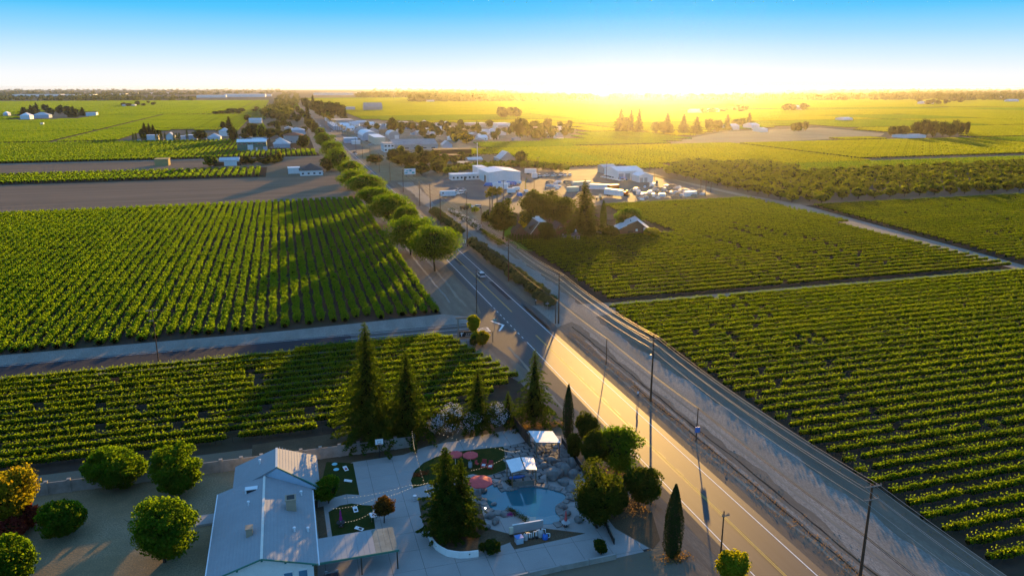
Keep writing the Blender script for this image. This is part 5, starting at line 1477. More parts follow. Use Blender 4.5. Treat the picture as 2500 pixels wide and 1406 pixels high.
string('string of lights over the lounge chairs', [gp(1151, 1147, hh), gp(1236, 1114, hh)], 14)
for k, (x, y) in enumerate(((1185, 1249), (1118, 1234))):
    t = thing('garden_lamp', ['lit garden lamp beside the pool rocks', 'lit garden lamp inside the planter bed under the conifer'][k], 'lamp', gp(x, y))
    mb = MB(); mb.tube((0, 0, 0), (0, 0, .5), .03, n=5); mb.build('post', 'plastic_black', t)
    mb = MB(); mb.lathe([(.06, .5), (.13, .56), (.13, .7), (.05, .76)], 8); mb.build('lamp_head', 'lamp_glow', t)
# small planting
for k, (x0, y0, x1, y1, n, lb) in enumerate(((1240, 1246, 1290, 1276, 16, 'tufts of dark grass along the pool beach'), (1238, 1180, 1258, 1184, 8, 'dark grass in front of the pool bar'), (1010, 1164, 1048, 1158, 7, 'reddish plants on the oval turf'))):
    C, N2 = [], []
    rng = np.random.default_rng(600 + k)
    a, b = gp(x0, y0), gp(x1, y1)
    for i in range(n * 40):
        p = a.lerp(b, rng.uniform(0, 1)); C.append((p.x + rng.normal() * .22, p.y + rng.normal() * .22, rng.uniform(.08, .75)))
    V, Fq = cards(np.array(C), np.full(len(C), .26), rng, None, 0, (.2, .4))
    tag(obj('grass_clump', mesh_np('grass_clump', V, Fq, ['leaf_dark' if k < 2 else 'leaf_red'])), lb, None, None, 'stuff')
rng = np.random.default_rng(77)
C = np.array([(gp(1247, 1258) + Vector((rng.normal() * .35, rng.normal() * .3, rng.uniform(.1, .4))))[:] for i in range(120)])
V, Fq = cards(C, np.full(120, .16), rng); tag(obj('pink_flowers', mesh_np('pink_flowers', V, Fq, ['flower_pink'])), 'magenta flowers beside the grass at the pool beach', None, None, 'stuff')
# roadside sign of the winery: timber frame, hanging black board
so = gp(1119, 826)
t = thing('winery_sign', 'black winery sign hanging in a timber frame on the junction corner', 'sign', so, -R(12))
for x in (0, 4.4):
    mb = MB(); mb.box(x - .17, x + .17, -.17, .17, 0, 5.0); mb.build('post', 'wood_grey', t)
mb = MB(); mb.box(-.6, 5.0, -.16, .16, 5.0, 5.4); mb.build('beam', 'wood_grey', t)
mb = MB(); mb.box(.25, 4.1, -.08, .08, .35, 1.75); bd = mb.build('sign_board', 'sign_black', t)
text_obj('lettering', 'LVVR', .62, 'plastic_white', bd, .01, (2.75, -.10, 1.12), (R(90), 0, 0), spacing=1.25)
mb = MB(); mb.box(1.75, 3.8, -.11, -.085, .62, .70); mb.build('lettering_line', 'plastic_white', bd)
mb = MB(); mb.add([(.45, -.1, 1.2), (.75, -.1, 1.55), (1.0, -.1, 1.42), (1.35, -.1, 1.6), (1.2, -.1, 1.25), (.95, -.1, 1.15), (.9, -.1, .55), (.7, -.1, .6), (.72, -.1, 1.12)], [(8, 7, 6, 5, 4, 3, 2, 1, 0)]); mb.build('emblem', 'plastic_white', bd)
for x in (.5, 3.8):
    mb = MB(); mb.tube((x, 0, 1.75), (x, 0, 5.0), .02, n=4); mb.build('chain', 'steel', t)
t = thing('low_frame', 'low timber frame right of the orange bush by the sign', 'frame', gp(1203, 834), 0)
mb = MB(); mb.box(-.08, .08, -.08, .08, 0, 2.4); mb.build('post', 'wood', t); mb = MB(); mb.box(-1.9, .08, -.07, .07, 2.4, 2.55); mb.build('rail', 'wood', t); mb = MB(); mb.box(-1.9, -1.74, -.08, .08, 0, 2.4); mb.build('post', 'wood', t)
c0 = gp(1132, 838)
bm_ = []
mb = MB()
for r_, z_ in ((4.2, 0.0), (3.2, .35), (2.0, .65), (.8, .78)): bm_.append((r_, z_))
mb.lathe(bm_, 14, (0, 0, 0), 0, 1.0, .62); tag(mb.build('sign_mound', 'leaf_grey' if False else 'rock', None, (c0.x, c0.y, 0)), 'grey green mound under the hanging black sign', None, None, 'structure')
broad('lime_tree', 'small bright lime green tree beside the hanging sign', 1157, 832, 764, 36, 'leaf_lime', 640, .30, 30, 60, lift=.5, clump=.4)
broad('orange_bush', 'orange tinged bush right of the sign', 1178, 845, 804, 44, 'leaf_orange', 641, .28, 30, 50, lift=.02, cat='bush')
broad('lime_bush', 'yellow green bush at the foot of the lime tree', 1160, 844, 806, 26, 'leaf_lime', 642, .28, 20, 40, lift=.02, cat='bush')
broad('dark_bush', 'dark green upright bush in front of the sign plants', 1155, 848, 815, 22, 'leaf_dark', 643, .28, 20, 40, lift=.02, cat='bush')
t = thing('street_sign', 'teal street name sign at the junction', 'sign', gp(1207, 806))
mb = MB(); mb.tube((0, 0, 0), (0, 0, 2.9), .04, n=6); mb.build('post', 'steel', t); mb = MB(); mb.box(-.55, .55, -.03, .03, 2.55, 2.85); mb.build('plate', 'sign_teal', t); mb = MB(); mb.box(-.03, .03, -.5, .5, 2.87, 3.1); mb.build('plate', 'sign_teal', t)
t = thing('road_sign', 'small white square road sign beside the hedge', 'sign', gp(1134, 602))
mb = MB(); mb.tube((0, 0, 0), (0, 0, 2.6), .05, n=6); mb.build('post', 'steel', t); mb = MB(); mb.box(-.6, .6, -.03, .03, 1.4, 2.7); pl_ = mb.build('plate', 'plastic_white', t)
mb = MB(); mb.box(-.22, .22, -.045, -.031, 1.75, 1.95); mb.box(-.1, .1, -.045, -.031, 1.95, 2.35); mb.build('symbol', 'plastic_black', pl_)
t = thing('junction_post', 'dark post with white reflector before the hedge end', 'post', gp(1308, 744)); mb = MB(); mb.tube((0, 0, 0), (0, 0, 1.5), .08, n=6); mb.build('post', 'wood_dark', t); mb = MB(); mb.box(-.12, .12, -.1, -.085, 1.2, 1.5); mb.build('reflector', 'plastic_white', t)
t = thing('junction_sign', 'small blue cross shaped sign before the hedge end', 'sign', gp(1336, 758)); mb = MB(); mb.tube((0, 0, 0), (0, 0, 2.6), .05, n=6); mb.build('post', 'steel', t); mb = MB(); mb.box(-.5, .5, -.03, .03, 1.9, 2.15); mb.build('plate', 'wall_blue', t)
# loose slab beside the house and dry leaves by the highway
mb = MB(); mb.box(-1.3, 1.3, -1.3, 1.3, .0, .35); tag(mb.build('concrete_pad', 'concrete', None, gp(502, 1272)), 'square pale concrete pad left of the house eave', 'concrete pad')
for k, (x, y, w, d) in enumerate(((1345, 1040, 3.4, 1.4), (1285, 1045, 3, 1.2), (1540, 1240, 3.2, 3.0), (1650, 1362, 2.0, 1.2), (1520, 1170, 2.2, 3.2))):
    rng = np.random.default_rng(650 + k); p = gp(x, y); m_ = 420
    C = np.stack([p.x + rng.normal(0, w * .5, m_), p.y + rng.normal(0, d * .5, m_), rng.uniform(.02, .35, m_)], 1)
    V, Fq = cards(C, rng.uniform(.15, .32, m_), rng); tag(obj('dry_leaves', mesh_np('dry_leaves', V, Fq, ['leaf_dry'])), 'orange dry leaves and weeds under the roadside trees', None, None, 'stuff')
# tufts of dry weeds on the verges
rng = np.random.default_rng(660); C = []
for i in range(700):
    y = rng.uniform(-30, 95); x = rng.normal(8.6, .9) if rng.uniform() < .8 else rng.normal(25, .5)
    if 6.9 < x < 26.5:
        for q in range(7): C.append((x + rng.normal() * .25, y + rng.normal() * .3, rng.uniform(.03, .30)))
V, Fq = cards(np.array(C), rng.uniform(.12, .30, len(C)), rng, None, 0, (.2, .5)); tag(obj('dry_weeds', mesh_np('dry_weeds', V, Fq, ['leaf_dry'])), 'dry weeds scattered on the verge', None, None, 'stuff')

# stones and clods on the rough verge
rng = np.random.default_rng(670); mb = MB(); n_ = 0
while n_ < 700:
    y = rng.uniform(-30, 112); x = rng.uniform(6.8, 13) if rng.uniform() < .75 else rng.uniform(20.5, 26)
    r_ = rng.uniform(.04, .14) * (1.6 if rng.uniform() < .1 else 1)
    a = rng.uniform(0, 6.28)
    v = [(x + math.cos(a + q * 2.09) * r_, y + math.sin(a + q * 2.09) * r_ * 1.6, .005) for q in range(3)] + [(x, y, r_ * .75)]
    mb.add(v, [(0, 1, 3), (1, 2, 3), (2, 0, 3)]); n_ += 1
tag(mb.build('gravel_clods', 'verge'), 'clods and small stones along the rough verge', None, None, 'stuff')
# ------------------------------------------------------------------ farmhouse, barn, gazebo
sheet('farm_lawn', [gp(*p) for p in ((1236, 588), (1262, 600), (1370, 594), (1470, 590), (1470, 566), (1360, 560), (1262, 545), (1225, 560))], Z3, 'lawn_green')
sheet('farm_yard', [gp(*p) for p in ((1225, 556), (1262, 545), (1360, 560), (1470, 566), (1500, 585), (1612, 572), (1580, 530), (1480, 500), (1290, 522), (1200, 510), (1150, 520))], Z3 - .003, 'mulch')
sheet('grass_strip', [gp(*p) for p in ((1262, 606), (1300, 614), (1420, 602), (1420, 592), (1262, 598))], Z3 + .003, 'lawn_green')
def gable_house(name, label, cat, c, w, d, hw, hr, wall, roof, rot=0.0, axis='y', eave=.35, windows=(), doors=(), group=None, chimney=False, shed=None):
    """walls, two roof planes, openings; c = centre on the ground, w along x, d along y, ridge along axis"""
    t = thing(name, label, cat, c, rot, group)
    if axis == 'x':
        inner = bpy.data.objects  # ridge across: build turned
    W, D = (w, d) if axis == 'y' else (d, w)
    T = (lambda v: v) if axis == 'y' else (lambda v: (-v[1], v[0], v[2]))
    mb = MB()
    pr = [(-W / 2, 0), (W / 2, 0), (W / 2, hw), (0, hr - .08), (-W / 2, hw)]
    v = [T((x, -D / 2, z)) for x, z in pr] + [T((x, D / 2, z)) for x, z in pr]
    mb.add(v, [(0, 1, 2, 3, 4), (9, 8, 7, 6, 5), (1, 6, 7, 2), (0, 4, 9, 5)])
    mb.build('wall', wall, t)
    sl_ = (hr - hw) / (W / 2)
    for s in (-1, 1):
        a = [T((0, -D / 2 - eave, hr)), T((0, D / 2 + eave, hr)), T((s * (W / 2 + eave), D / 2 + eave, hw - eave * sl_)), T((s * (W / 2 + eave), -D / 2 - eave, hw - eave * sl_))]
        if s < 0: a = a[::-1]
        r_ = MB(); r_.hexa([(p[0], p[1], p[2] - .02) for p in a], [(p[0], p[1], p[2] + .12) for p in a]); r_.build('roof', roof, t)
    openings(t, w, d, windows, doors)
    if chimney:
        mb = MB(); mb.box(-.4, .4, d * .15, d * .15 + .8, hw, hr + .7); mb.build('chimney', 'wall_tan', t)
    return t
def openings(t, w, d, windows=(), doors=()):
    for (face, u, z, ww, wh) in windows:
        mb, gl = MB(), MB()
        if face == 's':
            y = -d / 2; mb.box(u - ww / 2 - .08, u + ww / 2 + .08, y - .05, y + .02, z - .08, z + wh + .08); gl.box(u - ww / 2, u + ww / 2, y - .07, y - .05, z, z + wh)
        elif face == 'e':
            x = w / 2; mb.box(x - .02, x + .05, u - ww / 2 - .08, u + ww / 2 + .08, z - .08, z + wh + .08); gl.box(x + .05, x + .07, u - ww / 2, u + ww / 2, z, z + wh)
        else:
            x = -w / 2; mb.box(x - .05, x + .02, u - ww / 2 - .08, u + ww / 2 + .08, z - .08, z + wh + .08); gl.box(x - .07, x - .05, u - ww / 2, u + ww / 2, z, z + wh)
        f = mb.build('window', 'white_paint', t); gl.build('pane', 'glass_dark', f)
    for (face, u, ww, wh, mat) in doors:
        mb = MB()
        if face == 's': y = -d / 2; mb.box(u - ww / 2, u + ww / 2, y - .05, y + .02, .02, wh)
        elif face == 'e': x = w / 2; mb.box(x - .02, x + .05, u - ww / 2, u + ww / 2, .02, wh)
        else: x = -w / 2; mb.box(x - .05, x + .02, u - ww / 2, u + ww / 2, .02, wh)
        mb.build('door', mat, t)
# barn: tin roof in two steps, red brown boards
bp = gp(1545, 572)
t = thing('barn', 'red brown board barn with a pale tin roof in two steps', 'barn', bp, R(-20))
mb = MB(); mb.add([(-6.5, -5, 0), (6.5, -5, 0), (6.5, -5, 2.6), (1.2, -5, 6.6), (-6.5, -5, 3.0), (-6.5, 6, 0), (6.5, 6, 0), (6.5, 6, 2.6), (1.2, 6, 6.6), (-6.5, 6, 3.0)], [(0, 1, 2, 3, 4), (9, 8, 7, 6, 5), (1, 6, 7, 2), (0, 4, 9, 5)])
mb.build('wall', 'wall_brown', t)
for a, mt in ((((1.1, -5.5, 6.75), (1.1, 6.4, 6.75), (-3.2, 6.4, 4.9), (-3.2, -5.5, 4.9)), 'roof_tin'), (((-3.0, -5.5, 4.6), (-3.0, 6.4, 4.6), (-7.6, 6.4, 2.5), (-7.6, -5.5, 2.5)), 'roof_tin'), (((1.2, -5.5, 6.75), (7.2, -5.5, 2.2), (7.2, 6.4, 2.2), (1.2, 6.4, 6.75)), 'roof_tin')):
    r_ = MB(); r_.hexa([(p[0], p[1], p[2] - .1) for p in a], [(p[0], p[1], p[2] + .02) for p in a]); r_.build('roof', mt, t)
for x, z, w_, h_ in ((1.0, 2.2, .9, 1.0), (4.2, 2.5, .8, 1.3)):
    mb = MB(); mb.box(x - w_ / 2, x + w_ / 2, -5.06, -5, z, z + h_); mb.build('window', 'white_paint', t)
mb = MB(); mb.box(-2.6, -.4, -5.06, -5, 0, 2.3); mb.build('door', 'wood_dark', t)
mb = MB(); mb.box(-1.4, -1.1, -2.0, .4, 5.75, 6.1); mb.build('roof_vent', 'tar', t)
gable_house('shed', 'small shed with pinkish roof between the columnar cypress and the round tree', 'shed', gp(1478, 548), 9, 6, 2.6, 4.4, 'wall_tan', 'roof_brown', R(-20), 'x')
# farmhouse: clipped gambrel with flat pale top, dormer, side gable
fh = gp(1325, 586) + Vector((0, 4, 0))
t = thing('farmhouse', 'dark shingled farmhouse with white edged gable and flat pale roof top', 'house', fh, R(-4))
mb = MB(); pr = [(-4.6, 0), (4.6, 0), (4.6, 3.0), (1.3, 7.2), (-1.3, 7.2), (-4.6, 3.0)]
mb.hexa([(x, -4, z) for x, z in pr], [(x, 6, z) for x, z in pr]); mb.build('wall', 'wall_brown', t)
for s in (-1, 1):
    a = [(s * 1.3, -4.5, 7.3), (s * 1.3, 6.4, 7.3), (s * 5.0, 6.4, 2.6), (s * 5.0, -4.5, 2.6)]
    if s < 0: a = a[::-1]
    r_ = MB(); r_.hexa([(p[0], p[1], p[2]) for p in a], [(p[0], p[1], p[2] + .15) for p in a]); r_.build('roof', 'roof_dark', t)
    r_ = MB(); r_.tube((s * 1.3, -4.55, 7.4), (s * 5.0, -4.55, 2.7), .13, n=4); r_.build('bargeboard', 'white_paint', t)
mb = MB(); mb.box(-1.6, 1.6, -4.6, 6.4, 7.42, 7.55); mb.build('roof_top', 'roof_tin', t)
mb = MB(); mb.box(-.8, .8, 3.2, 4.6, 7.55, 8.4); mb.build('chimney', 'white_metal', t)
mb = MB(); mb.box(-.5, .5, -4.08, -4, 4.2, 5.5); w_ = mb.build('window', 'white_paint', t); mb = MB(); mb.box(-.4, .4, -4.1, -4.08, 4.3, 5.4); mb.build('pane', 'glass_dark', w_)
mb = MB(); mb.hexa([(-4.3, -1.6, 3.4), (-2.2, -1.6, 3.4), (-2.2, 1.2, 3.4), (-4.3, 1.2, 3.4)], [(-4.3, -1.6, 5.3), (-1.9, -1.6, 6.4), (-1.9, 1.2, 6.4), (-4.3, 1.2, 5.3)]); dm = mb.build('dormer', 'wall_brown', t)
mb = MB(); mb.box(-4.36, -4.3, -1.2, .8, 3.9, 5.0); mb.build('pane', 'glass_dark', dm)
mb = MB(); mb.hexa([(-4.8, -1.9, 5.25), (-1.6, -1.9, 6.6), (-1.6, 1.5, 6.6), (-4.8, 1.5, 5.25)], [(-4.8, -1.9, 5.4), (-1.6, -1.9, 6.75), (-1.6, 1.5, 6.75), (-4.8, 1.5, 5.4)]); mb.build('dormer_roof', 'roof_dark', dm)
gable_house('farmhouse_wing', 'dark gabled wing at the right of the farmhouse, white edged', 'house', fh + Vector((9.0, 3.0, 0)), 5.2, 7, 3.0, 5.8, 'wall_brown', 'roof_dark', 0, 'y', windows=[('s', 0, 3.4, .8, .9)])
gable_house('farm_shed', 'tall dark gabled outbuilding at the left of the farmhouse, white edged', 'shed', fh + Vector((-8.2, 3.0, 0)), 4.4, 6, 2.8, 6.0, 'wall_brown', 'roof_brown', 0, 'y')
# gazebo
gz = gp(1405, 588)
t = thing('gazebo', 'white eight sided gazebo with dark pointed roof on the lawn edge', 'gazebo', gz)
mb = MB(); mb.lathe([(1.75, 0), (1.75, .25)], 8); mb.build('floor', 'white_paint', t)
for i in range(8):
    a = 2 * math.pi * i / 8; b = a + 2 * math.pi / 8
    mb = MB(); mb.tube((1.6 * math.cos(a), 1.6 * math.sin(a), .25), (1.6 * math.cos(a), 1.6 * math.sin(a), 2.5), .09, n=5); mb.build('post', 'white_paint', t)
    if i != 5:
        A_, B_ = Vector((1.6 * math.cos(a), 1.6 * math.sin(a), 0)), Vector((1.6 * math.cos(b), 1.6 * math.sin(b), 0)); nn = Vector((0, 0, 1))
        n2 = (B_ - A_).normalized().cross(nn) * .03
        mb = MB(); mb.hexa([A_ - n2 + nn * .3, B_ - n2 + nn * .3, B_ + n2 + nn * .3, A_ + n2 + nn * .3], [A_ - n2 + nn * 1.1, B_ - n2 + nn * 1.1, B_ + n2 + nn * 1.1, A_ + n2 + nn * 1.1]); mb.build('rail_panel', 'white_paint', t)
        mb = MB(); mb.hexa([A_ - n2 + nn * 2.2, B_ - n2 + nn * 2.2, B_ + n2 + nn * 2.2, A_ + n2 + nn * 2.2], [A_ - n2 + nn * 2.5, B_ - n2 + nn * 2.5, B_ + n2 + nn * 2.5, A_ + n2 + nn * 2.5]); mb.build('frieze', 'white_paint', t)
mb = MB(); mb.lathe([(2.15, 2.48), (2.1, 2.58), (.4, 3.7), (.3, 3.72)], 8); mb.build('roof', 'roof_dark', t)
mb = MB(); mb.lathe([(.34, 3.7), (.34, 4.2), (.42, 4.22), (.05, 4.75), (.03, 5.1)], 8); mb.build('cupola', 'white_paint', t)
t = thing('garden_trailer', 'small grey cart with white top left of the gazebo', 'trailer', gp(1376, 583)); mb = MB(); mb.box(-1.0, 1.0, -.7, .7, .5, 1.7); mb.build('body', 'grey_metal', t); mb = MB(); mb.box(-1.1, 1.1, -.8, .8, 1.7, 1.8); mb.build('roof', 'white_metal', t)
for x in (-.8, .8): mb = MB(); mb.tube((x - .1, -.75, .35), (x - .1, .75, .35), .35, n=8); mb.build('wheel', 'rubber', t)
mb = MB(); mb.box(-2.6, 2.6, -.5, .5, .02, .9); tag(mb.build('white_canvas', 'canvas_red' if False else 'white_metal', None, gp(1470, 571)), 'low white covered trailer body beyond the gazebo', 'trailer')
# clipped columns along the farm lawn
cm = []
for k in range(3):
    rng = np.random.default_rng(700 + k); V, Fq = column_np(rng, 3.0, .62, .42, 260); cm.append(mesh_np('crown', V, Fq, ['leaf_dark']))
for k in range(20):
    f = k / 19
    p = gp(1238 + 132 * f, 590 - 2 * f)
    o = thing('columnar_shrub', 'narrow dark shrub in the clipped row before the farmhouse', 'shrub', p, k, 'clipped row of narrow shrubs before the farmhouse')
    obj('crown', cm[k % 3], o, scale=(1, 1, .9 + .2 * ((k * 7) % 5) / 5))
    mb_ = STAKE if 'STAKE' in globals() else None
    if mb_ is None:
        STAKE = MB(); STAKE.tube((.9, -.3, 0), (.9, -.3, 2.2), .07, n=4); STAKE = STAKE.mesh('stake', ['bark_pale']); mb_ = STAKE
    obj('stake', mb_, o)
# farm trees
broad('farm_tree', 'tall thin leaved tree between the palms and the farmhouse', 1228, 585, 480, 84, 'leaf_dark', 710, .7, 46, 46, None, lift=.2)
broad('farm_tree', 'dense tree behind the farmhouse roof, left of the tall conifer', 1308, 560, 462, 84, 'leaf_dark', 711, .7, 46, 50, None, lift=.1)
broad('farm_tree', 'broad dark tree right behind the farmhouse wing', 1368, 556, 474, 90, 'leaf_dark', 712, .7, 46, 50, None, lift=.1)
broad('farm_tree', 'reddish bare looking tree at the yard fence left of the farm trees', 1342, 540, 458, 60, 'leaf_dark', 713, .7, 30, 30, None, lift=.2)
broad('farm_bush', 'big round bush in front of the farmhouse gable', 1332, 592, 538, 50, 'leaf_dark', 714, .55, 36, 46, None, lift=.0, cat='bush')
broad('farm_tree', 'round topped tree behind the barn, its edge lit by the sun', 1537, 560, 505, 78, 'leaf_round', 715, .7, 46, 50, None, lift=.1)
broad('farm_bush', 'sunlit round bush right of the barn', 1590, 582, 556, 42, 'leaf_lime', 716, .5, 30, 40, None, lift=.0, cat='bush')
broad('farm_bush', 'dark bush before the left barn corner', 1490, 582, 553, 50, 'leaf_dark', 717, .5, 30, 40, None, lift=.0, cat='bush')
broad('farm_bush', 'low yellow bush left of the farmhouse', 1276, 560, 522, 24, 'leaf_orange', 718, .5, 20, 30, None, lift=.0, cat='bush')
broad('farm_bush', 'dark bush at the fence left of the palms', 1192, 548, 510, 36, 'leaf_dark', 719, .6, 24, 30, None, lift=.0, cat='bush')
broad('round_bush', 'small round tree left of the palms by the parked machinery', 1160, 520, 504, 22, 'leaf_lime', 720, .5, 18, 30, None, lift=.1, cat='bush')
conifer('tall dark conifer beside the farmhouse with a thin bent top', 1425, 578, 438, 96, 'leaf_dark', 721, .95, .85, 11, .15, None, .05, 4.2)
p = gp(1472, 560); rng = np.random.default_rng(722); V, Fq = column_np(rng, hgt(1472, 560, 490), 1.4, .6, 1500)
o = thing('cypress', 'dark columnar tree between the tall conifer and the barn', 'tree', p); obj('crown', mesh_np('crown', V, Fq, ['leaf_dark']), o)
# three tall palms
for i, (x, yb, yt) in enumerate(((1196, 556, 468), (1203, 560, 464), (1214, 558, 462))):
    p = gp(x, yb); h = hgt(x, yb, yt); rng = np.random.default_rng(730 + i)
    V, Fq, mi = palm_np(rng, h, 2.3, 34, 5)
    tr = mi == 1
    t = thing('fan_palm', ['left one of the three tall fan palms', 'middle one of the three tall fan palms', 'right one of the three tall fan palms'][i], 'palm', p, i * 2.0, 'three tall fan palms')
    v1, f1 = tube_np((0, 0, 0), (.15, .1, h - .9), .34, .24, 8); obj('trunk', mesh_np('trunk', v1, f1, ['bark_pale']), t)
    vv, ff = V[16:], Fq[~tr] - 16
    obj('crown', mesh_np('crown', vv, ff, ['leaf_palm']), t)

# ------------------------------------------------------------------ storage yard and white office
sheet('yard', [gp(*p) for p in ((1026, 452), (1100, 432), (1300, 412), (1400, 402), (1500, 400), (1600, 426), (1762, 473), (1480, 499), (1290, 524), (1210, 512), (1160, 505), (1060, 500))], Z3, 'yard_asphalt')
sheet('yard_gravel', [gp(*p) for p in ((1080, 492), (1210, 505), (1180, 540), (1100, 520), (1052, 508))], Z4, 'dry_grass')
def flat_building(name, label, cat, px0, py0, px1, h, d, wall, roof, roofkind='flat', windows=0, doors=(), group=None, ridge=None, rot=0.0, wz=1.0, wh=1.1, ww=1.2, two=False, side_w=0):
    """building standing on its front left ground corner, front facing the camera side (south)"""
    a = gp(px0, py0); m = mpp(a); w = (px1 - px0) * m * 1.04
    c = a + Vector((w / 2, d / 2, 0))
    t = thing(name, label, cat, c, rot, group)
    if roofkind == 'flat':
        mb = MB(); mb.box(-w / 2, w / 2, -d / 2, d / 2, 0, h); mb.build('wall', wall, t)
        mb = MB(); mb.box(-w / 2 - .3, w / 2 + .3, -d / 2 - .3, d / 2 + .3, h, h + .3); mb.build('roof', roof, t)
    elif roofkind in ('gx', 'gy'):
        bpy.data.objects.remove(t)
        t = gable_house(name, label, cat, c, w, d, h, ridge, wall, roof, rot, 'x' if roofkind == 'gx' else 'y', .4, group=group)
    elif roofkind == 'hip':
        mb = MB(); mb.box(-w / 2, w / 2, -d / 2, d / 2, 0, h); mb.build('wall', wall, t)
        k = min(w, d) / 2; e = .5
        rx, ry = max(0, w / 2 - k), max(0, d / 2 - k)
        mb = MB(); mb.hexa([(-w / 2 - e, -d / 2 - e, h), (w / 2 + e, -d / 2 - e, h), (w / 2 + e, d / 2 + e, h), (-w / 2 - e, d / 2 + e, h)], [(-rx - .05, -ry - .05, ridge), (rx + .05, -ry - .05, ridge), (rx + .05, ry + .05, ridge), (-rx - .05, ry + .05, ridge)]); mb.build('roof', roof, t)
    elif roofkind == 'arch':
        mb = MB(); n = 10; pr = [(-w / 2, 0), (w / 2, 0)] + [(math.cos(math.pi * i / n) * w / 2, h + math.sin(math.pi * i / n) * (ridge - h)) for i in range(n + 1)]
        mb.hexa([(x, -d / 2, z) for x, z in pr], [(x, d / 2, z) for x, z in pr]); mb.build('wall', wall, t)
        for i in range(n):
            p, q = pr[2 + i], pr[3 + i]
            mb = MB(); mb.hexa([(p[0], -d / 2 - .3, p[1] + .02), (q[0], -d / 2 - .3, q[1] + .02), (q[0], d / 2 + .3, q[1] + .02), (p[0], d / 2 + .3, p[1] + .02)], [(p[0], -d / 2 - .3, p[1] + .2), (q[0], -d / 2 - .3, q[1] + .2), (q[0], d / 2 + .3, q[1] + .2), (p[0], d / 2 + .3, p[1] + .2)]); mb.build('roof_panel', roof, t)
    ws = []
    for s in ([0, 1] if two else [0]):
        for k in range(windows): ws.append(('s', -w / 2 + (k + .5) * w / windows, wz + s * h * .5, ww, wh))
        for k in range(side_w): ws.append(('w', -d / 2 + (k + .5) * d / side_w, wz + s * h * .5, ww, wh))
    openings(t, w, d, ws, doors)
    return t
flat_building('office', 'long low white office with a row of dark windows beside the yard', 'building', 1103, 441, 1180, 3.6, 9, 'white_paint', 'white_metal', windows=8, doors=[('s', -2, 1.2, 2.3, 'glass_dark'), ('s', 9, 1.6, 2.4, 'glass_dark')], wz=1.1, wh=1.2, side_w=2)
flat_building('white_hall', 'big plain white hall with a low pitched roof joined to the office', 'building', 1193, 449, 1271, 7.0, 26, 'white_paint', 'white_metal', 'gy', ridge=8.2, doors=[('w', -4, 4, 4.5, 'wood_dark')])
flat_building('white_hall', 'taller white block behind the office at the mast', 'building', 1166, 436, 1188, 7.2, 14, 'white_paint', 'white_metal')
t = thing('radio_mast', 'tall thin white mast standing at the office roof', 'mast', gp(1166, 432)); mb = MB(); mb.tube((0, 0, 0), (0, 0, hgt(1166, 432, 350)), .30, .16, 7); mb.build('mast', 'white_metal', t); mb = MB(); mb.lathe([(.2, hgt(1166, 432, 352)), (.5, hgt(1166, 432, 351)), (.2, hgt(1166, 432, 349))], 8); mb.build('lamp_head', 'white_metal', t)
flat_building('workshop', 'white workshop with three roller doors at the far side of the yard', 'building', 1507, 441, 1572, 6.0, 22, 'white_paint', 'white_metal', 'gx', ridge=8.0, doors=[('s', -6.5, 3.4, 4.4, 'wall_grey'), ('s', -1.8, 3.4, 4.4, 'wall_grey'), ('s', 2.8, 3.4, 4.4, 'wall_grey')])
flat_building('workshop', 'smaller white gabled building at the right end of the workshop', 'building', 1560, 446, 1596, 4.2, 11, 'white_paint', 'white_metal', 'gy', ridge=6.2, doors=[('s', -3.2, 2.2, 3.0, 'wall_grey'), ('s', -.2, 2.2, 3.0, 'wall_grey')])
flat_building('open_shed', 'open sided pale shed behind the parked pickups', 'shed', 1472, 424, 1504, 4.6, 10, 'wall_grey', 'roof_tin', 'gx', ridge=6.0, doors=[('s', -3, 2.5, 3.6, 'wood_dark'), ('s', 1.5, 2.5, 3.6, 'wood_dark')])
def trailer(label, px, py, L, W, H, mat, rot=0.0, name='box_trailer', cat='trailer', group='trailers and containers in the yard', wheels=True):
    p = gp(px, py); t = thing(name, label, cat, p, rot, group); z = .9 if wheels else .05
    mb = MB(); mb.box(-L / 2, L / 2, -W / 2, W / 2, z, z + H); mb.build('body', mat, t)
    mb = MB(); mb.box(-L / 2 + .02, L / 2 - .02, -W / 2 + .02, W / 2 - .02, z + H, z + H + .06); mb.build('roof', 'white_metal', t)
    mb = MB(); mb.box(L / 2, L / 2 + .04, -W * .42, W * .42, z + .1, z + H - .12); mb.build('door', mat, t)
    if wheels:
        for x in (-L * .28, -L * .16):
            for y in (-W / 2 + .1, W / 2 - .1): mb = MB(); mb.tube((x, y - .15, .45), (x, y + .15, .45), .45, n=8); mb.build('wheel', 'rubber', t)
    return t
tr = trailer('white box trailer parked by the yard entrance beside the highway', 1093, 482, 8.4, 2.5, 2.7, 'white_metal', R(3))
mb = MB(); mb.box(-3.4, -2.5, -1.28, -1.25, 2.3, 3.0); mb.build('window', 'glass_dark', tr); mb = MB(); mb.box(.25, .32, -1.27, -1.25, .95, 3.6); mb.build('seam', 'grey_metal', tr)
trailer('long white semi trailer in front of the orange container', 1498, 480, 12, 2.6, 3.2, 'white_metal', R(-62))
trailer('orange red container behind the white semi trailer', 1497, 463, 7, 2.5, 2.8, 'paint_orange', R(10), 'container', 'container', wheels=False)
trailer('cream container with sunlit top, left of the white semi trailer', 1463, 462, 12, 2.5, 2.9, 'white_metal', R(-30), 'container', 'container', wheels=False)
trailer('cream container behind the tall conifer top', 1420, 455, 12, 2.5, 2.9, 'wall_cream', R(6), 'container', 'container', wheels=False)
trailer('pale green container left of the tall conifer', 1398, 468, 7, 2.5, 2.8, 'wall_cream', R(4), 'container', 'container', wheels=False)
trailer('white container at the right fence of the yard', 1685, 479, 8, 2.5, 2.6, 'white_metal', R(14), 'container', 'container', wheels=False)
trailer('white trailer behind the palms', 1248, 474, 4.6, 2.3, 2.4, 'white_metal', 0)
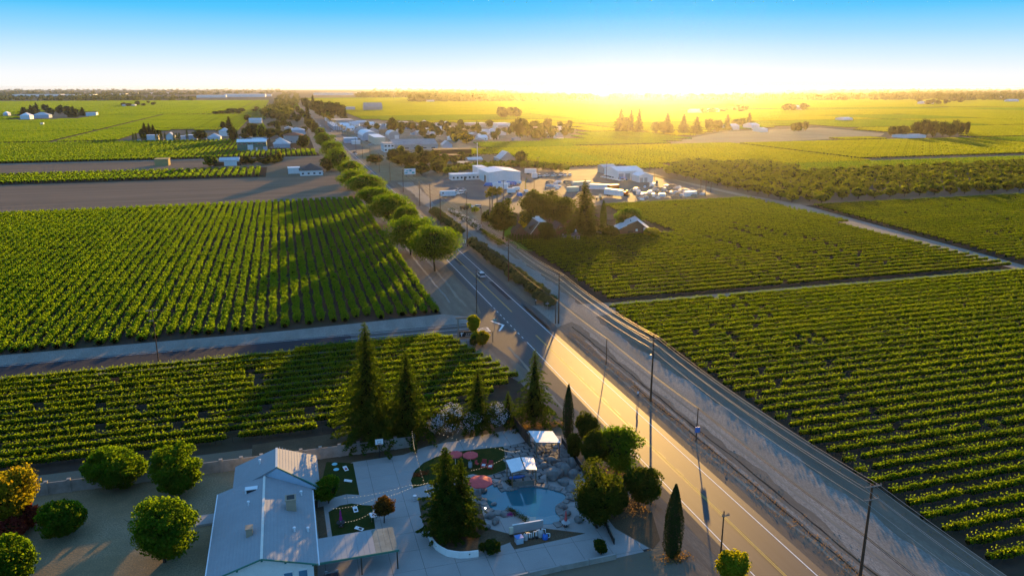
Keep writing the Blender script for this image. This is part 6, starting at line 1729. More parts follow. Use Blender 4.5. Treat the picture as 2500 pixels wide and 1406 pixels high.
trailer('grey white trailer left of the palm tops', 1222, 464, 9, 2.5, 3.0, 'white_metal', R(-35))
trailer('white van body at the far yard edge', 1295, 426, 8, 2.5, 3.0, 'white_metal', R(-30))
trailer('white cube container beside the yard poles', 1305, 434, 3.6, 2.5, 3.0, 'white_metal', 0, 'container', 'container', wheels=False)
# vehicles in the yard
PK = car('', (0, 0, 0), 0, 'white_paint', 'pickup', 'white pickup trucks in the yard', 'pickup_truck', False)
VN = car('', (0, 0, 0), 0, 'white_paint', 'van', 'white vans in the yard', 'van', False)
CB = car('', (0, 0, 0), 0, 'paint_blue', 'van', 'blue vans and trucks in the yard', 'van', False)
_used = set()
def put(proto, px, py, rot, label):
    if proto.name in _used: return copy_tree(proto, None, gp(px, py), rot, label)
    _used.add(proto.name); proto.location = gp(px, py); proto.rotation_euler = (0, 0, rot); proto['label'] = label; return proto
for i, (x, y) in enumerate(((1117, 468), (1110, 472), (1124, 474), (1130, 468), (1108, 478))):
    put(PK, x, y, R(-50 + 4 * i), ['white pickup at the back of the cluster near the office drive', 'white pickup in the middle of the cluster near the office drive', 'white pickup at the right of the cluster near the office drive', 'white pickup at the far right of the cluster near the office drive', 'white pickup next to the white box trailer'][i])
for i in range(7):
    put(PK, 1476 + i * 7, 434 + i * 1.4, R(-70), 'white pickup in the slanting row in front of the workshop')
for i, (x, y) in enumerate(((1316, 432), (1334, 431), (1352, 431), (1370, 429), (1380, 430), (1391, 429))):
    put(PK, x, y, R(-60 + 9 * i), ['white pickup nearest the white cube container', 'white pickup parked alone, second from the white cube container', 'white pickup parked alone at the middle of the far yard edge', 'white pickup at the left of the far cluster before the vineyard', 'white pickup in the middle of the far cluster before the vineyard', 'white pickup at the right of the far cluster before the vineyard'][i])
for i, (x, y) in enumerate(((1191, 455), (1244, 452), (1252, 452), (1268, 480), (1220, 452))):
    put(CB, x, y, R(60 - 20 * i), ['bright blue truck in front of the white hall corner', 'blue truck at the front wall of the white hall', 'blue truck right of the one at the white hall front wall', 'blue fronted truck behind the trees right of the palms', 'blue truck with white hood along the white hall'][i])
for i, (x, y) in enumerate(((1205, 452), (1234, 455), (1262, 450), (1258, 466), (1216, 460))):
    put(VN, x, y, R(50 + 17 * i), ['white van between the blue trucks at the hall', 'white van second along the white hall', 'white van at the right end of the white hall', 'white van behind the white trailer', 'white van behind the palm tops'][i])
put(CB, 1522, 441, R(-75), 'blue van at the near end of the pickup row')
# machines
t = thing('tractor', 'grey tractor with big wheels at the yard edge', 'tractor', gp(1463, 488), R(70))
mb = MB(); mb.box(-.5, .5, -1.2, 1.8, .9, 1.7); mb.build('body', 'grey_metal', t); mb = MB(); mb.box(-.6, .6, -1.1, .3, 1.7, 2.9); mb.build('cab', 'wall_cream', t)
for x in (-.9, .9):
    mb = MB(); mb.tube((x - .2, -.8, .85), (x + .2, -.8, .85), .85, n=12); mb.build('wheel', 'rubber', t); mb = MB(); mb.tube((x - .15, 1.4, .5), (x + .15, 1.4, .5), .5, n=10); mb.build('wheel', 'rubber', t)
t = thing('excavator', 'orange tracked machine right of the white semi trailer', 'excavator', gp(1527, 478), R(-20))
for y in (-1.2, 1.2): mb = MB(); mb.box(-2.2, 2.2, y - .35, y + .35, 0, .8); mb.build('track', 'rubber', t)
mb = MB(); mb.box(-1.6, 1.4, -1.2, 1.2, .9, 2.2); mb.build('body', 'paint_orange', t); mb = MB(); mb.box(.1, 1.3, -1.1, .1, 2.2, 3.2); mb.build('cab', 'paint_orange', t)
mb = MB(); mb.path([(1.2, .5, 1.6), (3.4, .5, 4.0), (6.0, .5, 2.6), (6.2, .5, 1.0)], .25, 5); mb.build('boom', 'wall_cream', t)
t = thing('boom_lift', 'raised yellow boom lift beside the farm trees', 'boom lift', gp(1284, 470), 0); mb = MB(); mb.box(-1, 1, -1.5, 1.5, .3, 1.6); mb.build('body', 'white_metal', t); mb = MB(); mb.path([(0, 0, 1.5), (-.6, 0, 5.5), (.6, 0, 8.5)], .25, 5); mb.build('boom', 'paint_yellow_truck', t)
for x in (-1, 1):
    for y in (-1, 1): mb = MB(); mb.tube((x - .15, y, .45), (x + .15, y, .45), .45, n=8); mb.build('wheel', 'rubber', t)
t = thing('road_machine', 'dark and yellow machine on the gravel near the hedge', 'machine', gp(1136, 512), R(40)); mb = MB(); mb.box(-3, 1.5, -1.2, 1.2, .8, 2.0); mb.build('body', 'wood_dark', t); mb = MB(); mb.box(1.6, 3.4, -1.2, 1.2, .7, 2.8); mb.build('cab', 'paint_yellow_truck', t); mb = MB(); mb.box(3.4, 4.8, -1.1, 1.1, .7, 1.7); mb.build('hood', 'white_paint', t)
for x in (-2, 0, 3.6):
    for y in (-1.1, 1.1): mb = MB(); mb.tube((x, y - .15, .5), (x, y + .15, .5), .5, n=8); mb.build('wheel', 'rubber', t)
# stored pipes, pallets and pieces at the right of the yard
PM = {}
for nm in ('plastic_white', 'wall_grey', 'wood_grey', 'wall_tan', 'white_metal', 'wall_blue'):
    mb = MB(); mb.hexa([(-.5, -.5, 0), (.5, -.5, 0), (.5, .5, 0), (-.5, .5, 0)], [(-.46, -.48, 1), (.5, -.46, .95), (.47, .5, 1), (-.5, .46, .93)]); mb.box(-.4, .3, -.35, .3, .96, 1.3); PM[nm] = mb.mesh('stored_pallet', [nm])
rng = np.random.default_rng(740)
yard_poly = [gp(*p) for p in ((1560, 458), (1600, 446), (1680, 462), (1740, 476), (1660, 486), (1560, 492), (1540, 476))]
n_ = 0
while n_ < 70:
    f, g = rng.uniform(0, 1), rng.uniform(0, 1)
    p = gp(1545 + 195 * f, 448 + 42 * g)
    if not inside(p, yard_poly): continue
    nm = list(PM)[rng.integers(len(PM))]
    o = obj('stored_pallet', PM[nm], None, (p.x, p.y, 0.02), rng.uniform(0, 3.1), (rng.uniform(1.2, 4.5), rng.uniform(1, 2.4), rng.uniform(.5, 1.5)))
    tag(o, 'stack of stored material on the open ground right of the workshop', 'pallet', 'stored material at the right of the yard'); n_ += 1
for k in range(14):
    p = gp(1338 + 22 * (k % 4) + rng.uniform(-6, 6), 446 + 5 * (k // 4)); nm = list(PM)[rng.integers(len(PM))]
    tag(obj('stored_pallet', PM[nm], None, (p.x, p.y, .02), rng.uniform(0, 3), (rng.uniform(2, 6), rng.uniform(1, 2.2), rng.uniform(.6, 1.4))), 'stack of stored timber in the middle of the yard', 'pallet', 'stored timber in the middle of the yard')
for i, (x, yb, yt) in enumerate(((1229, 500, 440), (1304, 462, 438), (1313, 436, 384), (1480, 440, 395), (1710, 470, 432), (1722, 480, 440), (1735, 470, 445), (1585, 420, 398), (1597, 440, 418), (1140, 520, 470), (1175, 548, 500))):
    h = hgt(x, yb, yt); t = thing('yard_pole', ['pole behind the palm tops', 'twin lamp pole in the yard', 'thin pole at the far yard edge by the vineyard', 'pole beside the tall conifer top', 'left pole at the right fence of the yard', 'middle pole at the right fence of the yard', 'right pole at the right fence of the yard', 'pole behind the workshop roof', 'pole at the right end of the workshop', 'thin pole on the dry strip by the highway', 'thin pole in front of the palms'][i], 'utility pole', gp(x, yb), 0, 'poles round the yard')
    mb = MB(); mb.tube((0, 0, 0), (0, 0, h), .17, .12, 7); mb.build('pole', 'pole_wood', t); mb = MB(); mb.box(-1.1, 1.1, -.08, .08, h - .5, h - .3); mb.build('crossarm', 'wood_grey', t)
# hedgerow behind the office
hb_m = []
for k in range(4):
    V, Fq = crown_cards(np.random.default_rng(750 + k), 4.2, 3.0, 2.9, 22, 26, 1.0, .36, .6); hb_m.append(mesh_np('crown', V, Fq, [['leaf_dark', 'leaf_round'][k % 2]]))
for k in range(30):
    f = k / 29; x = 1080 + 300 * f; y = 424 - 14 * math.sin(f * 3.0) + (8 if k % 2 else 0) * (1 - f)
    p = gp(x, y - 2); o = thing('tall_shrub', 'tall shrub in the green belt behind the office and hall', 'shrub', p, k * 1.7, 'shrubs of the green belt behind the office'); obj('crown', hb_m[k % 4], o)
# billboard
t = thing('billboard', 'white roadside billboard with green patches', 'billboard', gp(1001, 432), 0)
for x in (-2.6, 2.6): mb = MB(); mb.box(x - .15, x + .15, -.1, .1, 0, 2); mb.build('post', 'wood_dark', t)
mb = MB(); mb.box(-3.9, 3.9, -.12, .12, 1.6, 5.6); b_ = mb.build('panel', 'plastic_white', t)
for a in ((-3.2, -1.6, 2.4, 3.2), (-.4, 1.2, 3.6, 4.8), (1.4, 3.2, 2.2, 3.4), (-2.6, -.8, 3.8, 4.3)): mb = MB(); mb.box(a[0], a[1], -.14, -.121, a[2], a[3]); mb.build('picture_patch', 'sign_teal', b_)

# ------------------------------------------------------------------ orchard of round trees
om = []
for k in range(5):
    V, Fq = crown_cards(np.random.default_rng(760 + k), 4.7, 3.4, 2.6, 34, 40, 1.0, .36, .6)
    tv, tf = tube_np((0, 0, 0), (0, 0, 2.0), .28, .22, 5)
    kv, kf = core_np(np.random.default_rng(k), 4.7, 3.3, 2.5, .74); Vm, Fm, mi = merge([(V, Fq, 0), (tv, tf, 1), (kv, kf, 2)]); om.append(mesh_np('orchard_tree', Vm, Fm, ['leaf_orchard', 'bark', 'leaf_core'], mi))
opoly = [gp(*p) for p in ((1622, 430), (1835, 482), (1975, 500), (2120, 492), (2520, 472), (2520, 402), (2440, 404), (2250, 416), (1960, 424), (1850, 402), (1650, 402))]
spots = []
x0, y0 = min(p.x for p in opoly), min(p.y for p in opoly)
for i in range(60):
    for j in range(40):
        q = (x0 + i * 10.6 + .6 * math.sin(i * 3 + j), y0 + j * 10.6 + .6 * math.sin(i + j * 5))
        if inside(q, opoly): spots.append(q)
spots.sort(key=lambda q: (q[0] - CAMX) ** 2 + (q[1] - CAMY) ** 2)
rng = np.random.default_rng(770)
rest = []
for i, q in enumerate(spots):
    if rng.uniform() < .03: continue
    if i < 300:
        tag(obj('orchard_tree', om[i % 5], None, (q[0], q[1], 0), rng.uniform(0, 6.2), (rng.uniform(.85, 1.12),) * 2 + (rng.uniform(.85, 1.15),)), 'round clipped tree in the orchard beyond the farm track', 'tree', 'round trees of the orchard')
    else: rest.append(q)
if rest:
    s0 = rest.pop(0); src = tag(obj('orchard_block', om[0], None, (s0[0], s0[1], 0)), 'farther trees of the round clipped orchard', None, None, 'stuff')
    spread('orchard_trees', rest, src, 'farther trees of the round clipped orchard')
# ------------------------------------------------------------------ the town along the highway
sheet('town_ground', [gp(*p) for p in ((770, 372), (744, 300), (728, 262), (800, 262), (860, 292), (1000, 298), (1180, 302), (1400, 310), (1420, 334), (1330, 345), (1180, 354), (1120, 372), (1060, 420), (990, 440), (900, 430), (880, 400))], Z2, 'soil_track')
sheet('town_verge', [(6.6, 428), (34, 428), (32, 560), (26, 700), (26, 1100), (6.6, 1100)], Z3 + .002, 'dry_grass')
sheet('town_road', [(5.4, 640), (22, 660), (20, 1500), (5.4, 1500)], Z4, 'yard_asphalt')
FB = flat_building
FB('two_storey_building', 'white two storey building with dark windows at the near end of town', 'building', 938, 372, 962, 7.6, 24, 'white_paint', 'roof_grey', windows=3, two=True, ww=2.0, wh=1.5, wz=1.2, side_w=4)
FB('long_hall', 'long grey gable roofed hall behind the two storey white building', 'building', 961, 367, 1066, 5.0, 40, 'wall_grey', 'roof_grey', 'gx', ridge=9.0, windows=5, ww=4)
FB('warehouse', 'cream warehouse with white roof and grey end wall beside the street', 'building', 915, 354, 940, 7.5, 60, 'wall_cream', 'white_metal')
FB('arched_hall', 'white hall with a rounded roof behind the cream warehouse', 'building', 886, 344, 922, 5.0, 60, 'wall_blue', 'white_metal', 'arch', ridge=10)
FB('arched_hall', 'pale grey rounded roof hall behind the long grey hall', 'building', 949, 340, 975, 4.0, 30, 'wall_grey', 'roof_tin', 'arch', ridge=9.0, doors=[('s', 3, 5, 4.5, 'white_paint')])
FB('filling_station', 'blue white filling station canopy beside the highway', 'building', 842, 350, 872, 5.0, 18, 'wall_blue', 'white_metal')
FB('kiosk', 'small white canopy right of the filling station', 'building', 860, 353, 879, 3.4, 10, 'white_paint', 'white_metal')
FB('shop', 'tan shop with a low grey roof at the street corner', 'shop', 840, 330, 862, 4.5, 22, 'wall_tan', 'roof_grey', 'hip', ridge=7)
FB('house', 'violet grey house with a broad hip roof behind the street corner', 'house', 869, 327, 901, 4, 26, 'wall_grey', 'roof_grey', 'hip', ridge=9)
FB('house', 'grey roofed house right of the broad hip roofed house', 'house', 901, 328, 924, 4, 22, 'wall_grey', 'roof_grey', 'hip', ridge=8.5)
FB('church', 'house with a steep pointed grey roof left of the big dark tree', 'church', 929, 326, 946, 5, 16, 'wall_tan', 'roof_grey', 'hip', ridge=13)
FB('church', 'second steep pointed grey roof right of the big dark tree', 'church', 957, 326, 971, 5, 16, 'white_paint', 'roof_grey', 'hip', ridge=14)
FB('shop_row', 'long white shop row facing the palm lined street', 'shop', 797, 297, 812, 5, 60, 'white_paint', 'roof_tin')
FB('shop_row', 'white and blue shop row at the near end of the palm street', 'shop', 815, 318, 836, 5, 150, 'wall_blue', 'roof_tin', side_w=16, ww=4, wh=2.6, wz=.6)
FB('warehouse', 'grey flat roofed warehouse behind the palm street', 'building', 812, 303, 860, 6, 60, 'wall_grey', 'roof_grey')
FB('warehouse', 'white roofed warehouse behind the tan shop', 'building', 828, 316, 852, 5, 50, 'white_paint', 'white_metal', 'gx', ridge=8)
FB('barn', 'small white building with open front before the sunlit vineyard', 'building', 1200, 341, 1217, 3.5, 9, 'white_paint', 'white_metal', doors=[('s', -1.5, 2, 2.4, 'wood_dark'), ('s', 2, 2, 2.4, 'wood_dark')])
FB('shed', 'low grey shed under the tall trees at the vineyard edge', 'shed', 1254, 344, 1272, 2.4, 9, 'wall_grey', 'roof_grey', 'hip', ridge=4.2)
FB('shed', 'white fronted shed alone at the corner of the sunlit vineyard', 'shed', 1358, 343, 1376, 3.4, 10, 'white_paint', 'roof_grey', 'gx', ridge=6)
FB('house', 'low grey house left of the white open building', 'house', 1166, 349, 1182, 2.8, 10, 'wall_tan', 'roof_grey', 'hip', ridge=5)
FB('house', 'blue grey gabled house above the timber stacks', 'house', 1081, 362, 1104, 3.2, 12, 'wall_blue', 'roof_tin', 'gy', ridge=7)
FB('house', 'brown roofed house behind the blue grey gabled house', 'house', 1066, 356, 1086, 3.2, 14, 'wall_tan', 'roof_brown', 'hip', ridge=6)
FB('metal_shed', 'bluish metal roofed shed beside the mast', 'shed', 1144, 400, 1178, 3.0, 12, 'wall_tan', 'roof_tin', 'gx', ridge=4.6)
FB('stone_barn', 'grey striped gable barn before the dark round tree', 'barn', 1222, 399, 1258, 3.6, 16, 'wall_grey', 'roof_tin', 'gy', ridge=9, windows=2)
FB('shed', 'small pale lean to left of the grey gable barn', 'shed', 1212, 394, 1226, 3, 8, 'wall_grey', 'roof_tin')
FB('storage_shed', 'grey block store before the bluish metal roofed shed', 'shed', 1126, 412, 1150, 4, 14, 'wall_grey', 'roof_grey')
FB('white_shed', 'white box store at the far side of the town', 'building', 1215, 316, 1246, 8, 30, 'white_paint', 'white_metal')
FB('white_shed', 'long pale shed behind the trees at the town edge', 'building', 1145, 312, 1190, 6, 30, 'wall_grey', 'roof_tin')
FB('white_shed', 'white house with blue window among the town trees', 'house', 1033, 324, 1048, 5, 14, 'white_paint', 'white_metal')
FB('long_shed', 'long low grey shed at the back edge of town', 'building', 972, 306, 996, 5, 20, 'wall_grey', 'roof_tin')
FB('house', 'pinkish house behind the twin dark spires', 'house', 1030, 309, 1048, 5, 20, 'wall_tan', 'roof_tin', 'hip', ridge=9)
FB('house', 'white house at the back edge of town left of the tall trees', 'house', 1084, 310, 1100, 5, 18, 'white_paint', 'white_metal', 'hip', ridge=8)
FB('far_barn', 'long grey barn between the yellow fields behind town', 'barn', 890, 271, 932, 10, 40, 'wall_grey', 'roof_grey', 'gx', ridge=20)
FB('far_house', 'blue white house left of the long grey barn', 'house', 845, 270, 866, 8, 30, 'wall_blue', 'white_metal')
# left of the highway
FB('green_warehouse', 'green metal warehouse with white roof and white door', 'building', 580, 370, 646, 8.6, 26, 'wall_green', 'white_metal', 'gx', ridge=10.6, doors=[('s', -1.5, 5.2, 6, 'white_paint'), ('s', 4.2, 1.6, 3.2, 'white_paint'), ('s', 12, 4, 4, 'wall_blue')], windows=6, wz=6.3, wh=1.0, ww=3)
FB('two_storey_house', 'pale two storey house with red lower roof left of the highway', 'house', 693, 350, 739, 8, 20, 'wall_grey', 'roof_red', 'hip', ridge=11, windows=4)
FB('house', 'blue grey roofed house above the two storey house', 'house', 706, 330, 742, 6, 22, 'wall_blue', 'roof_tin', 'hip', ridge=9)
FB('house', 'blue roofed house with parked cars right of the green warehouse', 'house', 668, 362, 706, 4, 18, 'wall_blue', 'roof_tin', 'hip', ridge=9)
FB('house', 'brown roofed house behind the blue roofed house', 'house', 660, 347, 686, 3.6, 14, 'wall_tan', 'roof_brown', 'hip', ridge=7)
FB('long_shed', 'long white shed before the slanting vine rows', 'shed', 608, 301, 637, 5, 14, 'white_paint', 'roof_tin', 'gx', ridge=8)
FB('house', 'small dark roofed white house beside the ploughed field', 'house', 733, 430, 785, 3.6, 16, 'white_paint', 'roof_dark', 'hip', ridge=8, windows=4, ww=1.4)
FB('white_shed', 'small white shed left of the dark roofed white house', 'shed', 704, 425, 730, 4, 8, 'white_paint', 'white_metal')
FB('farm_shed', 'open fronted shed with blue white roof between the bushes', 'shed', 537, 406, 580, 4.2, 14, 'white_paint', 'roof_tin', 'gx', ridge=6, doors=[('s', -8, 8, 3.2, 'wood_dark'), ('s', 7, 3, 3.2, 'wood_dark')])
FB('house', 'blue roofed farmhouse behind the columnar trees', 'house', 508, 344, 536, 4, 16, 'white_paint', 'roof_tin', 'hip', ridge=8)
FB('house', 'white upper house beside the blue roofed farmhouse', 'house', 535, 333, 560, 6, 16, 'white_paint', 'roof_tin', 'hip', ridge=10)
FB('house', 'blue fronted house left of the round dark tree', 'house', 405, 344, 424, 5, 14, 'white_paint', 'roof_tin', 'gy', ridge=9)
FB('mobile_home', 'white mobile home among the columnar trees', 'trailer', 358, 343, 383, 5.5, 12, 'white_metal', 'white_metal')
FB('mobile_home', 'large white trailer house with a blue stripe behind the column tree', 'trailer', 453, 343, 478, 5.5, 14, 'wall_blue', 'white_metal')
FB('mobile_home', 'white coach parked left of the large white trailer house', 'trailer', 438, 342, 452, 4, 8, 'white_metal', 'white_metal')
FB('hay_stack', 'square stack of straw bales at the field road', 'hay stack', 378, 406, 408, 5, 12, 'hay', 'hay')
FB('timber_stack', 'long row of brown timber stacks behind the green belt', 'timber stack', 1062, 382, 1150, 5.5, 14, 'wood_dark', 'wood')
FB('timber_stack', 'second row of brown timber stacks nearer the green belt', 'timber stack', 1080, 394, 1140, 4.5, 12, 'wall_brown', 'wood')
FB('far_house', 'white house among the trees of the far left farm', 'house', 50, 292, 70, 7, 24, 'white_paint', 'white_metal', 'hip', ridge=12)
FB('far_house', 'long pale farmhouse of the far left farm', 'house', 80, 289, 114, 6, 24, 'wall_blue', 'roof_tin', 'hip', ridge=11)
FB('far_house', 'tiny pale house at the left edge of the far left farm', 'house', 8, 285, 18, 6, 20, 'wall_blue', 'white_metal', 'hip', ridge=10)
FB('far_barn', 'small white barn at the right end of the far left farm', 'barn', 210, 284, 232, 7, 20, 'white_paint', 'white_metal')
FB('well_house', 'tiny pale hut alone in the broad left vineyard', 'hut', 99, 307, 105, 4, 6, 'white_paint', 'white_metal')
FB('far_shed', 'white shed beside the small tree clump in the left fields', 'shed', 298, 261, 326, 6, 30, 'white_paint', 'white_metal')
# cars along the highway and in the town
CP_ = {}
for nm, mt, kd in (('w', 'white_paint', 'sedan'), ('s', 'paint_silver', 'suv'), ('d', 'paint_darkcar', 'sedan'), ('b', 'paint_blue', 'suv'), ('r', 'plastic_red', 'sedan')):
    CP_[nm] = car('', (0, 0, -50), 0, mt, kd, 'cars parked in the town', 'parked_car', False)
_cl = {'w': 'white car', 's': 'silver car', 'd': 'dark car', 'b': 'blue car', 'r': 'red car'}
def pcar(c, px, py, rot, where, p=None):
    lb = _cl[c] + ' ' + where
    pr = CP_[c]; p = p or gp(px, py)
    if pr.location.z < -10: pr.location = p; pr.rotation_euler = (0, 0, rot); pr['label'] = lb; return
    copy_tree(pr, None, p, rot, lb)
for c, x, y, r_, w in (('w', 771, 318, 0, 'driving out of town on the highway'), ('w', 680, 362, 70, 'in front of the blue roofed house'), ('s', 664, 362, 80, 'left of the one in front of the blue roofed house'), ('w', 716, 366, 80, 'under the dark tree by the highway'), ('s', 782, 424, 80, 'parked right of the small dark roofed house'),
                       ('w', 868, 378, 20, 'parked near the poles before the filling station'), ('d', 866, 374, 20, 'parked behind the white one near the poles'), ('r', 880, 340, 10, 'beside the arched hall'), ('d', 895, 346, 10, 'at the front of the arched hall'), ('w', 904, 354, 80, 'before the cream warehouse wall'),
                       ('w', 810, 322, 0, 'parked at the kerb of the palm street'), ('s', 805, 330, 0, 'second at the kerb of the palm street'), ('w', 995, 376, 60, 'left of the cars under the long hall'), ('s', 1002, 374, 50, 'in the middle of the cars under the long hall'), ('w', 1008, 378, 70, 'nearest of the cars under the long hall'), ('w', 1020, 375, 30, 'right of the cars under the long hall'),
                       ('w', 1072, 332, 40, 'in the lane between the town trees'), ('s', 1090, 336, 60, 'farther along the lane between the town trees'), ('w', 586, 366, 90, 'at the left corner of the green warehouse'), ('w', 424, 340, 90, 'among the columnar trees'), ('s', 396, 342, 80, 'left among the columnar trees'), ('b', 500, 342, 80, 'before the blue roofed farmhouse'),
                       ('w', 338, 344, 80, 'at the left end of the columnar trees'), ('s', 1165, 508, 80, 'parked on the dry strip by the machinery'), ('d', 700, 366, 70, 'beside the hedge of short vines')):
    pcar(c, x, y, R(r_), w)
for i, (y, x, c) in enumerate(((700, -1.8, 'w'), (840, 1.8, 'd'), (1010, -1.8, 's'), (1180, 1.8, 'w'), (1400, -1.8, 'w'))):
    pcar(c, 0, 0, 0, ['on the highway beside the filling station', 'on the highway at the palm street', 'on the highway before the shop row', 'on the highway far beyond the shop row', 'on the highway where it vanishes into trees'][i], Vector((x, y, .02)))
# street palms in front of the shop row
for i in range(12):
    y = 830 + i * 42; rng = np.random.default_rng(800 + i % 3)
    if i < 3:
        V, Fq, mi = palm_np(rng, 13, 2.4, 20, 3); PMS = globals().setdefault('PMS', []); PMS.append(mesh_np('street_palm', V, Fq, ['leaf_palm', 'bark_pale'], mi))
    tag(obj('street_palm', PMS[i % 3], None, (15.5, y, 0), i * 1.3), 'slim palm in the row before the shop row', 'palm', 'palms of the shop street')
# town trees
TT = []
for k in range(8):
    rng = np.random.default_rng(820 + k)
    V, Fq = crown_cards(rng, 1.0, 1.02, .98, 26, 34, .20 + .03 * (k % 2), .36, .6)
    tv, tf = tube_np((0, 0, 0), (0, 0, .8), .05, .035, 5)
    kv, kf = core_np(rng, 1.0, 1.02, .98, .7); Vm, Fm, mi = merge([(V, Fq, 0), (tv, tf, 1), (kv, kf, 2)])
    TT.append(mesh_np('town_tree', Vm, Fm, [['leaf_far', 'leaf_far', 'leaf_dark', 'leaf_round', 'leaf_far', 'leaf_dark', 'leaf_orange', 'leaf_lime'][k], 'bark', 'leaf_core'], mi))
TC = []
for k in range(3):
    V, Fq = conifer_np(np.random.default_rng(840 + k), 10, 2.8, .05, 1.5, .7, 10, .15, .8, 4.0); cb = MB(); cb.lathe([(.2, .5), (1.7, .8), (1.2, 4), (.7, 7), (.1, 9.6)], 8); V, Fq, mi = merge([(V, Fq, 0), (np.array(cb.v), np.array([q for q in cb.f if len(q) == 4]), 1)]); TC.append(mesh_np('far_conifer', V / 10, Fq, ['leaf_far', 'leaf_core'], mi))
TY = []
V, Fq = column_np(np.random.default_rng(845), 10, 1.3, .8, 420); TY.append(mesh_np('column_tree', V / 10, Fq, ['leaf_dark']))
_tr = random.Random(5)
def ftree(px, yb, yt, wpx, label, group, kind='b', k=None):
    """distant tree as one small mesh"""
    p = gp(px, yb); m = mpp(p); h = max(3, (yb - yt) * m * 1.08); w = wpx * m * 1.15
    if kind == 'b':
        me = TT[_tr.choice([0, 1, 2, 4, 5]) if k is None else k]; sc = (w / 2, w / 2, h / 2)
    elif kind == 'c': me = TC[_tr.randrange(3)]; sc = (w / .52, w / .52, h)
    else: me = TY[0]; sc = (w / .26, w / .26, h)
    o = obj({'b': 'town_tree', 'c': 'conifer', 'y': 'column_tree'}[kind], me, None, (p.x, p.y, 0), _tr.uniform(0, 6.2), sc)
    return tag(o, label, 'tree', group)
# single trees the photograph shows clearly
for x, yb, yt, w, lb, kd, k in (
    (958, 328, 286, 30, 'big dark egg shaped tree rising over the town roofs', 'b', 2), (905, 326, 306, 22, 'dark tree behind the hip roofed houses', 'b', 2), (1035, 318, 295, 34, 'round dark tree at the back of town, left of the twin spires', 'b', 0), (1005, 318, 298, 26, 'wide dark tree behind the long grey hall', 'b', 0),
    (1270, 340, 286, 40, 'tallest dark tree mass at the vineyard corner behind town', 'b', 0), (1288, 336, 300, 34, 'tall tree right of the tallest town tree mass', 'b', 0), (1338, 322, 288, 26, 'tall tree standing apart right of the town', 'b', 0), (1305, 318, 294, 30, 'tree behind the tall tree mass at the town edge', 'b', 0), (1255, 326, 296, 24, 'tree at the left flank of the tallest town tree mass', 'b', 0),
    (1164, 320, 298, 5, 'left of the twin dark spires in town', 'y', 0), (1168, 320, 300, 5, 'right of the twin dark spires in town', 'y', 0), (1140, 352, 324, 42, 'round sunlit tree with yellow top in the middle of town', 'b', 6), (1118, 340, 318, 44, 'broad tree behind the round sunlit town tree', 'b', 5), (1110, 348, 328, 14, 'yellow green tree left of the round sunlit town tree', 'b', 7),
    (1271, 400, 367, 32, 'dark round tree beside the grey gable barn', 'b', 2), (1050, 330, 312, 24, 'tree with yellow side in front of the white house', 'b', 6), (918, 402, 376, 44, 'dark broad tree at the poles below the two storey building', 'b', 2), (981, 376, 356, 18, 'yellow green tree under the long grey hall', 'b', 7), (980, 404, 380, 50, 'tree in the dark belt left of the billboard', 'b', 5), (1010, 398, 374, 40, 'tall tree in the dark belt behind the billboard', 'b', 5),
    (1040, 402, 366, 40, 'tall thin tree in the belt right of the billboard', 'b', 0), (1030, 428, 396, 46, 'dense tree right of the billboard', 'b', 2), (1068, 424, 394, 40, 'dark tree before the timber stacks', 'b', 2), (1010, 424, 404, 40, 'low tree behind the billboard', 'b', 5), (960, 396, 378, 36, 'green tree right of the dark broad tree at the poles', 'b', 5),
    (491, 344, 316, 34, 'round dark tree right of the white trailer houses', 'b', 2), (545, 318, 296, 14, 'slim dark tree before the left vineyard', 'b', 2), (560, 318, 288, 18, 'pointed conifer before the left vineyard', 'c', 0), (570, 350, 308, 26, 'dark tree left of the green warehouse', 'b', 2), (620, 340, 300, 44, 'large round tree behind the green warehouse', 'b', 2), (640, 342, 304, 24, 'tree with a sunlit yellow edge behind the green warehouse', 'b', 3),
    (662, 344, 312, 30, 'dark tree between the green warehouse and the houses', 'b', 0), (742, 366, 330, 32, 'dark tree in front of the pale two storey house', 'b', 2), (604, 298, 280, 18, 'dark tree left of the long white shed', 'b', 2), (676, 316, 294, 20, 'tree above the brown roofed house', 'b', 0), (515, 408, 380, 36, 'round bush with yellow edge left of the open fronted shed', 'b', 3), (600, 402, 380, 26, 'dark bush right of the open fronted shed', 'b', 2),
    (648, 402, 384, 34, 'round bush at the end of the shed garden', 'b', 5), (682, 396, 370, 14, 'yellow green bush at the field corner', 'b', 7), (798, 420, 386, 34, 'tall green bush right of the small dark roofed house', 'b', 5), (752, 302, 250, 14, 'slim tall conifer beside the highway far in town', 'c', 0), (843, 292, 268, 16, 'dark pointed tree right of the grove behind the palm street', 'c', 0),
    (810, 290, 248, 54, 'dense dark grove behind the palm street, left half', 'b', 0), (832, 290, 254, 36, 'dense dark grove behind the palm street, right half', 'b', 0), (780, 284, 244, 36, 'tall dark trees beside the highway beyond the palms', 'b', 0), (765, 268, 236, 16, 'spire topped tree beyond the palms', 'c', 0), (745, 264, 238, 24, 'dark tree at the highway beyond the palms', 'b', 0)):
    ftree(x, yb, yt, w, lb, None, kd, k)
# columnar trees in front of the trailer houses
for i, x in enumerate((326, 333, 349, 356, 382, 388, 395, 404, 426, 432, 439, 458)):
    ftree(x, 344, 326 if x != 458 else 318, 4.5, 'slim dark column tree before the white trailer houses', 'column trees before the trailer houses', 'y')
for i, (x, yt) in enumerate(((355, 304), (366, 306), (376, 308), (348, 314), (388, 316))):
    ftree(x, 338, yt, 18, 'dark pointed tree in the clump behind the mobile home', 'clump behind the mobile home', 'c' if i < 3 else 'b')
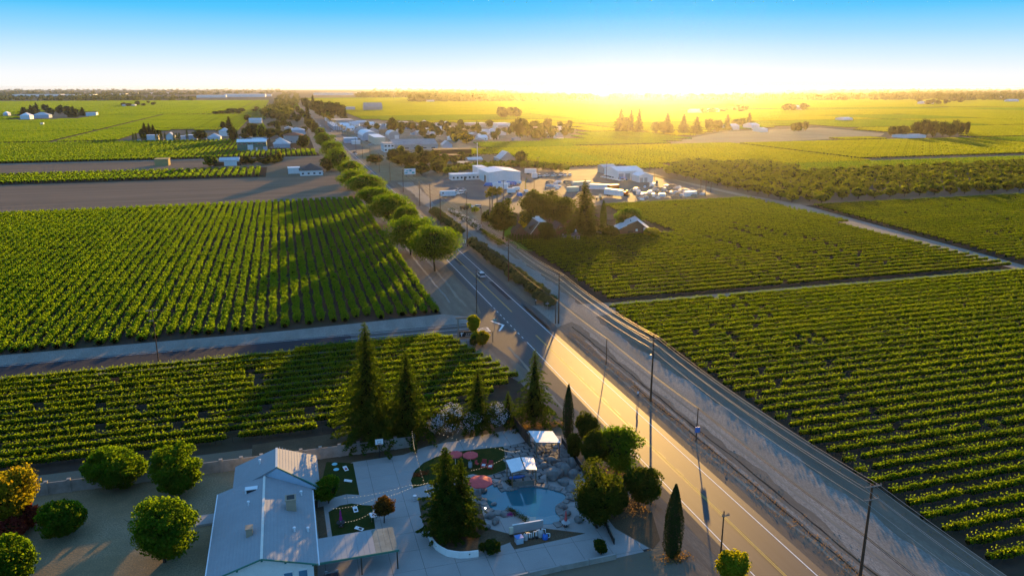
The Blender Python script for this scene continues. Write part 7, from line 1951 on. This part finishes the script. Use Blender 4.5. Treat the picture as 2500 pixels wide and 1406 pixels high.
# avenue of trees lining the highway as it leaves
for i in range(30):
    y = 660 + i * 62 + _tr.uniform(-8, 8)
    for s, x in ((-1, -14), (1, 26)):
        if s > 0 and y < 1280: continue
        if s < 0 and y < 780: continue
        tag(obj('avenue_tree', TT[_tr.choice([0, 1, 3, 5])], None, (x * 1.0 + _tr.uniform(-4, 4), y, 0), _tr.uniform(0, 6), (_tr.uniform(5, 8), _tr.uniform(5, 8), _tr.uniform(4.5, 8))), 'tree of the avenue lining the highway beyond the town', 'tree', 'avenue trees beyond the town')
# town and farm trees that share a look, scattered where the photograph shows them
def scatter(n, pix, h, w, label, group, ks=(0, 1, 2, 4, 5), seed=1, kinds='b', name='town_tree'):
    poly = [gp(*p) for p in pix]; r_ = random.Random(seed); k = 0; guard = 0
    xs, ys = [q[0] for q in pix], [q[1] for q in pix]
    while k < n and guard < 6000:
        guard += 1
        a, b = r_.uniform(min(xs), max(xs)), r_.uniform(min(ys), max(ys))
        if not inside((a, b), pix): continue
        p = gp(a, b); hh, ww = r_.uniform(*h), r_.uniform(*w)
        kd = r_.choice(kinds)
        if kd == 'c': o = obj('conifer', TC[r_.randrange(3)], None, p, r_.uniform(0, 6), (ww / .52, ww / .52, hh * 1.2))
        else: o = obj(name, TT[r_.choice(ks)], None, p, r_.uniform(0, 6), (ww / 2, ww / 2, hh / 2))
        tag(o, label, 'tree', group); k += 1
scatter(26, [(985, 312), (1120, 306), (1250, 312), (1300, 338), (1180, 346), (1100, 352), (1040, 340)], (7, 15), (8, 16), 'tree among the houses in the right half of town', 'trees among the town houses', seed=3, ks=(0, 1, 2, 4, 5, 0, 1, 6))
scatter(16, [(890, 312), (985, 308), (1000, 330), (930, 334)], (6, 12), (7, 13), 'tree among the steep roofed houses behind the warehouse', 'trees among the steep roofed houses', seed=4)
scatter(22, [(930, 384), (1070, 376), (1150, 392), (1110, 422), (1030, 428), (960, 405)], (6, 12), (8, 14), 'tree in the dark green belt between the town and the yard', 'trees of the dark belt', seed=5, ks=(2, 5, 0, 5), name='belt_tree')
scatter(20, [(1330, 316), (1400, 310), (1420, 330), (1300, 344), (1290, 330)], (7, 16), (9, 16), 'tree at the sunlit right edge of town', 'trees at the right edge of town', seed=6, ks=(0, 1))
scatter(24, [(570, 330), (700, 300), (745, 300), (760, 340), (740, 360), (650, 350), (590, 352)], (6, 14), (8, 14), 'tree among the houses left of the highway', 'trees among the left hand houses', seed=7)
scatter(16, [(640, 286), (715, 276), (735, 300), (690, 312)], (8, 16), (10, 18), 'tree in the grove left of the highway behind the long shed', 'grove left of the highway', seed=8)
scatter(14, [(585, 398), (690, 388), (695, 398), (600, 408)], (3, 6), (6, 10), 'bush in the garden right of the open fronted shed', 'bushes of the shed garden', seed=9, ks=(2, 5), name='garden_bush')
scatter(20, [(30, 285), (120, 272), (200, 276), (230, 284), (130, 290)], (10, 22), (14, 24), 'dark tree of the far left farm', 'trees of the far left farm', seed=10, kinds='bbc', name='farm_tree')
scatter(10, [(295, 256), (380, 252), (384, 260), (300, 262)], (9, 16), (14, 24), 'tree of the clump in the left fields', 'clump in the left fields', seed=11)
scatter(14, [(505, 276), (640, 268), (640, 276), (520, 282)], (7, 12), (16, 26), 'low dark tree of the hedge behind the slanting vine rows', 'hedge behind the slanting rows', seed=12, name='hedge_tree')
scatter(10, [(1216, 284), (1270, 280), (1272, 288), (1225, 290)], (12, 24), (14, 26), 'tree of the clump in the golden fields behind town', 'clump in the golden fields', seed=13, ks=(0, 1))
for x, yb, yt, w, kd in ((1515, 324, 272, 26, 'c'), (1540, 322, 274, 18, 'c'), (1528, 323, 284, 26, 'b'), (1559, 326, 272, 18, 'c'), (1600, 328, 296, 22, 'b'), (1628, 328, 282, 26, 'c'), (1618, 326, 296, 30, 'b'), (1668, 328, 284, 24, 'c'), (1700, 328, 290, 26, 'c'), (1730, 324, 290, 28, 'b'), (1752, 324, 292, 30, 'b'), (1775, 318, 284, 20, 'c'), (1800, 312, 290, 30, 'b'), (1828, 312, 280, 18, 'c'), (1812, 310, 288, 22, 'b')):
    ftree(x, yb, yt, w, 'tall tree in the hazy sunlit line beyond the golden vineyard', 'hazy tree line beyond the golden vineyard', kd, 0 if kd == 'b' else None)
for x, yb, yt, w in ((1938, 322, 300, 22), (1950, 322, 298, 26), (1966, 320, 296, 18)): ftree(x, yb, yt, w, 'tree of the lone pair by the pale field', 'lone trees by the pale field', 'b', 0)
for x, yb, yt, w in ((2178, 334, 308, 26), (2202, 336, 306, 36), (2240, 334, 296, 36), (2256, 336, 290, 30), (2276, 336, 294, 30), (2300, 334, 296, 26), (2318, 336, 300, 34), (2330, 332, 292, 22), (2346, 330, 298, 20), (2360, 330, 296, 14)):
    ftree(x, yb, yt, w, 'tree of the dark clump at the right, white tanks at its foot', 'dark clump at the right', 'b', 0)
scatter(12, [(2240, 250), (2350, 248), (2350, 256), (2245, 258)], (12, 24), (20, 34), 'tree round the pale farm at the far right', 'trees round the far right farm', seed=15, ks=(0, 1))
for x, yb, w, h, lb in ((2268, 256, 34, 8, 'pale farm building in the trees at the far right'), (2240, 338, 60, 3, 'low white tanks under the dark clump at the right'), (2478, 250, 30, 8, 'pale long building at the far right edge'), (2072, 297, 26, 5, 'white shed in the bright right vineyard'), (1560 + 145, 278, 30, 7, 'left one of two long white sheds under the sun'), (1742, 276, 34, 7, 'right one of two long white sheds under the sun'), (1945, 270, 34, 9, 'white shed beside the round tree at the right'), (1795, 318, 24, 6, 'grey roofed shed in the sunlit tree line'), (1845, 316, 22, 6, 'second grey roofed shed right of the sunlit tree line'), (1868, 323, 16, 4, 'low grey shed on the pale field')):
    FB('far_shed', lb, 'building', x - w / 2, yb, x + w / 2, h, 22, 'white_paint', 'white_metal', 'gx', ridge=h * 1.4)
scatter(8, [(1900, 268), (1970, 264), (1975, 270), (1905, 273)], (12, 22), (20, 30), 'tree round the white shed at the right', 'trees round the right white shed', seed=16, ks=(0, 1))
scatter(10, [(1710, 272), (1820, 268), (1822, 274), (1715, 278)], (8, 18), (20, 34), 'hazy tree behind the long white sheds', 'hazy trees behind the long white sheds', seed=17, ks=(0, 1))

# plain houses of the town that only show as pale roofs between trees
hp = []
for w, d, hw, hr, wl_, rf in ((12, 10, 3, 5.4, 'white_paint', 'roof_tin'), (14, 10, 3, 5.6, 'wall_tan', 'roof_grey'), (11, 12, 3.2, 6, 'white_paint', 'white_metal'), (13, 9, 3, 5, 'wall_blue', 'roof_brown'), (16, 11, 4, 6.2, 'wall_grey', 'roof_tin')):
    hp.append(gable_house('small_house', '', 'house', (0, 0, 0), w, d, hw, hr, wl_, rf, 0, 'x', windows=[('s', -3, 1, 1.2, 1.2), ('s', 2.5, 1, 1.2, 1.2)]))
_hl = random.Random(31); _first = [True] * len(hp)
def houses(n, pix, label, group):
    k = 0
    while k < n:
        a, b = _hl.uniform(min(q[0] for q in pix), max(q[0] for q in pix)), _hl.uniform(min(q[1] for q in pix), max(q[1] for q in pix))
        if not inside((a, b), pix): continue
        i = _hl.randrange(len(hp)); p = gp(a, b); ro = _hl.choice((0, R(90), R(8), R(-12)))
        if _first[i]: o = hp[i]; o.location = p; o.rotation_euler = (0, 0, ro); _first[i] = False
        else: o = copy_tree(hp[i], None, p, ro)
        o['label'] = label; o['group'] = group; k += 1
houses(40, [(975, 322), (1000, 306), (1240, 306), (1390, 314), (1400, 332), (1300, 340), (1180, 344), (1100, 350), (1060, 345)], 'small pale roofed house among the trees in the right half of town', 'small houses in the right half of town')
houses(12, [(590, 345), (600, 330), (690, 318), (735, 322), (740, 345), (690, 358)], 'small pale roofed house among the trees left of the highway', 'small houses left of the highway')
houses(10, [(800, 300), (870, 296), (960, 306), (930, 318), (850, 320)], 'small pale roofed house behind the palm street', 'small houses behind the palm street')
for i, h_ in enumerate(hp):
    if _first[i]: h_['label'] = 'small pale roofed house at the back of town'; h_.location = gp(1000 + 30 * i, 312)
scatter(20, [(985, 318), (1120, 310), (1250, 314), (1390, 318), (1400, 334), (1300, 342), (1180, 350), (1100, 356), (1040, 346)], (7, 14), (8, 15), 'tree among the houses in the right half of town', 'trees among the town houses', seed=23, ks=(0, 1, 2, 4, 5))
# ------------------------------------------------------------------ far plain: tree belts and warehouses that fade into the haze
for x0, x1, yb, h, d, lb in ((30, 130, 236, 12, 120, 'long white warehouse at the far left'), (132, 215, 236, 11, 120, 'second long white warehouse at the far left'), (480, 545, 239, 12, 160, 'white warehouse left of the highway on the horizon'), (548, 640, 238, 16, 200, 'largest white warehouse left of the highway on the horizon'), (642, 662, 236, 12, 140, 'small white warehouse at the end of the largest one'),
                           (768, 858, 233, 14, 200, 'long white warehouse right of the highway on the horizon'), (870, 900, 231, 12, 120, 'pale warehouse behind the single dark tree'), (250, 300, 233, 10, 100, 'pale roofs between the tree belts at the left'), (300, 330, 231, 10, 90, 'pale roof farther between the tree belts'), (330, 430, 230, 9, 100, 'long pale roof before the left horizon'), (1043, 1060, 250, 8, 30, 'white barn before the hazy wood'), (2345, 2400, 232, 8, 60, 'white roof in the wood at the right'), (2440, 2500, 240, 9, 60, 'white roofs at the right edge of the plain'), (2210, 2235, 240, 8, 40, 'pale house in the right wood'), (2060, 2110, 236, 8, 60, 'pale roofs in front of the hazy right wood')):
    flat_building('far_warehouse', lb, 'warehouse', x0, yb, x1, h, d, 'white_paint', 'white_metal')
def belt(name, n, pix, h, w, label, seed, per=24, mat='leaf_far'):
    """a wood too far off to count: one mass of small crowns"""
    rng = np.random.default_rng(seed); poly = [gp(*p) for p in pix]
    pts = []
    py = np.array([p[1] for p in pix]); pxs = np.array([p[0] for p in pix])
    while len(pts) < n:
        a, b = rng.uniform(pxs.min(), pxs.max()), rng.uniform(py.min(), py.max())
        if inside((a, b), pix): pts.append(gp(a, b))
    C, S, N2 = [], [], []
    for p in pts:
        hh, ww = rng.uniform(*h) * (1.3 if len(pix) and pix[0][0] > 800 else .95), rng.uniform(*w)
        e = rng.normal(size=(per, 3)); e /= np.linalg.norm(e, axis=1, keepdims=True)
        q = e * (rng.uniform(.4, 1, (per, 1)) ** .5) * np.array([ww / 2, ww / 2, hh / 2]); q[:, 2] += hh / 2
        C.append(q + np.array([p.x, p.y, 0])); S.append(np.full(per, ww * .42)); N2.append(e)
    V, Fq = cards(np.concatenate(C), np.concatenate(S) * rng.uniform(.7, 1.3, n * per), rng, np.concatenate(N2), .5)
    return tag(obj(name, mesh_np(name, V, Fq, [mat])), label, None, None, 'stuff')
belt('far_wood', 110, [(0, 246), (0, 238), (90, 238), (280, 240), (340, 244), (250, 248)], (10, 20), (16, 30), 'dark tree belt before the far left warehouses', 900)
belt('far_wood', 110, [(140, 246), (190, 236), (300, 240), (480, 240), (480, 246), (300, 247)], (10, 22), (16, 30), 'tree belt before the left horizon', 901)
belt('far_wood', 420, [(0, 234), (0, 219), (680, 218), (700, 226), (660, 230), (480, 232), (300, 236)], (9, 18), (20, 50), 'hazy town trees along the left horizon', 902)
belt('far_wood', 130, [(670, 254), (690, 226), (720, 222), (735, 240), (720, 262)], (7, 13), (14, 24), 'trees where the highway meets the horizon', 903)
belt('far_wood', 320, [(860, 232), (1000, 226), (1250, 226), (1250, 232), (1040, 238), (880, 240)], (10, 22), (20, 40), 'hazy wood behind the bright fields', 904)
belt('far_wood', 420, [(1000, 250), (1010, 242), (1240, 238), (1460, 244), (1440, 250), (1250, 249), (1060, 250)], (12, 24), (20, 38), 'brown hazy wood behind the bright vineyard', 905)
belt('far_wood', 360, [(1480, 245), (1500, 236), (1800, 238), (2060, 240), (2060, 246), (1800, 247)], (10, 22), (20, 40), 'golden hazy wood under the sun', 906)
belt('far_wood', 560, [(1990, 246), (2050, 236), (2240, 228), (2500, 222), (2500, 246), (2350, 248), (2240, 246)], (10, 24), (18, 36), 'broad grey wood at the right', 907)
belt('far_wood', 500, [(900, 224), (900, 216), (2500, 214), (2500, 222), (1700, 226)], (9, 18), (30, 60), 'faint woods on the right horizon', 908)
belt('far_wood', 160, [(640, 282), (664, 266), (700, 262), (712, 276), (690, 290)], (9, 18), (12, 22), 'grove left of the highway beyond the slanting rows', 909)
# ------------------------------------------------------------------ haze
mh, n_, l_, o_ = nmat('haze_air')
pv = n_.new('ShaderNodeVolumePrincipled')
pv.inputs['Color'].default_value = (1, 1, 1, 1)
pv.inputs['Density'].default_value = 0.000028
pv.inputs['Anisotropy'].default_value = 0.87
l_.new(pv.outputs[0], o_.inputs['Volume'])
hz = MB(); hz.box(-15500, 15500, -3200, 16500, -1.0, 61.0)
tag(hz.build('haze', 'haze_air'), 'pale evening haze over the plain', None, None, 'stuff')
